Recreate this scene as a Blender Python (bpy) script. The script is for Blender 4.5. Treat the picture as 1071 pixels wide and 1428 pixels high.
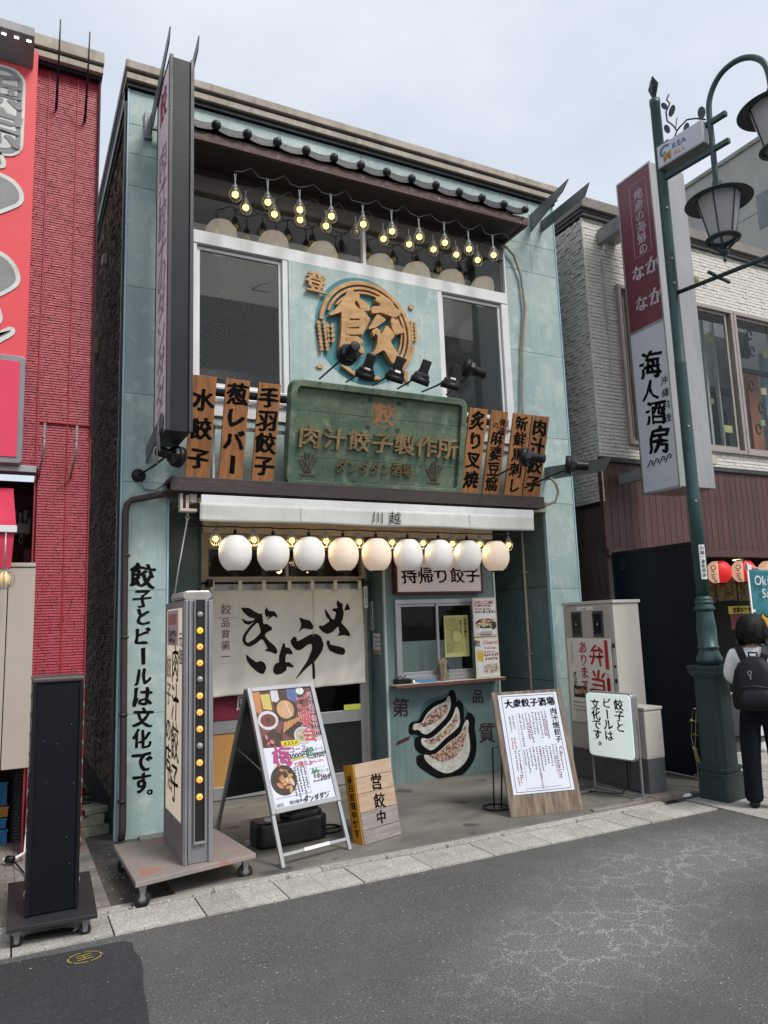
import bpy, math, random
from math import sin, cos, pi, radians, sqrt
from mathutils import Vector, Matrix
random.seed(7)
S = bpy.context.scene
for _o in list(bpy.data.objects):
    bpy.data.objects.remove(_o)
COL = S.collection

# ------------------------------------------------------------------ camera
cd = bpy.data.cameras.new('camera'); cam = bpy.data.objects.new('camera', cd); COL.objects.link(cam); S.camera = cam
cd.sensor_fit = 'VERTICAL'; cd.sensor_height = 36.0; cd.lens = 36.0 * 1029.04 / 1428.0
cd.clip_start = 0.05; cd.clip_end = 1500
_yaw, _pit, _rol = radians(27.039), radians(8.557), radians(1.984)
_f = Vector((sin(_yaw) * cos(_pit), cos(_yaw) * cos(_pit), sin(_pit)))
_r0 = Vector((cos(_yaw), -sin(_yaw), 0)); _d0 = _f.cross(_r0)
_r = cos(_rol) * _r0 + sin(_rol) * _d0; _d = -sin(_rol) * _r0 + cos(_rol) * _d0
_m = Matrix.Identity(4)
for _i in range(3):
    _m[_i][0] = _r[_i]; _m[_i][1] = -_d[_i]; _m[_i][2] = -_f[_i]
_m[2][3] = 1.6
cam.matrix_world = _m

# ------------------------------------------------------------------ sky, sun, exposure
SUNDIR = Vector((0.45, -1.0, 1.35)).normalized()
W = bpy.data.worlds.new('World'); S.world = W; W.use_nodes = True
wn, wl = W.node_tree.nodes, W.node_tree.links
wn.clear()
wo = wn.new('ShaderNodeOutputWorld'); bg = wn.new('ShaderNodeBackground'); bg.inputs['Strength'].default_value = 0.1
sky = wn.new('ShaderNodeTexSky'); sky.sky_type = 'NISHITA'; sky.sun_disc = False
sky.sun_elevation = math.asin(SUNDIR.z); sky.sun_rotation = math.atan2(SUNDIR.x, SUNDIR.y)
sky.air_density = 1.0; sky.dust_density = 4.0; sky.ozone_density = 1.0
tc = wn.new('ShaderNodeTexCoord'); mp = wn.new('ShaderNodeMapping'); mp.inputs['Scale'].default_value = (1.0, 1.0, 2.2)
nz = wn.new('ShaderNodeTexNoise'); nz.inputs['Scale'].default_value = 2.6; nz.inputs['Detail'].default_value = 5; nz.inputs['Roughness'].default_value = 0.55
cr = wn.new('ShaderNodeValToRGB'); cr.color_ramp.elements[0].position = 0.32; cr.color_ramp.elements[1].position = 0.68
cr.color_ramp.elements[0].color = (0.385, 0.430, 0.495, 1); cr.color_ramp.elements[1].color = (0.510, 0.535, 0.570, 1)
sc10 = wn.new('ShaderNodeVectorMath'); sc10.operation = 'SCALE'; sc10.inputs['Scale'].default_value = 10.0
mx = wn.new('ShaderNodeMix'); mx.data_type = 'RGBA'; mx.inputs[0].default_value = 0.88
wl.new(tc.outputs['Generated'], mp.inputs['Vector']); wl.new(mp.outputs[0], nz.inputs['Vector'])
wl.new(nz.outputs['Fac'], cr.inputs['Fac']); wl.new(cr.outputs['Color'], sc10.inputs[0])
wl.new(sky.outputs['Color'], mx.inputs[6]); wl.new(sc10.outputs[0], mx.inputs[7])
wl.new(mx.outputs[2], bg.inputs['Color']); wl.new(bg.outputs[0], wo.inputs['Surface'])
sl = bpy.data.lights.new('sun', 'SUN'); so = bpy.data.objects.new('sun', sl); COL.objects.link(so)
sl.energy = 1.5; sl.angle = radians(18); sl.color = (1.0, 0.965, 0.91)
so.rotation_euler = (-SUNDIR).to_track_quat('-Z', 'Y').to_euler()
S.view_settings.view_transform = 'Standard'; S.view_settings.look = 'None'
S.view_settings.gamma = 1.0; S.view_settings.use_curve_mapping = False
S.view_settings.exposure = 0.84
S.cycles.use_denoising = True
S.cycles.max_bounces = 8; S.cycles.transparent_max_bounces = 12
S.cycles.sample_clamp_indirect = 4.0

# ------------------------------------------------------------------ helpers
MATS = {}
def M(name, col, rough=0.6, metal=0.0, col2=None, scale=4.0, detail=6.0, stretch=(1, 1, 1), bump=0.15, bscale=60.0, emit=None, estr=0.0,
      var=0.12, spec=0.5, streak=0.0, speck=None, trans=0.0, rand=0.0, coat=0.0, lo=0.35, hi=0.65):
    if name in MATS: return MATS[name]
    m = bpy.data.materials.new(name); m.use_nodes = True; MATS[name] = m
    n, l = m.node_tree.nodes, m.node_tree.links
    p = n['Principled BSDF']
    c1 = (*col, 1)
    if col2 is None: col2 = tuple(max(0.0, c * (1 - var * 2)) for c in col)
    t = n.new('ShaderNodeTexCoord'); mp = n.new('ShaderNodeMapping'); mp.inputs['Scale'].default_value = stretch
    l.new(t.outputs['Object'], mp.inputs['Vector'])
    a = n.new('ShaderNodeTexNoise'); a.inputs['Scale'].default_value = scale; a.inputs['Detail'].default_value = detail
    a.inputs['Roughness'].default_value = 0.62
    l.new(mp.outputs[0], a.inputs['Vector'])
    r = n.new('ShaderNodeValToRGB'); r.color_ramp.elements[0].position = lo; r.color_ramp.elements[1].position = hi
    r.color_ramp.elements[0].color = (*col2, 1); r.color_ramp.elements[1].color = c1
    l.new(a.outputs['Fac'], r.inputs['Fac'])
    out = r.outputs['Color']
    def mixin(fac, colr, out, mode='MIX'):
        x = n.new('ShaderNodeMix'); x.data_type = 'RGBA'; x.blend_type = mode
        l.new(fac, x.inputs[0]); l.new(out, x.inputs[6]); x.inputs[7].default_value = (*colr, 1)
        return x.outputs[2]
    def ramp(src, p0, p1, v0=0.0, v1=1.0):
        q = n.new('ShaderNodeMapRange'); q.inputs[1].default_value = p0; q.inputs[2].default_value = p1
        q.inputs[3].default_value = v0; q.inputs[4].default_value = v1; l.new(src, q.inputs[0]); return q.outputs[0]
    if streak:
        mp2 = n.new('ShaderNodeMapping'); mp2.inputs['Scale'].default_value = (22, 22, 0.9)
        l.new(t.outputs['Object'], mp2.inputs['Vector'])
        b = n.new('ShaderNodeTexNoise'); b.inputs['Scale'].default_value = 1.0; b.inputs['Detail'].default_value = 4
        l.new(mp2.outputs[0], b.inputs['Vector'])
        out = mixin(ramp(b.outputs['Fac'], 0.5, 0.78, 0, streak), tuple(c * 0.45 for c in col), out)
    if speck:
        for sp_ in speck:
            sc, col3, th = sp_[:3]; so_ = sp_[3] if len(sp_) > 3 else .06
            v = n.new('ShaderNodeTexNoise'); v.inputs['Scale'].default_value = sc; v.inputs['Detail'].default_value = 2
            l.new(t.outputs['Object'], v.inputs['Vector'])
            out = mixin(ramp(v.outputs['Fac'], th, th + so_), col3, out)
    if rand:
        oi = n.new('ShaderNodeObjectInfo')
        h = n.new('ShaderNodeHueSaturation'); l.new(out, h.inputs['Color'])
        l.new(ramp(oi.outputs['Random'], 0, 1, 1 - rand, 1 + rand), h.inputs['Value'])
        out = h.outputs['Color']
    l.new(out, p.inputs['Base Color'])
    p.inputs['Metallic'].default_value = metal
    l.new(ramp(a.outputs['Fac'], 0.3, 0.7, min(1, rough * 1.18), rough * 0.85), p.inputs['Roughness'])
    p.inputs['Specular IOR Level'].default_value = spec
    p.inputs['Coat Weight'].default_value = coat
    if trans: p.inputs['Transmission Weight'].default_value = trans
    if bump:
        bn = n.new('ShaderNodeTexNoise'); bn.inputs['Scale'].default_value = bscale; bn.inputs['Detail'].default_value = 5
        l.new(mp.outputs[0], bn.inputs['Vector'])
        bb = n.new('ShaderNodeBump'); bb.inputs['Strength'].default_value = bump; bb.inputs['Distance'].default_value = 0.01
        l.new(bn.outputs['Fac'], bb.inputs['Height']); l.new(bb.outputs[0], p.inputs['Normal'])
    if emit:
        p.inputs['Emission Color'].default_value = (*emit, 1); p.inputs['Emission Strength'].default_value = estr
    return m

class MB:
    def __init__(s): s.v = []; s.f = []; s.m = []; s.s = []; s.cur = 0; s.smooth = False
    def add(s, vs, fs):
        b = len(s.v); s.v += [tuple(x) for x in vs]
        for f in fs:
            s.f.append([b + i for i in f]); s.m.append(s.cur); s.s.append(s.smooth)
        return s
    def box(s, x0, x1, y0, y1, z0, z1):
        if x0 > x1: x0, x1 = x1, x0
        if y0 > y1: y0, y1 = y1, y0
        if z0 > z1: z0, z1 = z1, z0
        return s.add([(x0,y0,z0),(x1,y0,z0),(x1,y1,z0),(x0,y1,z0),(x0,y0,z1),(x1,y0,z1),(x1,y1,z1),(x0,y1,z1)],
                     [(0,3,2,1),(4,5,6,7),(0,1,5,4),(1,2,6,5),(2,3,7,6),(3,0,4,7)])
    def obox(s, c, ax, ay, az):
        c, ax, ay, az = map(Vector, (c, ax, ay, az))
        P = [c + sx*ax/2 + sy*ay/2 + sz*az/2 for sz in (-1,1) for sx, sy in ((-1,-1),(1,-1),(1,1),(-1,1))]
        return s.add(P, [(0,3,2,1),(4,5,6,7),(0,1,5,4),(1,2,6,5),(2,3,7,6),(3,0,4,7)])
    def bar(s, p0, p1, w, h, up=(0,0,1)):
        p0, p1, up = Vector(p0), Vector(p1), Vector(up); d = p1 - p0
        sd = d.cross(up).normalized(); u2 = sd.cross(d).normalized()
        return s.obox((p0+p1)/2, d, sd*w, u2*h)
    def tube(s, pts, r, n=8, closed=False, caps=True):
        pts = [Vector(p) for p in pts]; N = len(pts)
        rs = r if isinstance(r, (list, tuple)) else [r]*N
        vs = []; prev = None
        for i, p in enumerate(pts):
            if closed: t = (pts[(i+1) % N] - pts[i-1])
            else: t = pts[min(i+1, N-1)] - pts[max(i-1, 0)]
            if t.length < 1e-9: t = Vector((0,0,1))
            t.normalize()
            if prev is None:
                a = Vector((0,0,1)) if abs(t.z) < 0.9 else Vector((1,0,0))
                u = t.cross(a).normalized()
            else:
                u = prev - t*prev.dot(t)
                u = u.normalized() if u.length > 1e-6 else t.orthogonal().normalized()
            prev = u; w = t.cross(u)
            for k in range(n):
                an = 2*pi*k/n; vs.append(p + (u*cos(an) + w*sin(an))*rs[i])
        fs = []
        for i in range(N if closed else N-1):
            j = (i+1) % N
            for k in range(n):
                k2 = (k+1) % n; fs.append((i*n+k, i*n+k2, j*n+k2, j*n+k))
        if caps and not closed:
            fs.append(tuple(range(n))[::-1]); fs.append(tuple((N-1)*n+k for k in range(n)))
        o = s.smooth; s.smooth = n > 5; s.add(vs, fs); s.smooth = o
        return s
    def cyl(s, p0, p1, r0, r1=None, n=14): return s.tube([p0, p1], [r0, r0 if r1 is None else r1], n)
    def lathe(s, prof, c=(0,0,0), n=20, axis=(0,0,1), sx=1.0, sy=1.0, caps=True):
        c = Vector(c); ax = Vector(axis).normalized(); q = Vector((0,0,1)).rotation_difference(ax)
        vs = []
        for r, h in prof:
            for k in range(n):
                an = 2*pi*(k+.5)/n; vs.append(c + q @ Vector((r*cos(an)*sx, r*sin(an)*sy, h)))
        fs = []
        for i in range(len(prof)-1):
            for k in range(n):
                k2 = (k+1) % n; fs.append((i*n+k, i*n+k2, (i+1)*n+k2, (i+1)*n+k))
        if caps:
            fs.append(tuple(range(n))[::-1]); fs.append(tuple((len(prof)-1)*n+k for k in range(n)))
        o = s.smooth; s.smooth = n > 8; s.add(vs, fs); s.smooth = o
        return s
    def sheet(s, poly, o, ux, uy):       # flat polygon
        o, ux, uy = Vector(o), Vector(ux), Vector(uy)
        return s.add([o + ux*a + uy*b for a, b in poly], [tuple(range(len(poly)))])
    def prism(s, poly, o, ux, uy, d):    # front face at o, going back by d (against the normal)
        o, ux, uy = Vector(o), Vector(ux), Vector(uy); nn = ux.cross(uy).normalized()
        ar = sum(poly[i][0]*poly[(i+1) % len(poly)][1] - poly[(i+1) % len(poly)][0]*poly[i][1] for i in range(len(poly)))
        if ar < 0: poly = poly[::-1]
        n = len(poly)
        vs = [o + ux*a + uy*b for a, b in poly] + [o + ux*a + uy*b - nn*d for a, b in poly]
        fs = [tuple(range(n)), tuple(range(2*n-1, n-1, -1))] + [(i, i+n, (i+1) % n + n, (i+1) % n) for i in range(n)]
        return s.add(vs, fs)
    def ell(s, o, ux, uy, a, b, n=24, d=0.0, rot=0.0):
        pts = [(a*cos(2*pi*k/n)*cos(rot) - b*sin(2*pi*k/n)*sin(rot), a*cos(2*pi*k/n)*sin(rot) + b*sin(2*pi*k/n)*cos(rot)) for k in range(n)]
        return s.prism(pts, o, ux, uy, d) if d else s.sheet(pts, o, ux, uy)

ORG = {}
def comps(mb):
    par = list(range(len(mb.v)))
    def fd(a):
        while par[a] != a: par[a] = par[par[a]]; a = par[a]
        return a
    for f in mb.f:
        r0 = fd(f[0])
        for i in f[1:]: par[fd(i)] = r0
    g = {}
    for k, f in enumerate(mb.f): g.setdefault(fd(f[0]), []).append(k)
    out = []
    for fs in g.values():
        m = MB(); mp_ = {}
        for k in fs:
            ff = []
            for i in mb.f[k]:
                if i not in mp_: mp_[i] = len(m.v); m.v.append(mb.v[i])
                ff.append(mp_[i])
            m.f.append(ff); m.m.append(mb.m[k]); m.s.append(mb.s[k])
        out.append(m)
    return out
def ob(name, mb, mats, parent=None, bevel=0.0, seg=2, kind=None, split=False):
    if split: return [ob(name, c, mats, parent, bevel, seg, kind) for c in comps(mb)]
    o0 = ORG.get(parent.name, Vector((0,0,0))) if parent else Vector((0,0,0))
    me = bpy.data.meshes.new(name)
    me.from_pydata([(x-o0.x, y-o0.y, z-o0.z) for x, y, z in mb.v], [], mb.f)
    if not isinstance(mats, (list, tuple)): mats = [mats]
    for m in mats: me.materials.append(m)
    me.polygons.foreach_set('material_index', mb.m); me.polygons.foreach_set('use_smooth', mb.s)
    me.update()
    o = bpy.data.objects.new(name, me); COL.objects.link(o)
    if parent: o.parent = parent; ORG[o.name] = o0
    if bevel:
        b = o.modifiers.new('bevel', 'BEVEL'); b.width = bevel; b.segments = seg; b.limit_method = 'ANGLE'; b.angle_limit = radians(40)
    if kind: o['kind'] = kind
    return o
def tag(o, label=None, cat=None, group=None):
    if label: o['label'] = label
    if cat: o['category'] = cat
    if group: o['group'] = group
    return o
def thing(name, label, cat, loc=(0,0,0), rot=None, group=None):
    o = bpy.data.objects.new(name, None); COL.objects.link(o); o.location = loc; o.empty_display_size = 0.1
    if rot is not None: o.rotation_euler = rot; ORG[o.name] = Vector((0,0,0))
    else: ORG[o.name] = Vector(loc)
    return tag(o, label, cat, group)
def piece(name, me, loc, parent=None, rot=None, scale=None):       # shares mesh data; loc in world (unrotated parents)
    o = bpy.data.objects.new(name, me); COL.objects.link(o)
    o0 = ORG.get(parent.name, Vector((0,0,0))) if parent else Vector((0,0,0))
    o.location = Vector(loc) - o0
    if parent: o.parent = parent
    if rot: o.rotation_euler = rot
    if scale: o.scale = scale
    return o
def copytree(src, loc, label=None, rotz=None):
    r = src.copy(); COL.objects.link(r); r.location = loc
    if label: r['label'] = label
    if rotz is not None: r.rotation_euler.z = rotz
    def rec(a, b):
        for ch in list(a.children):
            c = ch.copy(); COL.objects.link(c); c.parent = b; rec(ch, c)
    rec(src, r); return r
def boxmesh(name, sx, sy, sz, mat, chip=0.0):
    mb = MB(); mb.box(-sx/2, sx/2, -sy/2, sy/2, -sz/2, sz/2)
    me = bpy.data.meshes.new(name); me.from_pydata(mb.v, [], mb.f); me.materials.append(mat); return me

# ---- lettering
GL = {}
def glyph(ch, off, ext):
    k = (ch, off, ext)
    if k in GL: return GL[k]
    c = bpy.data.curves.new('t', 'FONT'); c.body = ch; c.offset = off; c.resolution_u = 3; c.extrude = ext/2
    c.fill_mode = 'FRONT' if ext == 0 else 'BOTH'
    o = bpy.data.objects.new('t', c); COL.objects.link(o); bpy.context.view_layer.update()
    dg = bpy.context.evaluated_depsgraph_get(); me = bpy.data.meshes.new_from_object(o.evaluated_get(dg))
    vs = [tuple(v.co) for v in me.vertices]; fs = [tuple(p.vertices) for p in me.polygons]
    bpy.data.objects.remove(o); bpy.data.curves.remove(c); bpy.data.meshes.remove(me)
    if vs:
        w = max(v[0] for v in vs) + min(v[0] for v in vs)
    else: w = 0.4
    wide = ord(ch) > 0x2000
    GL[k] = (vs, fs, 1.0 if wide else (max(w, 0.25)))
    return GL[k]
XV, ZV = Vector((1,0,0)), Vector((0,0,1))
def put(mb, text, o, size, ux=XV, uy=ZV, vert=True, step=None, off=0.012, ext=0.0, warp=0.02, rot=0.05, sx=1.0, shear=0.0, seed=0, lift=0.0):
    """o = centre of the first character (vertical) or left middle of the line (horizontal)"""
    ux, uy, o = Vector(ux), Vector(uy), Vector(o); nn = ux.cross(uy).normalized()
    rnd = random.Random(seed + len(text)); step = step or size*1.02
    x = 0.0
    for i, ch in enumerate(text):
        if ch == ' ': x += 0.35*size*sx; continue
        o1 = 0.0 if ord(ch) > 0x2000 else min(off, .02)
        dil = off if ord(ch) > 0x2000 else max(0.0, off - .02)
        if vert and ch == 'ー': vs, fs, w = glyph('|', .03, ext); vs = [((vx-w/2)*1.0+0.5, (vy-0.3)*0.85+0.38, vz) for vx, vy, vz in vs]; w = 1.0; dil = off*.8
        else: vs, fs, w = glyph(ch, o1, ext)
        a = (rnd.random()-.5)*2*rot; ph = rnd.random()*6; k = 1 + (rnd.random()-.5)*rot*1.5
        nc = 6 if dil < .05 else 14
        sh = [(0, 0)] if dil < .003 else [(dil*1.2*cos(q*2*pi/nc+.35), dil*.62*sin(q*2*pi/nc+.35)) for q in range(nc)]
        for si, (ax_, ay_) in enumerate(sh):
            P = []
            for vx, vy, vz in vs:
                px, py = (vx - w/2), (vy - 0.38)
                if vert and ch in '。、': px += 0.5; py += 0.35
                px += warp*sin(py*7 + ph) + warp*0.6*sin(px*17+py*9+ph*2); py += warp*sin(px*6 + ph*1.7) + warp*0.6*cos(px*13-py*15+ph)
                px += shear*py + ax_; py += ay_*.8
                qx, qy = (px*cos(a)-py*sin(a))*k*sx, (px*sin(a)+py*cos(a))*k
                if vert: c = o - uy*(step*i)
                else: c = o + ux*(x + w*size*sx/2)
                P.append(c + ux*(qx*size) + uy*(qy*size) + nn*(vz + ext/2 + lift + .00007*si))
            mb.add(P, fs)
        x += w*size*sx*1.03
    return mb
def lettering(parent, text, o, size, mat, name='lettering', **kw):
    return ob(name, put(MB(), text, o, size, **kw), mat, parent)
def scrib(mb, o, ux, uy, cell, n, rnd, vert=True, dens=4):
    """tiny illegible marks, n cells"""
    o, ux, uy = Vector(o), Vector(ux), Vector(uy)
    for i in range(n):
        c = o - uy*(cell*1.12*i) if vert else o + ux*(cell*1.05*i)
        for k in range(dens):
            a = rnd.choice((0, pi/2, 0.5, -0.6)); L = cell*rnd.uniform(.25, .45); t = cell*0.085
            px, py = rnd.uniform(-.3, .3)*cell, rnd.uniform(-.35, .35)*cell
            d = (cos(a), sin(a)); e = (-sin(a), cos(a))
            mb.sheet([(px-d[0]*L-e[0]*t, py-d[1]*L-e[1]*t), (px+d[0]*L-e[0]*t, py+d[1]*L-e[1]*t), (px+d[0]*L+e[0]*t, py+d[1]*L+e[1]*t), (px-d[0]*L+e[0]*t, py-d[1]*L+e[1]*t)], c, ux, uy)
    return mb

# ------------------------------------------------------------------ materials
teal = M('teal_panel', (0.43,0.51,0.475), 0.5, col2=(0.25,0.36,0.355), scale=1.3, detail=10, streak=0.34, bump=0.15, bscale=30, rand=0.09, speck=[(3.0, (0.30,0.405,0.405), .46, .25), (9, (0.46,0.53,0.50), .52, .25), (30, (0.17,0.25,0.25), .71)], lo=.32, hi=.68)
tealdk = M('teal_shaded', (0.165,0.235,0.232), 0.5, col2=(0.10,0.16,0.165), scale=2.0, streak=0.4, bump=0.12, bscale=30)  # darker copy of the teal, the recess shade put into its colour
black = M('black_paint', (0.009,0.010,0.012), 0.42, var=.2, bump=.05, spec=.3)
blackm = M('black_metal', (0.013,0.014,0.017), 0.4, metal=0.2, bump=.05, spec=.35)
charcoal = M('charcoal', (0.035,0.036,0.04), 0.5)
ink = M('black_ink', (0.007,0.007,0.008), 0.85, bump=0, var=.3, spec=.12)
darkwood = M('dark_brown_paint', (0.045,0.027,0.026), 0.5, scale=8, stretch=(1,1,4))
oak = M('sign_wood', (0.50,0.22,0.075), 0.6, col2=(0.27,0.105,0.035), scale=5, stretch=(9,9,0.9), streak=.4, bump=.35, bscale=12, rand=.14)
oakh = M('emblem_wood', (0.58,0.34,0.135), 0.6, col2=(0.38,0.20,0.075), scale=6, stretch=(1,1,2.5), bump=.2, bscale=30)
brass = M('gold_letter', (0.34,0.225,0.10), 0.5, col2=(0.17,0.11,0.05), scale=14, bump=.2)
copper = M('green_patina', (0.155,0.205,0.125), 0.5, col2=(0.040,0.088,0.062), scale=2.6, detail=10, stretch=(1,1,1.8), streak=.5, bump=.3, bscale=25, rand=.08, speck=[(8, (0.20,0.25,0.17), .56, .2), (22, (0.03,0.05,0.035), .66)], lo=.32, hi=.70)
white = M('white_frame', (0.76,0.76,0.76), 0.4, var=.06, streak=.15, bump=.04)
silver = M('aluminium', (0.44,0.44,0.45), 0.36, metal=.6, var=.08, bump=.04)
steelw = M('brushed_steel', (0.40,0.39,0.38), 0.32, metal=.8, var=.1, stretch=(1,1,.2), bump=.04)
greym = M('grey_metal', (0.27,0.27,0.28), 0.45, metal=.3, var=.12, streak=.2)
beige = M('beige_paint', (0.50,0.43,0.34), 0.6, var=.12, streak=.25)
cream = M('cream_canvas', (0.66,0.66,0.62), 0.8, col2=(0.55,0.55,0.51), scale=3, bump=.12, bscale=300)
rubber = M('rubber', (0.02,0.02,0.02), 0.8)
redp = M('red_paint', (0.42,0.02,0.028), 0.45, var=.1)
conc = M('concrete', (0.24,0.235,0.22), 0.85, col2=(0.13,0.125,0.115), scale=1.8, bump=.4, bscale=60, speck=[(70,(0.30,0.29,0.27),.66),(5,(0.10,0.095,0.09),.66)])
capc = M('parapet_concrete', (0.46,0.40,0.33), 0.8, col2=(0.33,0.29,0.24), scale=4, streak=.7, bump=.2)
dkgap = M('shadow_gap', (0.015,0.015,0.017), 0.9, bump=0)
paper = M('white_paper', (0.74,0.74,0.74), 0.6, var=.03, bump=.02)
bluepap = M('menu_paper', (0.66,0.69,0.78), 0.5, var=.03, bump=.02)
inred = M('red_ink', (0.50,0.02,0.03), 0.7, bump=0)
indark = M('maroon_ink', (0.16,0.045,0.05), 0.8, bump=0)
room = M('dark_room', (0.03,0.028,0.026), 0.9, bump=0)

def glassmat(name, tint, fac, rough=.03, col=(1,1,1), wire=None):
    m = bpy.data.materials.new(name); m.use_nodes = True; n, l = m.node_tree.nodes, m.node_tree.links; n.clear()
    o = n.new('ShaderNodeOutputMaterial'); t = n.new('ShaderNodeBsdfTransparent'); t.inputs[0].default_value = (*tint, 1)
    g = n.new('ShaderNodeBsdfGlossy'); g.inputs['Roughness'].default_value = rough; g.inputs[0].default_value = (*col, 1)
    x = n.new('ShaderNodeMixShader'); fr = n.new('ShaderNodeLayerWeight'); fr.inputs[0].default_value = fac
    ge = n.new('ShaderNodeNewGeometry'); sb_ = n.new('ShaderNodeMath'); sb_.operation = 'SUBTRACT'; sb_.inputs[0].default_value = 1; l.new(ge.outputs['Backfacing'], sb_.inputs[1])
    mu_ = n.new('ShaderNodeMath'); mu_.operation = 'MULTIPLY'; l.new(fr.outputs['Fresnel'], mu_.inputs[0]); l.new(sb_.outputs[0], mu_.inputs[1])
    l.new(mu_.outputs[0], x.inputs[0]); l.new(t.outputs[0], x.inputs[1]); l.new(g.outputs[0], x.inputs[2])
    last = x.outputs[0]
    if wire:
        tcn = n.new('ShaderNodeTexCoord'); mpn = n.new('ShaderNodeMapping'); mpn.inputs['Rotation'].default_value = (0, radians(wire[1]), 0)
        wv = n.new('ShaderNodeTexWave'); wv.inputs['Scale'].default_value = wire[0]; wv.bands_direction = 'Z'
        l.new(tcn.outputs['Object'], mpn.inputs[0]); l.new(mpn.outputs[0], wv.inputs[0])
        mr = n.new('ShaderNodeMapRange'); mr.inputs[1].default_value = .7; mr.inputs[2].default_value = .95; mr.inputs[4].default_value = .5
        l.new(wv.outputs['Fac'], mr.inputs[0])
        d = n.new('ShaderNodeBsdfDiffuse'); d.inputs[0].default_value = (*wire[2], 1)
        y = n.new('ShaderNodeMixShader'); l.new(mr.outputs[0], y.inputs[0]); l.new(last, y.inputs[1]); l.new(d.outputs[0], y.inputs[2]); last = y.outputs[0]
    l.new(last, o.inputs[0]); return m
glass = glassmat('window_glass', (.75,.78,.78), .12)
glassdk = glassmat('tinted_glass', (.90,.93,.93), .22)
glassmir = glassmat('reflective_glass', (.82,.82,.82), .30)
glasswire = glassmat('mesh_glass', (.78,.80,.80), .28, wire=(13, -35, (.12,.125,.13)))

def chaikin(P, it=2, k_=.25):
    for _ in range(it):
        Q = []
        for i in range(len(P)):
            a, b = P[i], P[(i+1) % len(P)]
            Q += [(a[0]*(1-k_)+b[0]*k_, a[1]*(1-k_)+b[1]*k_), (a[0]*k_+b[0]*(1-k_), a[1]*k_+b[1]*(1-k_))]
        P = Q
    return P
EMB={
'roof':[[2.858,4.845],[2.974,4.806],[2.966,4.769],[3.077,4.716],[3.084,4.669],[3.056,4.647],[2.987,4.635],[2.964,4.703],[2.934,4.739],[2.911,4.706],[2.944,4.664],[2.919,4.642],[2.87,4.645],[2.796,4.601],[2.656,4.536],[2.645,4.549],[2.724,4.627],[2.8,4.734]],
'body_l':[[2.772,4.594],[2.857,4.616],[2.85,4.285],[2.798,4.243],[2.772,4.165],[2.737,4.211],[2.763,4.365]],
'body_top':[[2.772,4.609],[2.87,4.64],[2.945,4.666],[3.018,4.635],[3.072,4.578],[3.08,4.55],[2.96,4.554],[2.855,4.537],[2.77,4.529]],
'body_r':[[2.96,4.56],[3.08,4.556],[3.031,4.477],[2.998,4.413],[2.985,4.385],[2.954,4.394]],
'bar1':[[2.818,4.513],[2.977,4.537],[2.975,4.468],[2.816,4.438]],
'bar2':[[2.815,4.426],[3.012,4.456],[2.983,4.391],[2.813,4.364]],
'bar3':[[2.813,4.35],[2.935,4.365],[2.993,4.324],[2.988,4.3],[2.933,4.286],[2.86,4.287],[2.811,4.268]],
'foot':[[2.8,4.301],[2.933,4.309],[2.999,4.248],[2.998,4.201],[2.96,4.196],[2.919,4.237],[2.808,4.164],[2.772,4.165]],
'x_top':[[3.149,4.807],[3.214,4.824],[3.284,4.818],[3.341,4.779],[3.341,4.719],[3.449,4.718],[3.401,4.656],[3.354,4.626],[3.296,4.632],[3.195,4.652],[3.099,4.624],[3.084,4.663],[3.114,4.705],[3.184,4.714],[3.192,4.742],[3.142,4.763]],
'x_l':[[3.156,4.63],[3.256,4.584],[3.138,4.487],[3.049,4.453],[3.102,4.547]],
'x_r':[[3.315,4.623],[3.385,4.592],[3.457,4.485],[3.347,4.439],[3.317,4.497],[3.301,4.579]],
'x_c1':[[3.086,4.444],[3.138,4.479],[3.175,4.463],[3.192,4.418],[3.254,4.535],[3.347,4.435],[3.286,4.36],[3.395,4.209],[3.349,4.178],[3.38,4.153],[3.296,4.138],[3.212,4.267],[3.128,4.208],[3.027,4.153],[3.117,4.253],[3.145,4.328],[3.15,4.4],[3.123,4.42],[3.103,4.381]],
}
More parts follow.
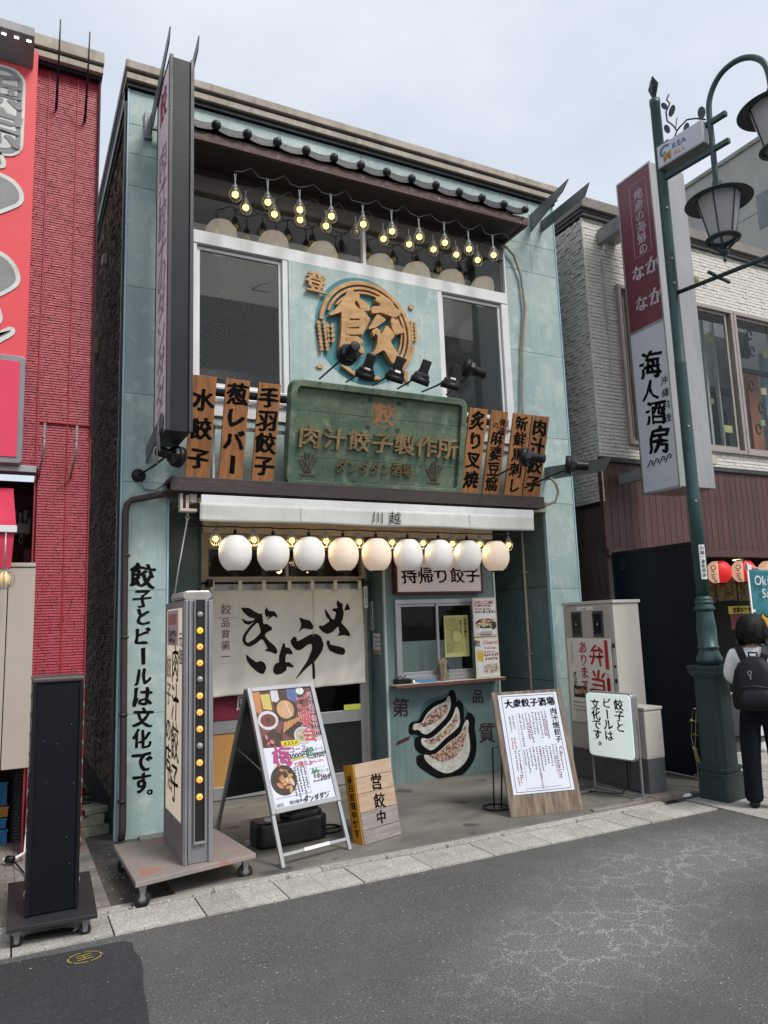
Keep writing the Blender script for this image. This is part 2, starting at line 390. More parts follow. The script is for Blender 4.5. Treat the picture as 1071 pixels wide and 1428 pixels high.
NOR={
'za_v':[[2.832,1.771],[2.868,1.727],[2.909,1.664],[2.94,1.651],[2.967,1.725],[2.918,1.743],[2.924,1.762],[2.987,1.768],[2.969,1.799],[2.977,1.851],[3.026,1.809],[3.039,1.821],[3.031,1.769],[3.042,1.723],[3.028,1.655],[3.008,1.621],[3.063,1.562],[3.093,1.521],[3.101,1.475],[3.029,1.495],[2.961,1.486],[2.992,1.513],[2.976,1.588],[2.925,1.533],[2.862,1.51],[2.802,1.537],[2.766,1.578],[2.773,1.6],[2.809,1.593],[2.896,1.641],[2.848,1.682]],
'za_dot':[[3.083,1.82],[3.119,1.75],[3.043,1.737]],
'za_b':[[2.848,1.423],[2.861,1.451],[2.885,1.444],[2.89,1.405],[2.983,1.384],[3.032,1.365],[3.046,1.33],[3.024,1.297],[2.968,1.306],[2.883,1.349]],
'u_dot':[[2.561,1.688],[2.611,1.666],[2.671,1.651],[2.712,1.596],[2.715,1.572],[2.687,1.561],[2.597,1.578],[2.555,1.541],[2.586,1.609]],
'u_main':[[2.477,1.461],[2.511,1.504],[2.536,1.486],[2.538,1.448],[2.668,1.514],[2.74,1.519],[2.794,1.487],[2.821,1.413],[2.803,1.347],[2.753,1.283],[2.722,1.252],[2.614,1.181],[2.506,1.084],[2.566,1.173],[2.645,1.267],[2.689,1.364],[2.692,1.419],[2.654,1.421],[2.57,1.364],[2.523,1.371],[2.488,1.417]],
'u_tail':[[2.689,1.275],[2.713,1.274],[2.721,1.078],[2.688,1.08]],
'yo':[[2.398,1.442],[2.419,1.442],[2.424,1.398],[2.464,1.396],[2.495,1.351],[2.487,1.327],[2.429,1.338],[2.416,1.257],[2.462,1.257],[2.506,1.214],[2.496,1.202],[2.434,1.218],[2.432,1.18],[2.38,1.151],[2.317,1.144],[2.286,1.178],[2.295,1.231],[2.318,1.254],[2.352,1.258],[2.353,1.325]],
'gi_a':[[1.98,1.794],[2.058,1.788],[2.113,1.751],[2.164,1.728],[2.183,1.735],[2.194,1.673],[2.2,1.629],[2.231,1.634],[2.282,1.599],[2.284,1.572],[2.242,1.557],[2.207,1.526],[2.246,1.471],[2.314,1.414],[2.337,1.369],[2.319,1.338],[2.257,1.368],[2.206,1.375],[2.223,1.391],[2.24,1.395],[2.184,1.495],[2.122,1.449],[2.055,1.42],[2.011,1.438],[1.989,1.481],[2.0,1.534],[2.045,1.596],[2.113,1.664],[2.057,1.626],[2.012,1.64],[1.981,1.697],[2.035,1.663],[2.09,1.665],[2.119,1.686],[2.057,1.698],[2.002,1.748]],
'gi_hole':[[2.141,1.653],[2.174,1.554],[2.111,1.497],[2.039,1.458],[2.018,1.475],[2.022,1.522],[2.067,1.585]],
'gi_d1':[[2.23,1.797],[2.252,1.753],[2.307,1.752],[2.338,1.712],[2.339,1.682],[2.301,1.708],[2.232,1.661],[2.261,1.709],[2.228,1.693],[2.21,1.748]],
'gi_b':[[2.019,1.358],[2.054,1.324],[2.121,1.273],[2.171,1.286],[2.21,1.257],[2.219,1.214],[2.192,1.157],[2.142,1.176],[2.065,1.239],[2.027,1.299]],
}
MUR={
'halo':[[3.775,0.743],[3.85,0.815],[3.954,0.833],[4.038,0.836],[4.124,0.873],[4.267,0.757],[4.408,0.577],[4.414,0.338],[4.336,0.128],[4.118,0.024],[3.933,0.038],[3.778,0.166],[3.707,0.358],[3.644,0.516],[3.659,0.616],[3.749,0.625]],
'blk1':[[4.097,0.866],[4.155,0.862],[4.178,0.799],[4.162,0.695],[4.11,0.611],[4.011,0.525],[3.915,0.473],[3.821,0.436],[3.771,0.453],[3.723,0.5],[3.663,0.493],[3.644,0.524],[3.652,0.591],[3.688,0.614],[3.753,0.604],[3.804,0.698],[3.92,0.775],[4.078,0.798]],
'blk2':[[4.181,0.746],[4.224,0.751],[4.259,0.713],[4.264,0.616],[4.253,0.529],[4.185,0.448],[4.055,0.391],[3.958,0.315],[3.874,0.269],[3.804,0.289],[3.726,0.344],[3.708,0.392],[3.722,0.475],[3.851,0.433],[3.958,0.504],[4.088,0.596],[4.156,0.686]],
'blk3':[[4.308,0.625],[4.365,0.598],[4.4,0.542],[4.379,0.465],[4.399,0.357],[4.385,0.21],[4.314,0.113],[4.214,0.047],[4.077,0.021],[3.964,0.047],[3.855,0.106],[3.748,0.186],[3.731,0.238],[3.743,0.291],[3.884,0.264],[4.002,0.362],[4.141,0.417],[4.252,0.503]],
'wht1':[[4.118,0.852],[4.145,0.832],[4.148,0.731],[4.095,0.63],[3.97,0.537],[3.832,0.454],[3.763,0.479],[3.724,0.525],[3.664,0.514],[3.656,0.557],[3.677,0.589],[3.752,0.582],[3.789,0.605],[3.823,0.67],[3.95,0.755],[4.077,0.78]],
'wht2':[[4.201,0.735],[4.232,0.715],[4.248,0.617],[4.243,0.53],[4.165,0.467],[4.035,0.402],[3.949,0.333],[3.865,0.291],[3.796,0.332],[3.743,0.38],[3.746,0.447],[3.85,0.411],[3.967,0.477],[4.108,0.577],[4.164,0.642]],
'wht3':[[4.328,0.601],[4.358,0.564],[4.337,0.486],[4.353,0.397],[4.354,0.239],[4.283,0.134],[4.184,0.076],[4.057,0.044],[3.956,0.078],[3.847,0.149],[3.77,0.225],[3.763,0.285],[3.852,0.25],[3.967,0.297],[4.075,0.372],[4.238,0.443],[4.275,0.527]],
'fil1':[[4.097,0.77],[4.111,0.725],[4.07,0.65],[3.983,0.588],[3.868,0.555],[3.775,0.534],[3.705,0.544],[3.737,0.584],[3.798,0.587],[3.832,0.652],[3.948,0.72]],
'fil2':[[4.209,0.682],[4.219,0.584],[4.189,0.526],[4.101,0.456],[3.993,0.397],[3.898,0.351],[3.808,0.377],[3.759,0.412],[3.861,0.41],[3.976,0.451],[4.106,0.542],[4.162,0.607]],
'fil3':[[4.314,0.559],[4.318,0.435],[4.285,0.334],[4.215,0.245],[4.128,0.194],[4.002,0.166],[3.891,0.208],[3.792,0.261],[3.925,0.268],[4.031,0.325],[4.118,0.385],[4.248,0.442],[4.284,0.508]],
}

MUR = {k: chaikin(v) for k, v in MUR.items()}
NOR = {k: chaikin(v, 1, .16) for k, v in NOR.items()}
EMB = {k: chaikin(v, 1, .12) for k, v in EMB.items()}

# ================================================================== SETTING
def st(name, mb, m, bevel=0, kind='structure', parent=None):
    return ob(name, mb, m, parent, bevel, kind=kind)
mb = MB(); mb.sheet([(-300,-300),(300,-300),(300,300),(-300,300)], (0,0,-.03), (1,0,0), (0,1,0))
st('ground', mb, conc)
# asphalt: aggregate specks and a worn, crazed area
def asphalt(name, base, specks, craze=False):
    m = M(name, base, 0.88, col2=tuple(c*.78 for c in base), scale=1.3, bump=.55, bscale=150, speck=specks)
    if craze:
        n, l = m.node_tree.nodes, m.node_tree.links; p = n['Principled BSDF']
        src = p.inputs['Base Color'].links[0].from_socket
        t = n.new('ShaderNodeTexCoord')
        dn = n.new('ShaderNodeTexNoise'); dn.inputs['Scale'].default_value = 4; dn.inputs['Detail'].default_value = 8; dn.inputs['Roughness'].default_value = .65
        l.new(t.outputs['Object'], dn.inputs['Vector'])
        ma = n.new('ShaderNodeVectorMath'); ma.operation = 'SCALE'; ma.inputs['Scale'].default_value = .34; l.new(dn.outputs['Color'], ma.inputs[0])
        ad = n.new('ShaderNodeVectorMath'); ad.operation = 'ADD'; l.new(t.outputs['Object'], ad.inputs[0]); l.new(ma.outputs[0], ad.inputs[1])
        def crk(scale, wid, amt):
            v = n.new('ShaderNodeTexVoronoi'); v.feature = 'DISTANCE_TO_EDGE'; v.inputs['Scale'].default_value = scale; l.new(ad.outputs[0], v.inputs['Vector'])
            c = n.new('ShaderNodeMapRange'); c.inputs[1].default_value = 0.0; c.inputs[2].default_value = wid; c.inputs[3].default_value = amt; c.inputs[4].default_value = 0
            l.new(v.outputs['Distance'], c.inputs[0]); return c.outputs[0]
        c1_, c2_ = crk(4.6, .052, 1.35), crk(11, .12, .60)
        cc_ = n.new('ShaderNodeMath'); cc_.operation = 'MAXIMUM'; l.new(c1_, cc_.inputs[0]); l.new(c2_, cc_.inputs[1])
        c = n.new('ShaderNodeMath'); c.operation = 'MAXIMUM'; l.new(cc_.outputs[0], c.inputs[0]); c.inputs[1].default_value = .38
        g = n.new('ShaderNodeTexNoise'); g.inputs['Scale'].default_value = 120; g.inputs['Detail'].default_value = 2; l.new(t.outputs['Object'], g.inputs['Vector'])
        gr = n.new('ShaderNodeMapRange'); gr.inputs[1].default_value = .44; gr.inputs[2].default_value = .56; gr.inputs[3].default_value = .05; l.new(g.outputs['Fac'], gr.inputs[0])
        # where it is worn: an elongated patch near (2.9,3.35)
        def blob(cx, cy, rx, ry, a):
            mp = n.new('ShaderNodeMapping'); mp.vector_type = 'TEXTURE'; mp.inputs['Location'].default_value = (cx, cy, 0)
            mp.inputs['Rotation'].default_value = (0,0,a); mp.inputs['Scale'].default_value = (rx, ry, 1)
            l.new(ad.outputs[0], mp.inputs[0]); ln = n.new('ShaderNodeVectorMath'); ln.operation = 'LENGTH'; l.new(mp.outputs[0], ln.inputs[0])
            q = n.new('ShaderNodeMapRange'); q.inputs[1].default_value = .35; q.inputs[2].default_value = 1.0; q.inputs[3].default_value = 1; q.inputs[4].default_value = 0
            l.new(ln.outputs['Value'], q.inputs[0]); return q.outputs[0]
        b1 = blob(2.95, 3.32, 1.35, .62, .30); b2 = blob(4.1, 3.85, 1.6, .62, .10)
        mxx = n.new('ShaderNodeMath'); mxx.operation = 'MAXIMUM'; l.new(b1, mxx.inputs[0]); l.new(b2, mxx.inputs[1])
        m1 = n.new('ShaderNodeMath'); m1.operation = 'MULTIPLY'; m1.use_clamp = True; l.new(c.outputs[0], m1.inputs[0]); l.new(gr.outputs[0], m1.inputs[1])
        m2 = n.new('ShaderNodeMath'); m2.operation = 'MULTIPLY'; l.new(m1.outputs[0], m2.inputs[0]); l.new(mxx.outputs[0], m2.inputs[1])
        x = n.new('ShaderNodeMix'); x.data_type = 'RGBA'; l.new(m2.outputs[0], x.inputs[0]); l.new(src, x.inputs[6]); x.inputs[7].default_value = (.40,.39,.37,1)
        l.new(x.outputs[2], p.inputs['Base Color'])
    return m
asph = asphalt('asphalt', (.098,.096,.093), [(100,(.17,.17,.165),.58),(62,(.46,.45,.43),.665),(80,(.035,.035,.035),.61),(2.2,(.080,.079,.077),.52,.3)], True)
asph2 = asphalt('new_asphalt', (.032,.033,.037), [(110,(.065,.065,.07),.60),(60,(.26,.25,.24),.73)])
mb = MB(); mb.sheet([(-60,-40),(60,-40),(60,4.455),(-60,4.455)], (0,0,0), (1,0,0), (0,1,0)); st('road', mb, asph)
mb = MB(); mb.sheet([(-9,-6),(.10,-6),(.50,1.5),(.535,2.2),(.575,2.9),(.586,3.2),(.581,3.42),(.600,3.6),(.612,3.78),(.640,3.95),(.648,4.1),(.630,4.2),(.640,4.30),(.60,4.345),(.3,4.36),(.1,4.372),(-9,4.38)], (0,0,.004), (1,0,0), (0,1,0)); st('asphalt_patch', mb, asph2)
# painted survey mark on the dark patch
ym = M('yellow_road_paint', (.42,.30,.06), .8, bump=0)
t = thing('road_marking', 'small yellow circle with bars painted on the dark asphalt patch', 'road marking', (.403,4.235,.006))
mb = MB()
N = 40
for k in range(N):
    if k % 7 == 3: continue
    a0, a1 = 2*pi*k/N, 2*pi*(k+1)/N
    P = []
    for a, r in ((a0,1),(a1,1),(a1,.9),(a0,.9)): P.append((.082*cos(a)*r, .066*sin(a)*r))
    mb.sheet(P, (.403,4.235,.0075), (1,0,0), (0,1,0))
ob('ring', mb, ym, t)
mb = MB()
for (a,b,c,d) in ((-.035,.022,.035,.030),(-.035,-.004,.03,.004),(-.04,-.03,.035,-.022),(-.006,-.026,.002,.026)):
    mb.sheet([(a,b),(c,b),(c,d),(a,d)], (.403,4.235,.0085), (1,.12,0), (-.12,1,0))
ob('bars', mb, ym, t)

# gutter of granite-faced slabs, a narrow kerb strip behind it
gran = M('granite_slab', (.43,.41,.37), .85, col2=(.31,.295,.265), scale=5, bump=.5, bscale=110, rand=.13, speck=[(85,(.58,.56,.52),.58),(60,(.13,.125,.12),.62),(6,(.20,.19,.18),.66)])
mb = MB(); mb.box(-12,16,4.44,4.87,-.03,-.004); gutter = st('gutter', mb, dkgap)
slabme = {}
for i in range(4): slabme[i] = boxmesh('paving_slab', .2410, .318 - .002*(i % 2), .03, gran)
x = -1.15
for i in range(26):
    piece('paving_slab', slabme[i % 4], (x + .1225 + (.0018 if i % 2 else -.0018), 4.604 + random.uniform(-.002,.002), -.007 + random.uniform(0,.005)), gutter, rot=(random.uniform(-.006,.006), random.uniform(-.006,.006), random.uniform(-.006,.006)))
    x += .2455
kme = [boxmesh('kerb_stone', .477, .082, .035, gran), boxmesh('kerb_stone', .227, .082, .035, gran)]
x = .0
for i in range(15):
    k = 0 if i % 4 else 1; w = .48 if k == 0 else .23
    piece('kerb_stone', kme[k], (x + w/2, 4.811, .002 + random.uniform(0,.004)), gutter); x += w
    if x > 5.0: break
# concrete apron of the shop
apr = M('apron_concrete', (.23,.215,.19), .58, col2=(.085,.083,.076), scale=1.5, stretch=(.8,1.6,1), bump=.25, bscale=40, speck=[(3,(.075,.07,.066),.62),(90,(.24,.22,.2),.7)], lo=.3, hi=.7)
mb = MB(); mb.box(.965, 4.66, 4.857, 7.3, -.02, .027); mb.box(4.66, 5.2, 5.0, 7.3, -.02, .026); st('apron', mb, apr, .006)
cur = M('stained_kerb', (.26,.235,.21), .85, col2=(.16,.12,.095), scale=9, bump=.4)
mb = MB(); mb.box(4.30, 4.98, 4.86, 4.915, 0, .043); mb.box(4.98,5.42,4.86,5.02,0,.05); mb.box(5.02,5.42,5.02,6.0,0,.04)
st('apron_edge', mb, cur, .006)
# drain strip beside the shop, alley floor
wet = M('alley_floor', (.085,.08,.075), .8, col2=(.045,.043,.04), scale=4, bump=.6, bscale=30, speck=[(40,(.3,.29,.27),.70)])
mb = MB(); mb.box(.60,.96,4.86,12,-.02,.012); st('alley_floor', mb, wet)
# little brick paving before the red building
pav = M('paver', (.30,.265,.235), .85, col2=(.23,.195,.17), scale=8, bump=.4, bscale=80, rand=.14)
mb = MB(); mb.box(-3,.60,4.86,6.9,-.03,.004); pave = st('pavement', mb, M('paver_joint', (.10,.09,.08), .9))
pm = boxmesh('paver', .096, .047, .02, pav); pm2 = boxmesh('paver', .047, .096, .02, pav)
cnt = 0
for i in range(15):
    for j in range(19):
        cx, cy = .60 - .1*(i+.5), 4.90 + .1*(j+.5)
        if cx < -.85 or cnt > 280: continue
        if (i+j) % 2:
            for s in (-1,1): piece('paver', pm, (cx, cy + s*.025, .002 + random.uniform(0,.003)), pave); cnt += 1
        else:
            for s in (-1,1): piece('paver', pm2, (cx + s*.025, cy, .002 + random.uniform(0,.003)), pave); cnt += 1
mb = MB(); mb.box(.47,.60,4.86,6.1,-.02,.014); st('pavement_edge', mb, conc)
mb = MB(); mb.box(.12,.36,5.72,6.05,.0,.016); st('manhole_cover', mb, M('cover_concrete', (.30,.29,.27), .8), .003)
# sidewalk at the lamp post
mb = MB(); mb.sheet([(5.20,4.50),(5.27,4.42),(5.30,3.9),(16,3.9),(16,8),(5.20,8)], (0,0,.002), (1,0,0), (0,1,0)); walk = st('sidewalk', mb, M('walk_joint', (.075,.073,.07), .9, speck=[(60,(.2,.2,.19),.70)]))
wm = boxmesh('paving_slab', .29, .29, .03, gran)
for i in range(11):
    for j in range(7):
        cx, cy = 5.42 + .3*i, 4.05 + .3*j
        if (cx < 6.1 and j <= 2) or cx > 6.1:
            piece('paving_slab', wm, (cx, cy, -.008 + random.uniform(0,.003)), walk, rot=(0,0,random.uniform(-.004,.004)))
mb = MB(); mb.box(5.18,6.04,4.88,12,-.02,.008); st('gap_floor', mb, wet)

# ================================================================== MAIN RESTAURANT BUILDING
B = thing('restaurant_building', 'two storey shop clad in weathered teal panels with a tiled canopy', 'building', (3.2,6.9,0))
# masses
mb = MB()
mb.box(.82,1.14,6.335,11.5,0,6.42); mb.box(5.22,5.575,6.335,7.36,0,6.42)
mb.box(1.14,5.22,6.335,6.42,5.765,6.42); mb.box(.82,5.575,6.5,11.5,6.30,6.44)
mb.box(1.14,1.34,6.335,7.2,2.70,5.765); mb.box(4.84,5.22,6.335,7.36,2.78,5.765)
mb.box(1.34,4.84,6.335,6.60,2.78,3.44); mb.box(5.50,5.575,7.36,11.5,0,6.42); mb.box(.9,5.5,11.3,11.5,0,6.42)
mb.box(1.14,5.22,6.60,9.5,2.78,2.86)
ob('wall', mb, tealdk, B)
# cladding panels, each one a piece with open joints
def clad(x0, x1, z0, z1, y=6.30, m=teal):
    mb = MB(); mb.box(x0+.0015, x1-.0015, y, 6.333, z0+.0015, z1-.0015); ob('cladding_panel', mb, m, B, .002, 1)
lz = [0, .95, 1.934, 2.832, 3.592, 4.55, 5.487, 5.797, 6.083, 6.42]
for a, b in zip(lz[:-1], lz[1:]):
    if b <= 2.84: clad(.80, 1.165, a, b)
    else: clad(.80, 1.335, a, b)
rz = [0, .95, 1.9, 2.838, 3.579, 4.55, 5.522, 5.863, 6.42]
for a, b in zip(rz[:-1], rz[1:]):
    if b <= 2.84: clad(5.20, 5.59, a, b)
    elif a < 5.5: clad(4.845, 5.59, a, b)
    else: clad(4.845, 5.236, a, b); clad(5.236, 5.59, a, b)
for i in range(4): clad(1.335 + i*.8775, 1.335 + (i+1)*.8775, 5.765, 6.42)
for i in range(4): clad(1.335 + i*.8775, 1.335 + (i+1)*.8775, 2.90, 3.455)
# corner trims: pale blue aluminium
trim = M('blue_trim', (.36,.53,.60), .4, var=.05)
for x0, x1, y0, y1, z1 in ((.786,.80,6.292,6.335,6.42),(5.59,5.604,6.292,6.335,6.42),(1.165,1.18,6.294,6.34,2.70),(5.185,5.20,6.294,6.34,2.72)):
    mb = MB(); mb.box(x0,x1,y0,y1,0,z1); ob('corner_trim', mb, trim, B)
# parapet
mb = MB(); mb.box(.755,5.64,6.20,6.60,6.555,6.635); mb.box(.755,.93,6.60,11.6,6.555,6.635); ob('parapet_cap', mb, capc, B, .008)
mb = MB(); mb.box(.785,5.61,6.245,6.50,6.53,6.555); mb.box(.765,.80,6.50,11.55,6.40,6.555); ob('drip_gap', mb, dkgap, B)
mb = MB(); mb.box(.765,5.63,6.225,6.50,6.47,6.53); ob('fascia_band', mb, capc, B, .004)
mb = MB(); mb.box(.78,5.61,6.26,6.40,6.425,6.47); mb.box(.765,.785,6.31,11.5,6.30,6.42); mb.box(.765,.785,6.31,6.345,0.25,6.42); ob('flashing', mb, blackm, B)
# split-face siding on the alley wall: thousands of thin stones -> one stuff part
sid = M('alley_siding', (.42,.345,.27), .9, col2=(.13,.105,.088), scale=14, bump=.3, bscale=60, lo=.36, hi=.60)
mb = MB(); z = .27; r2 = random.Random(3)
while z < 6.30:
    h = .026; y = 6.345 - r2.random()*.1
    while y < 10.2:
        L = r2.uniform(.05,.14) * (1 if y < 8 else 2); d = r2.uniform(.006,.020)
        y0, y1 = max(y, 6.345), y + L - .006
        if y1 > y0: mb.add([(.82-d,y0,z),(.82-d,y1,z),(.82-d*.8,y1,z+h-.006),(.82-d*.8,y0,z+h-.006),(.82,y0,z-.003),(.82,y1,z-.003),(.82,y1,z+h-.003),(.82,y0,z+h-.003)], [(0,3,2,1),(0,1,5,4),(2,3,7,6),(1,2,6,5),(3,0,4,7)])
        y += L
    z += h
ob('siding', mb, sid, B, kind='stuff')
mb = MB(); mb.box(.80,.82,6.34,11,0,.27); ob('foundation', mb, dkgap, B)
mb = MB(); mb.box(.74,.81,8.6,8.8,4.75,4.92); mb.box(.76,.81,7.9,8.0,5.5,5.62); ob('vent_hood', mb, beige, B, .01, split=True)

# ---- canopy with kawara tiles
mb = MB(); mb.box(1.27,4.88,5.885,5.925,5.805,5.895); mb.box(4.84,4.88,5.925,6.30,5.80,5.93); mb.box(1.27,1.31,5.925,6.30,5.80,5.93)
eave = ob('eave', mb, M('eave_wood', (.085,.035,.028), .6, col2=(.05,.022,.02), scale=12, stretch=(.4,1,3), streak=.0, bump=.3, speck=[(26,(.42,.36,.32),.70)]), B, .004)
mb = MB(); mb.box(1.31,4.84,5.925,6.295,5.812,5.83); ob('soffit', mb, M('soffit_paint', (.03,.022,.022), .6), B)
mb = MB(); mb.add([(1.25,5.905,5.890),(4.90,5.905,5.890),(4.90,6.298,6.04),(1.25,6.298,6.04),(1.25,5.905,5.905),(4.90,5.905,5.905),(4.90,6.298,6.07),(1.25,6.298,6.07)],
    [(0,3,2,1),(4,5,6,7),(0,1,5,4),(1,2,6,5),(2,3,7,6),(3,0,4,7)]); ob('roof_deck', mb, charcoal, B)
tilem = M('kawara_tile', (.026,.028,.033), .42, col2=(.014,.015,.018), scale=12, bump=.25, bscale=60, rand=.15, streak=.3)
p = MB()   # one tile unit: hollow pan with a hanging lip, and a round cover ending in a ball
n = 10; w = .2795
sec = []
for i in range(n+1):
    u = i/n; xx = -w/2 + .03 + u*(w-.06); sec.append((xx, .024*(2*u-1)**2 - .004))
def sweep(sec, y0, z0, y1, z1, th):
    vs = []; L = len(sec)
    for (yy, zz) in ((y0,z0),(y1,z1)):
        for a, b in sec: vs.append((a, yy, zz+b+th))
        for a, b in sec: vs.append((a, yy, zz+b))
    fs = []
    for i in range(L-1):
        fs += [(i,i+1,2*L+i+1,2*L+i), (L+i+1,L+i,3*L+i,3*L+i+1), (i+1,i,L+i,L+i+1), (2*L+i,2*L+i+1,3*L+i+1,3*L+i)]
    fs += [(0,2*L,3*L,L),(L-1,2*L-1,4*L-1,3*L-1)]
    p.add(vs, fs)
sweep(sec, 0, 0, .44, .17, .016)
sweep([(a*1.12, b-.048) for a, b in sec], -.018, 0, .006, 0, .066)
p.smooth = True
arc = [(.036*cos(a), .036*sin(a)) for a in [pi*k/10 for k in range(11)]]
for seg in range(1):
    vs = []; L = 11
    for (yy, zz) in ((-.01,.012),(.43,.19)):
        for a, b in arc: vs.append((w/2 + a, yy, zz + b))
    p.add(vs, [(i,i+1,L+i+1,L+i) for i in range(L-1)])
p.lathe([(.001,-.040),(.022,-.035),(.036,-.018),(.042,0),(.036,.018),(.02,.035),(.001,.040)], (w/2, -.022, .016), 14, (0,1,.1))
tme = bpy.data.meshes.new('roof_tile'); tme.from_pydata(p.v, [], p.f); tme.materials.append(tilem); tme.polygons.foreach_set('use_smooth', p.s)
for i in range(13):
    piece('roof_tile', tme, (1.612 - w/2 - w/2 + .2795*i + (0 if i else 0), 5.875, 5.948 + random.uniform(-.004,.004)), eave, rot=(random.uniform(-.01,.01),0,random.uniform(-.008,.008)))

# ---- upper windows
def bx(*a):
    m = MB(); m.box(*a); return m
fr = MB(); fr.box(1.34,4.825,6.262,6.36,5.055,5.178); ob('window_head', fr, white, B, .004)
mb = MB(); mb.box(1.34,1.40,6.270,6.36,3.60,5.055); mb.box(4.745,4.825,6.270,6.36,3.46,5.055); mb.box(4.825,4.845,6.285,6.36,3.46,5.76); mb.box(1.325,1.34,6.285,6.36,3.46,5.76)
mb.box(3.065,3.10,6.275,6.35,5.178,5.765); mb.box(1.34,4.825,6.275,6.36,3.46,3.60); ob('window_frame', mb, white, B, .003)
mb = MB(); mb.box(1.40,4.745,6.24,6.36,3.60,3.625); mb.box(1.40,4.745,6.25,6.35,3.70,3.725); ob('window_sill', mb, silver, B, .003)
def sash(x0, x1, z0, z1, y, g, gname='pane', fm=white, fw=.028):
    m = MB(); m.box(x0,x1,y,y+.035,z0,z0+fw*1.3); m.box(x0,x1,y,y+.035,z1-fw,z1); m.box(x0,x0+fw,y+.001,y+.034,z0+fw*1.3,z1-fw); m.box(x1-fw,x1,y+.001,y+.034,z0+fw*1.3,z1-fw)
    f = ob('window', m, fm, B, .003); q = MB(); q.box(x0+fw,x1-fw,y+.014,y+.02,z0+fw*1.3,z1-fw); ob(gname, q, g, f); return f
sash(1.405, 2.205, 3.73, 5.04, 6.30, glasswire); sash(3.975, 4.74, 3.73, 5.04, 6.30, glasswire)
mb = MB(); mb.box(2.205,2.262,6.268,6.36,3.725,5.055); mb.box(3.915,3.975,6.268,6.36,3.725,5.055); ob('mullion', mb, white, B, .003, split=True)
mb = MB(); mb.box(1.345,3.065,6.285,6.316,5.585,5.735); mb.box(3.10,4.825,6.285,6.316,5.585,5.735); ob('blind_box', mb, M('blind_box_brown', (.16,.135,.125), .5, streak=.2), B, .004, split=True)
mb = MB(); mb.box(2.262,3.915,6.255,6.345,3.46,5.053); ob('sign_panel', mb, teal, B)
mb = MB(); mb.box(1.345,3.065,6.318,6.324,5.178,5.76); mb.box(3.10,4.825,6.318,6.324,5.178,5.76); ob('transom_pane', mb, glassmir, B, split=True)
mb = MB(); mb.box(1.35,4.85,6.98,6.99,4.9,5.66); ob('transom_glow_sheet', mb, M('transom_glow_sheet', (.50,.49,.46), .9, emit=(1,.95,.88), estr=.05, scale=2), B)  # pale glowing sheet added to brighten the lower transom
mb = MB(); mb.box(1.335,4.845,6.287,6.299,5.736,5.812); ob('soffit_trim', mb, M('soffit_paint', (.03,.022,.022), .6), B)
# room behind the upper windows
mb = MB(); mb.box(1.2,5.2,8.6,8.65,2.9,6.3); mb.box(1.3,5.2,6.40,8.6,5.80,5.85); mb.box(1.15,1.2,6.4,8.6,2.9,6.3); mb.box(1.2,5.2,6.6,8.6,2.87,2.9); ob('room_wall', mb, M('upper_room', (.17,.165,.16), .9, bump=0), B)
mb = MB(); mb.box(1.35,2.4,6.9,7.0,4.02,4.11); ob('room_beam', mb, M('room_beam', (.28,.22,.19), .8), B)
mb = MB(); mb.tube([(2.0,6.6,4.86),(2.10,6.6,4.93),(2.19,6.6,4.965)], .008, 6); mb.tube([(2.0,6.6,4.86),(2.19,6.6,4.865)], .008, 6); ob('clothes_hanger', mb, M('hanger_wood', (.55,.36,.2), .5), B)

# ---- shop front recess
mb = MB(); mb.box(1.16,5.2,6.30,7.3,2.735,2.78); ob('recess_ceiling', mb, M('recess_ceiling', (.30,.25,.19), .7), B)
mb = MB(); mb.box(1.13,1.62,7.10,7.16,0,2.735); mb.box(3.40,4.752,6.725,6.80,0,1.035); mb.box(3.40,3.505,6.725,6.80,1.035,1.80); mb.box(4.515,4.752,6.725,6.80,1.035,1.80); mb.box(3.40,4.752,6.725,6.80,1.80,2.735)
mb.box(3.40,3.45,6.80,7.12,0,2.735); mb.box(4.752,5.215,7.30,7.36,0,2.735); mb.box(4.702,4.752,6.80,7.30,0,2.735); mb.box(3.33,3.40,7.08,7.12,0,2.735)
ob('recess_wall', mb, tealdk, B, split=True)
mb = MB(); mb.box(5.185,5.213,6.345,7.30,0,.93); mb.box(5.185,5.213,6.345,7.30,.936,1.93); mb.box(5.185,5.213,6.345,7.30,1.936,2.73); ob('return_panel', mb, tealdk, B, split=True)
mb = MB(); mb.box(3.385,3.41,6.71,6.735,.03,2.46); mb.box(4.74,4.762,6.71,6.735,.03,2.46); ob('corner_trim', mb, M('pale_trim', (.42,.50,.50), .5), B, split=True)
mb = MB(); mb.box(1.545,4.73,6.66,6.72,2.47,2.735); ob('lintel', mb, beige, B, .003)
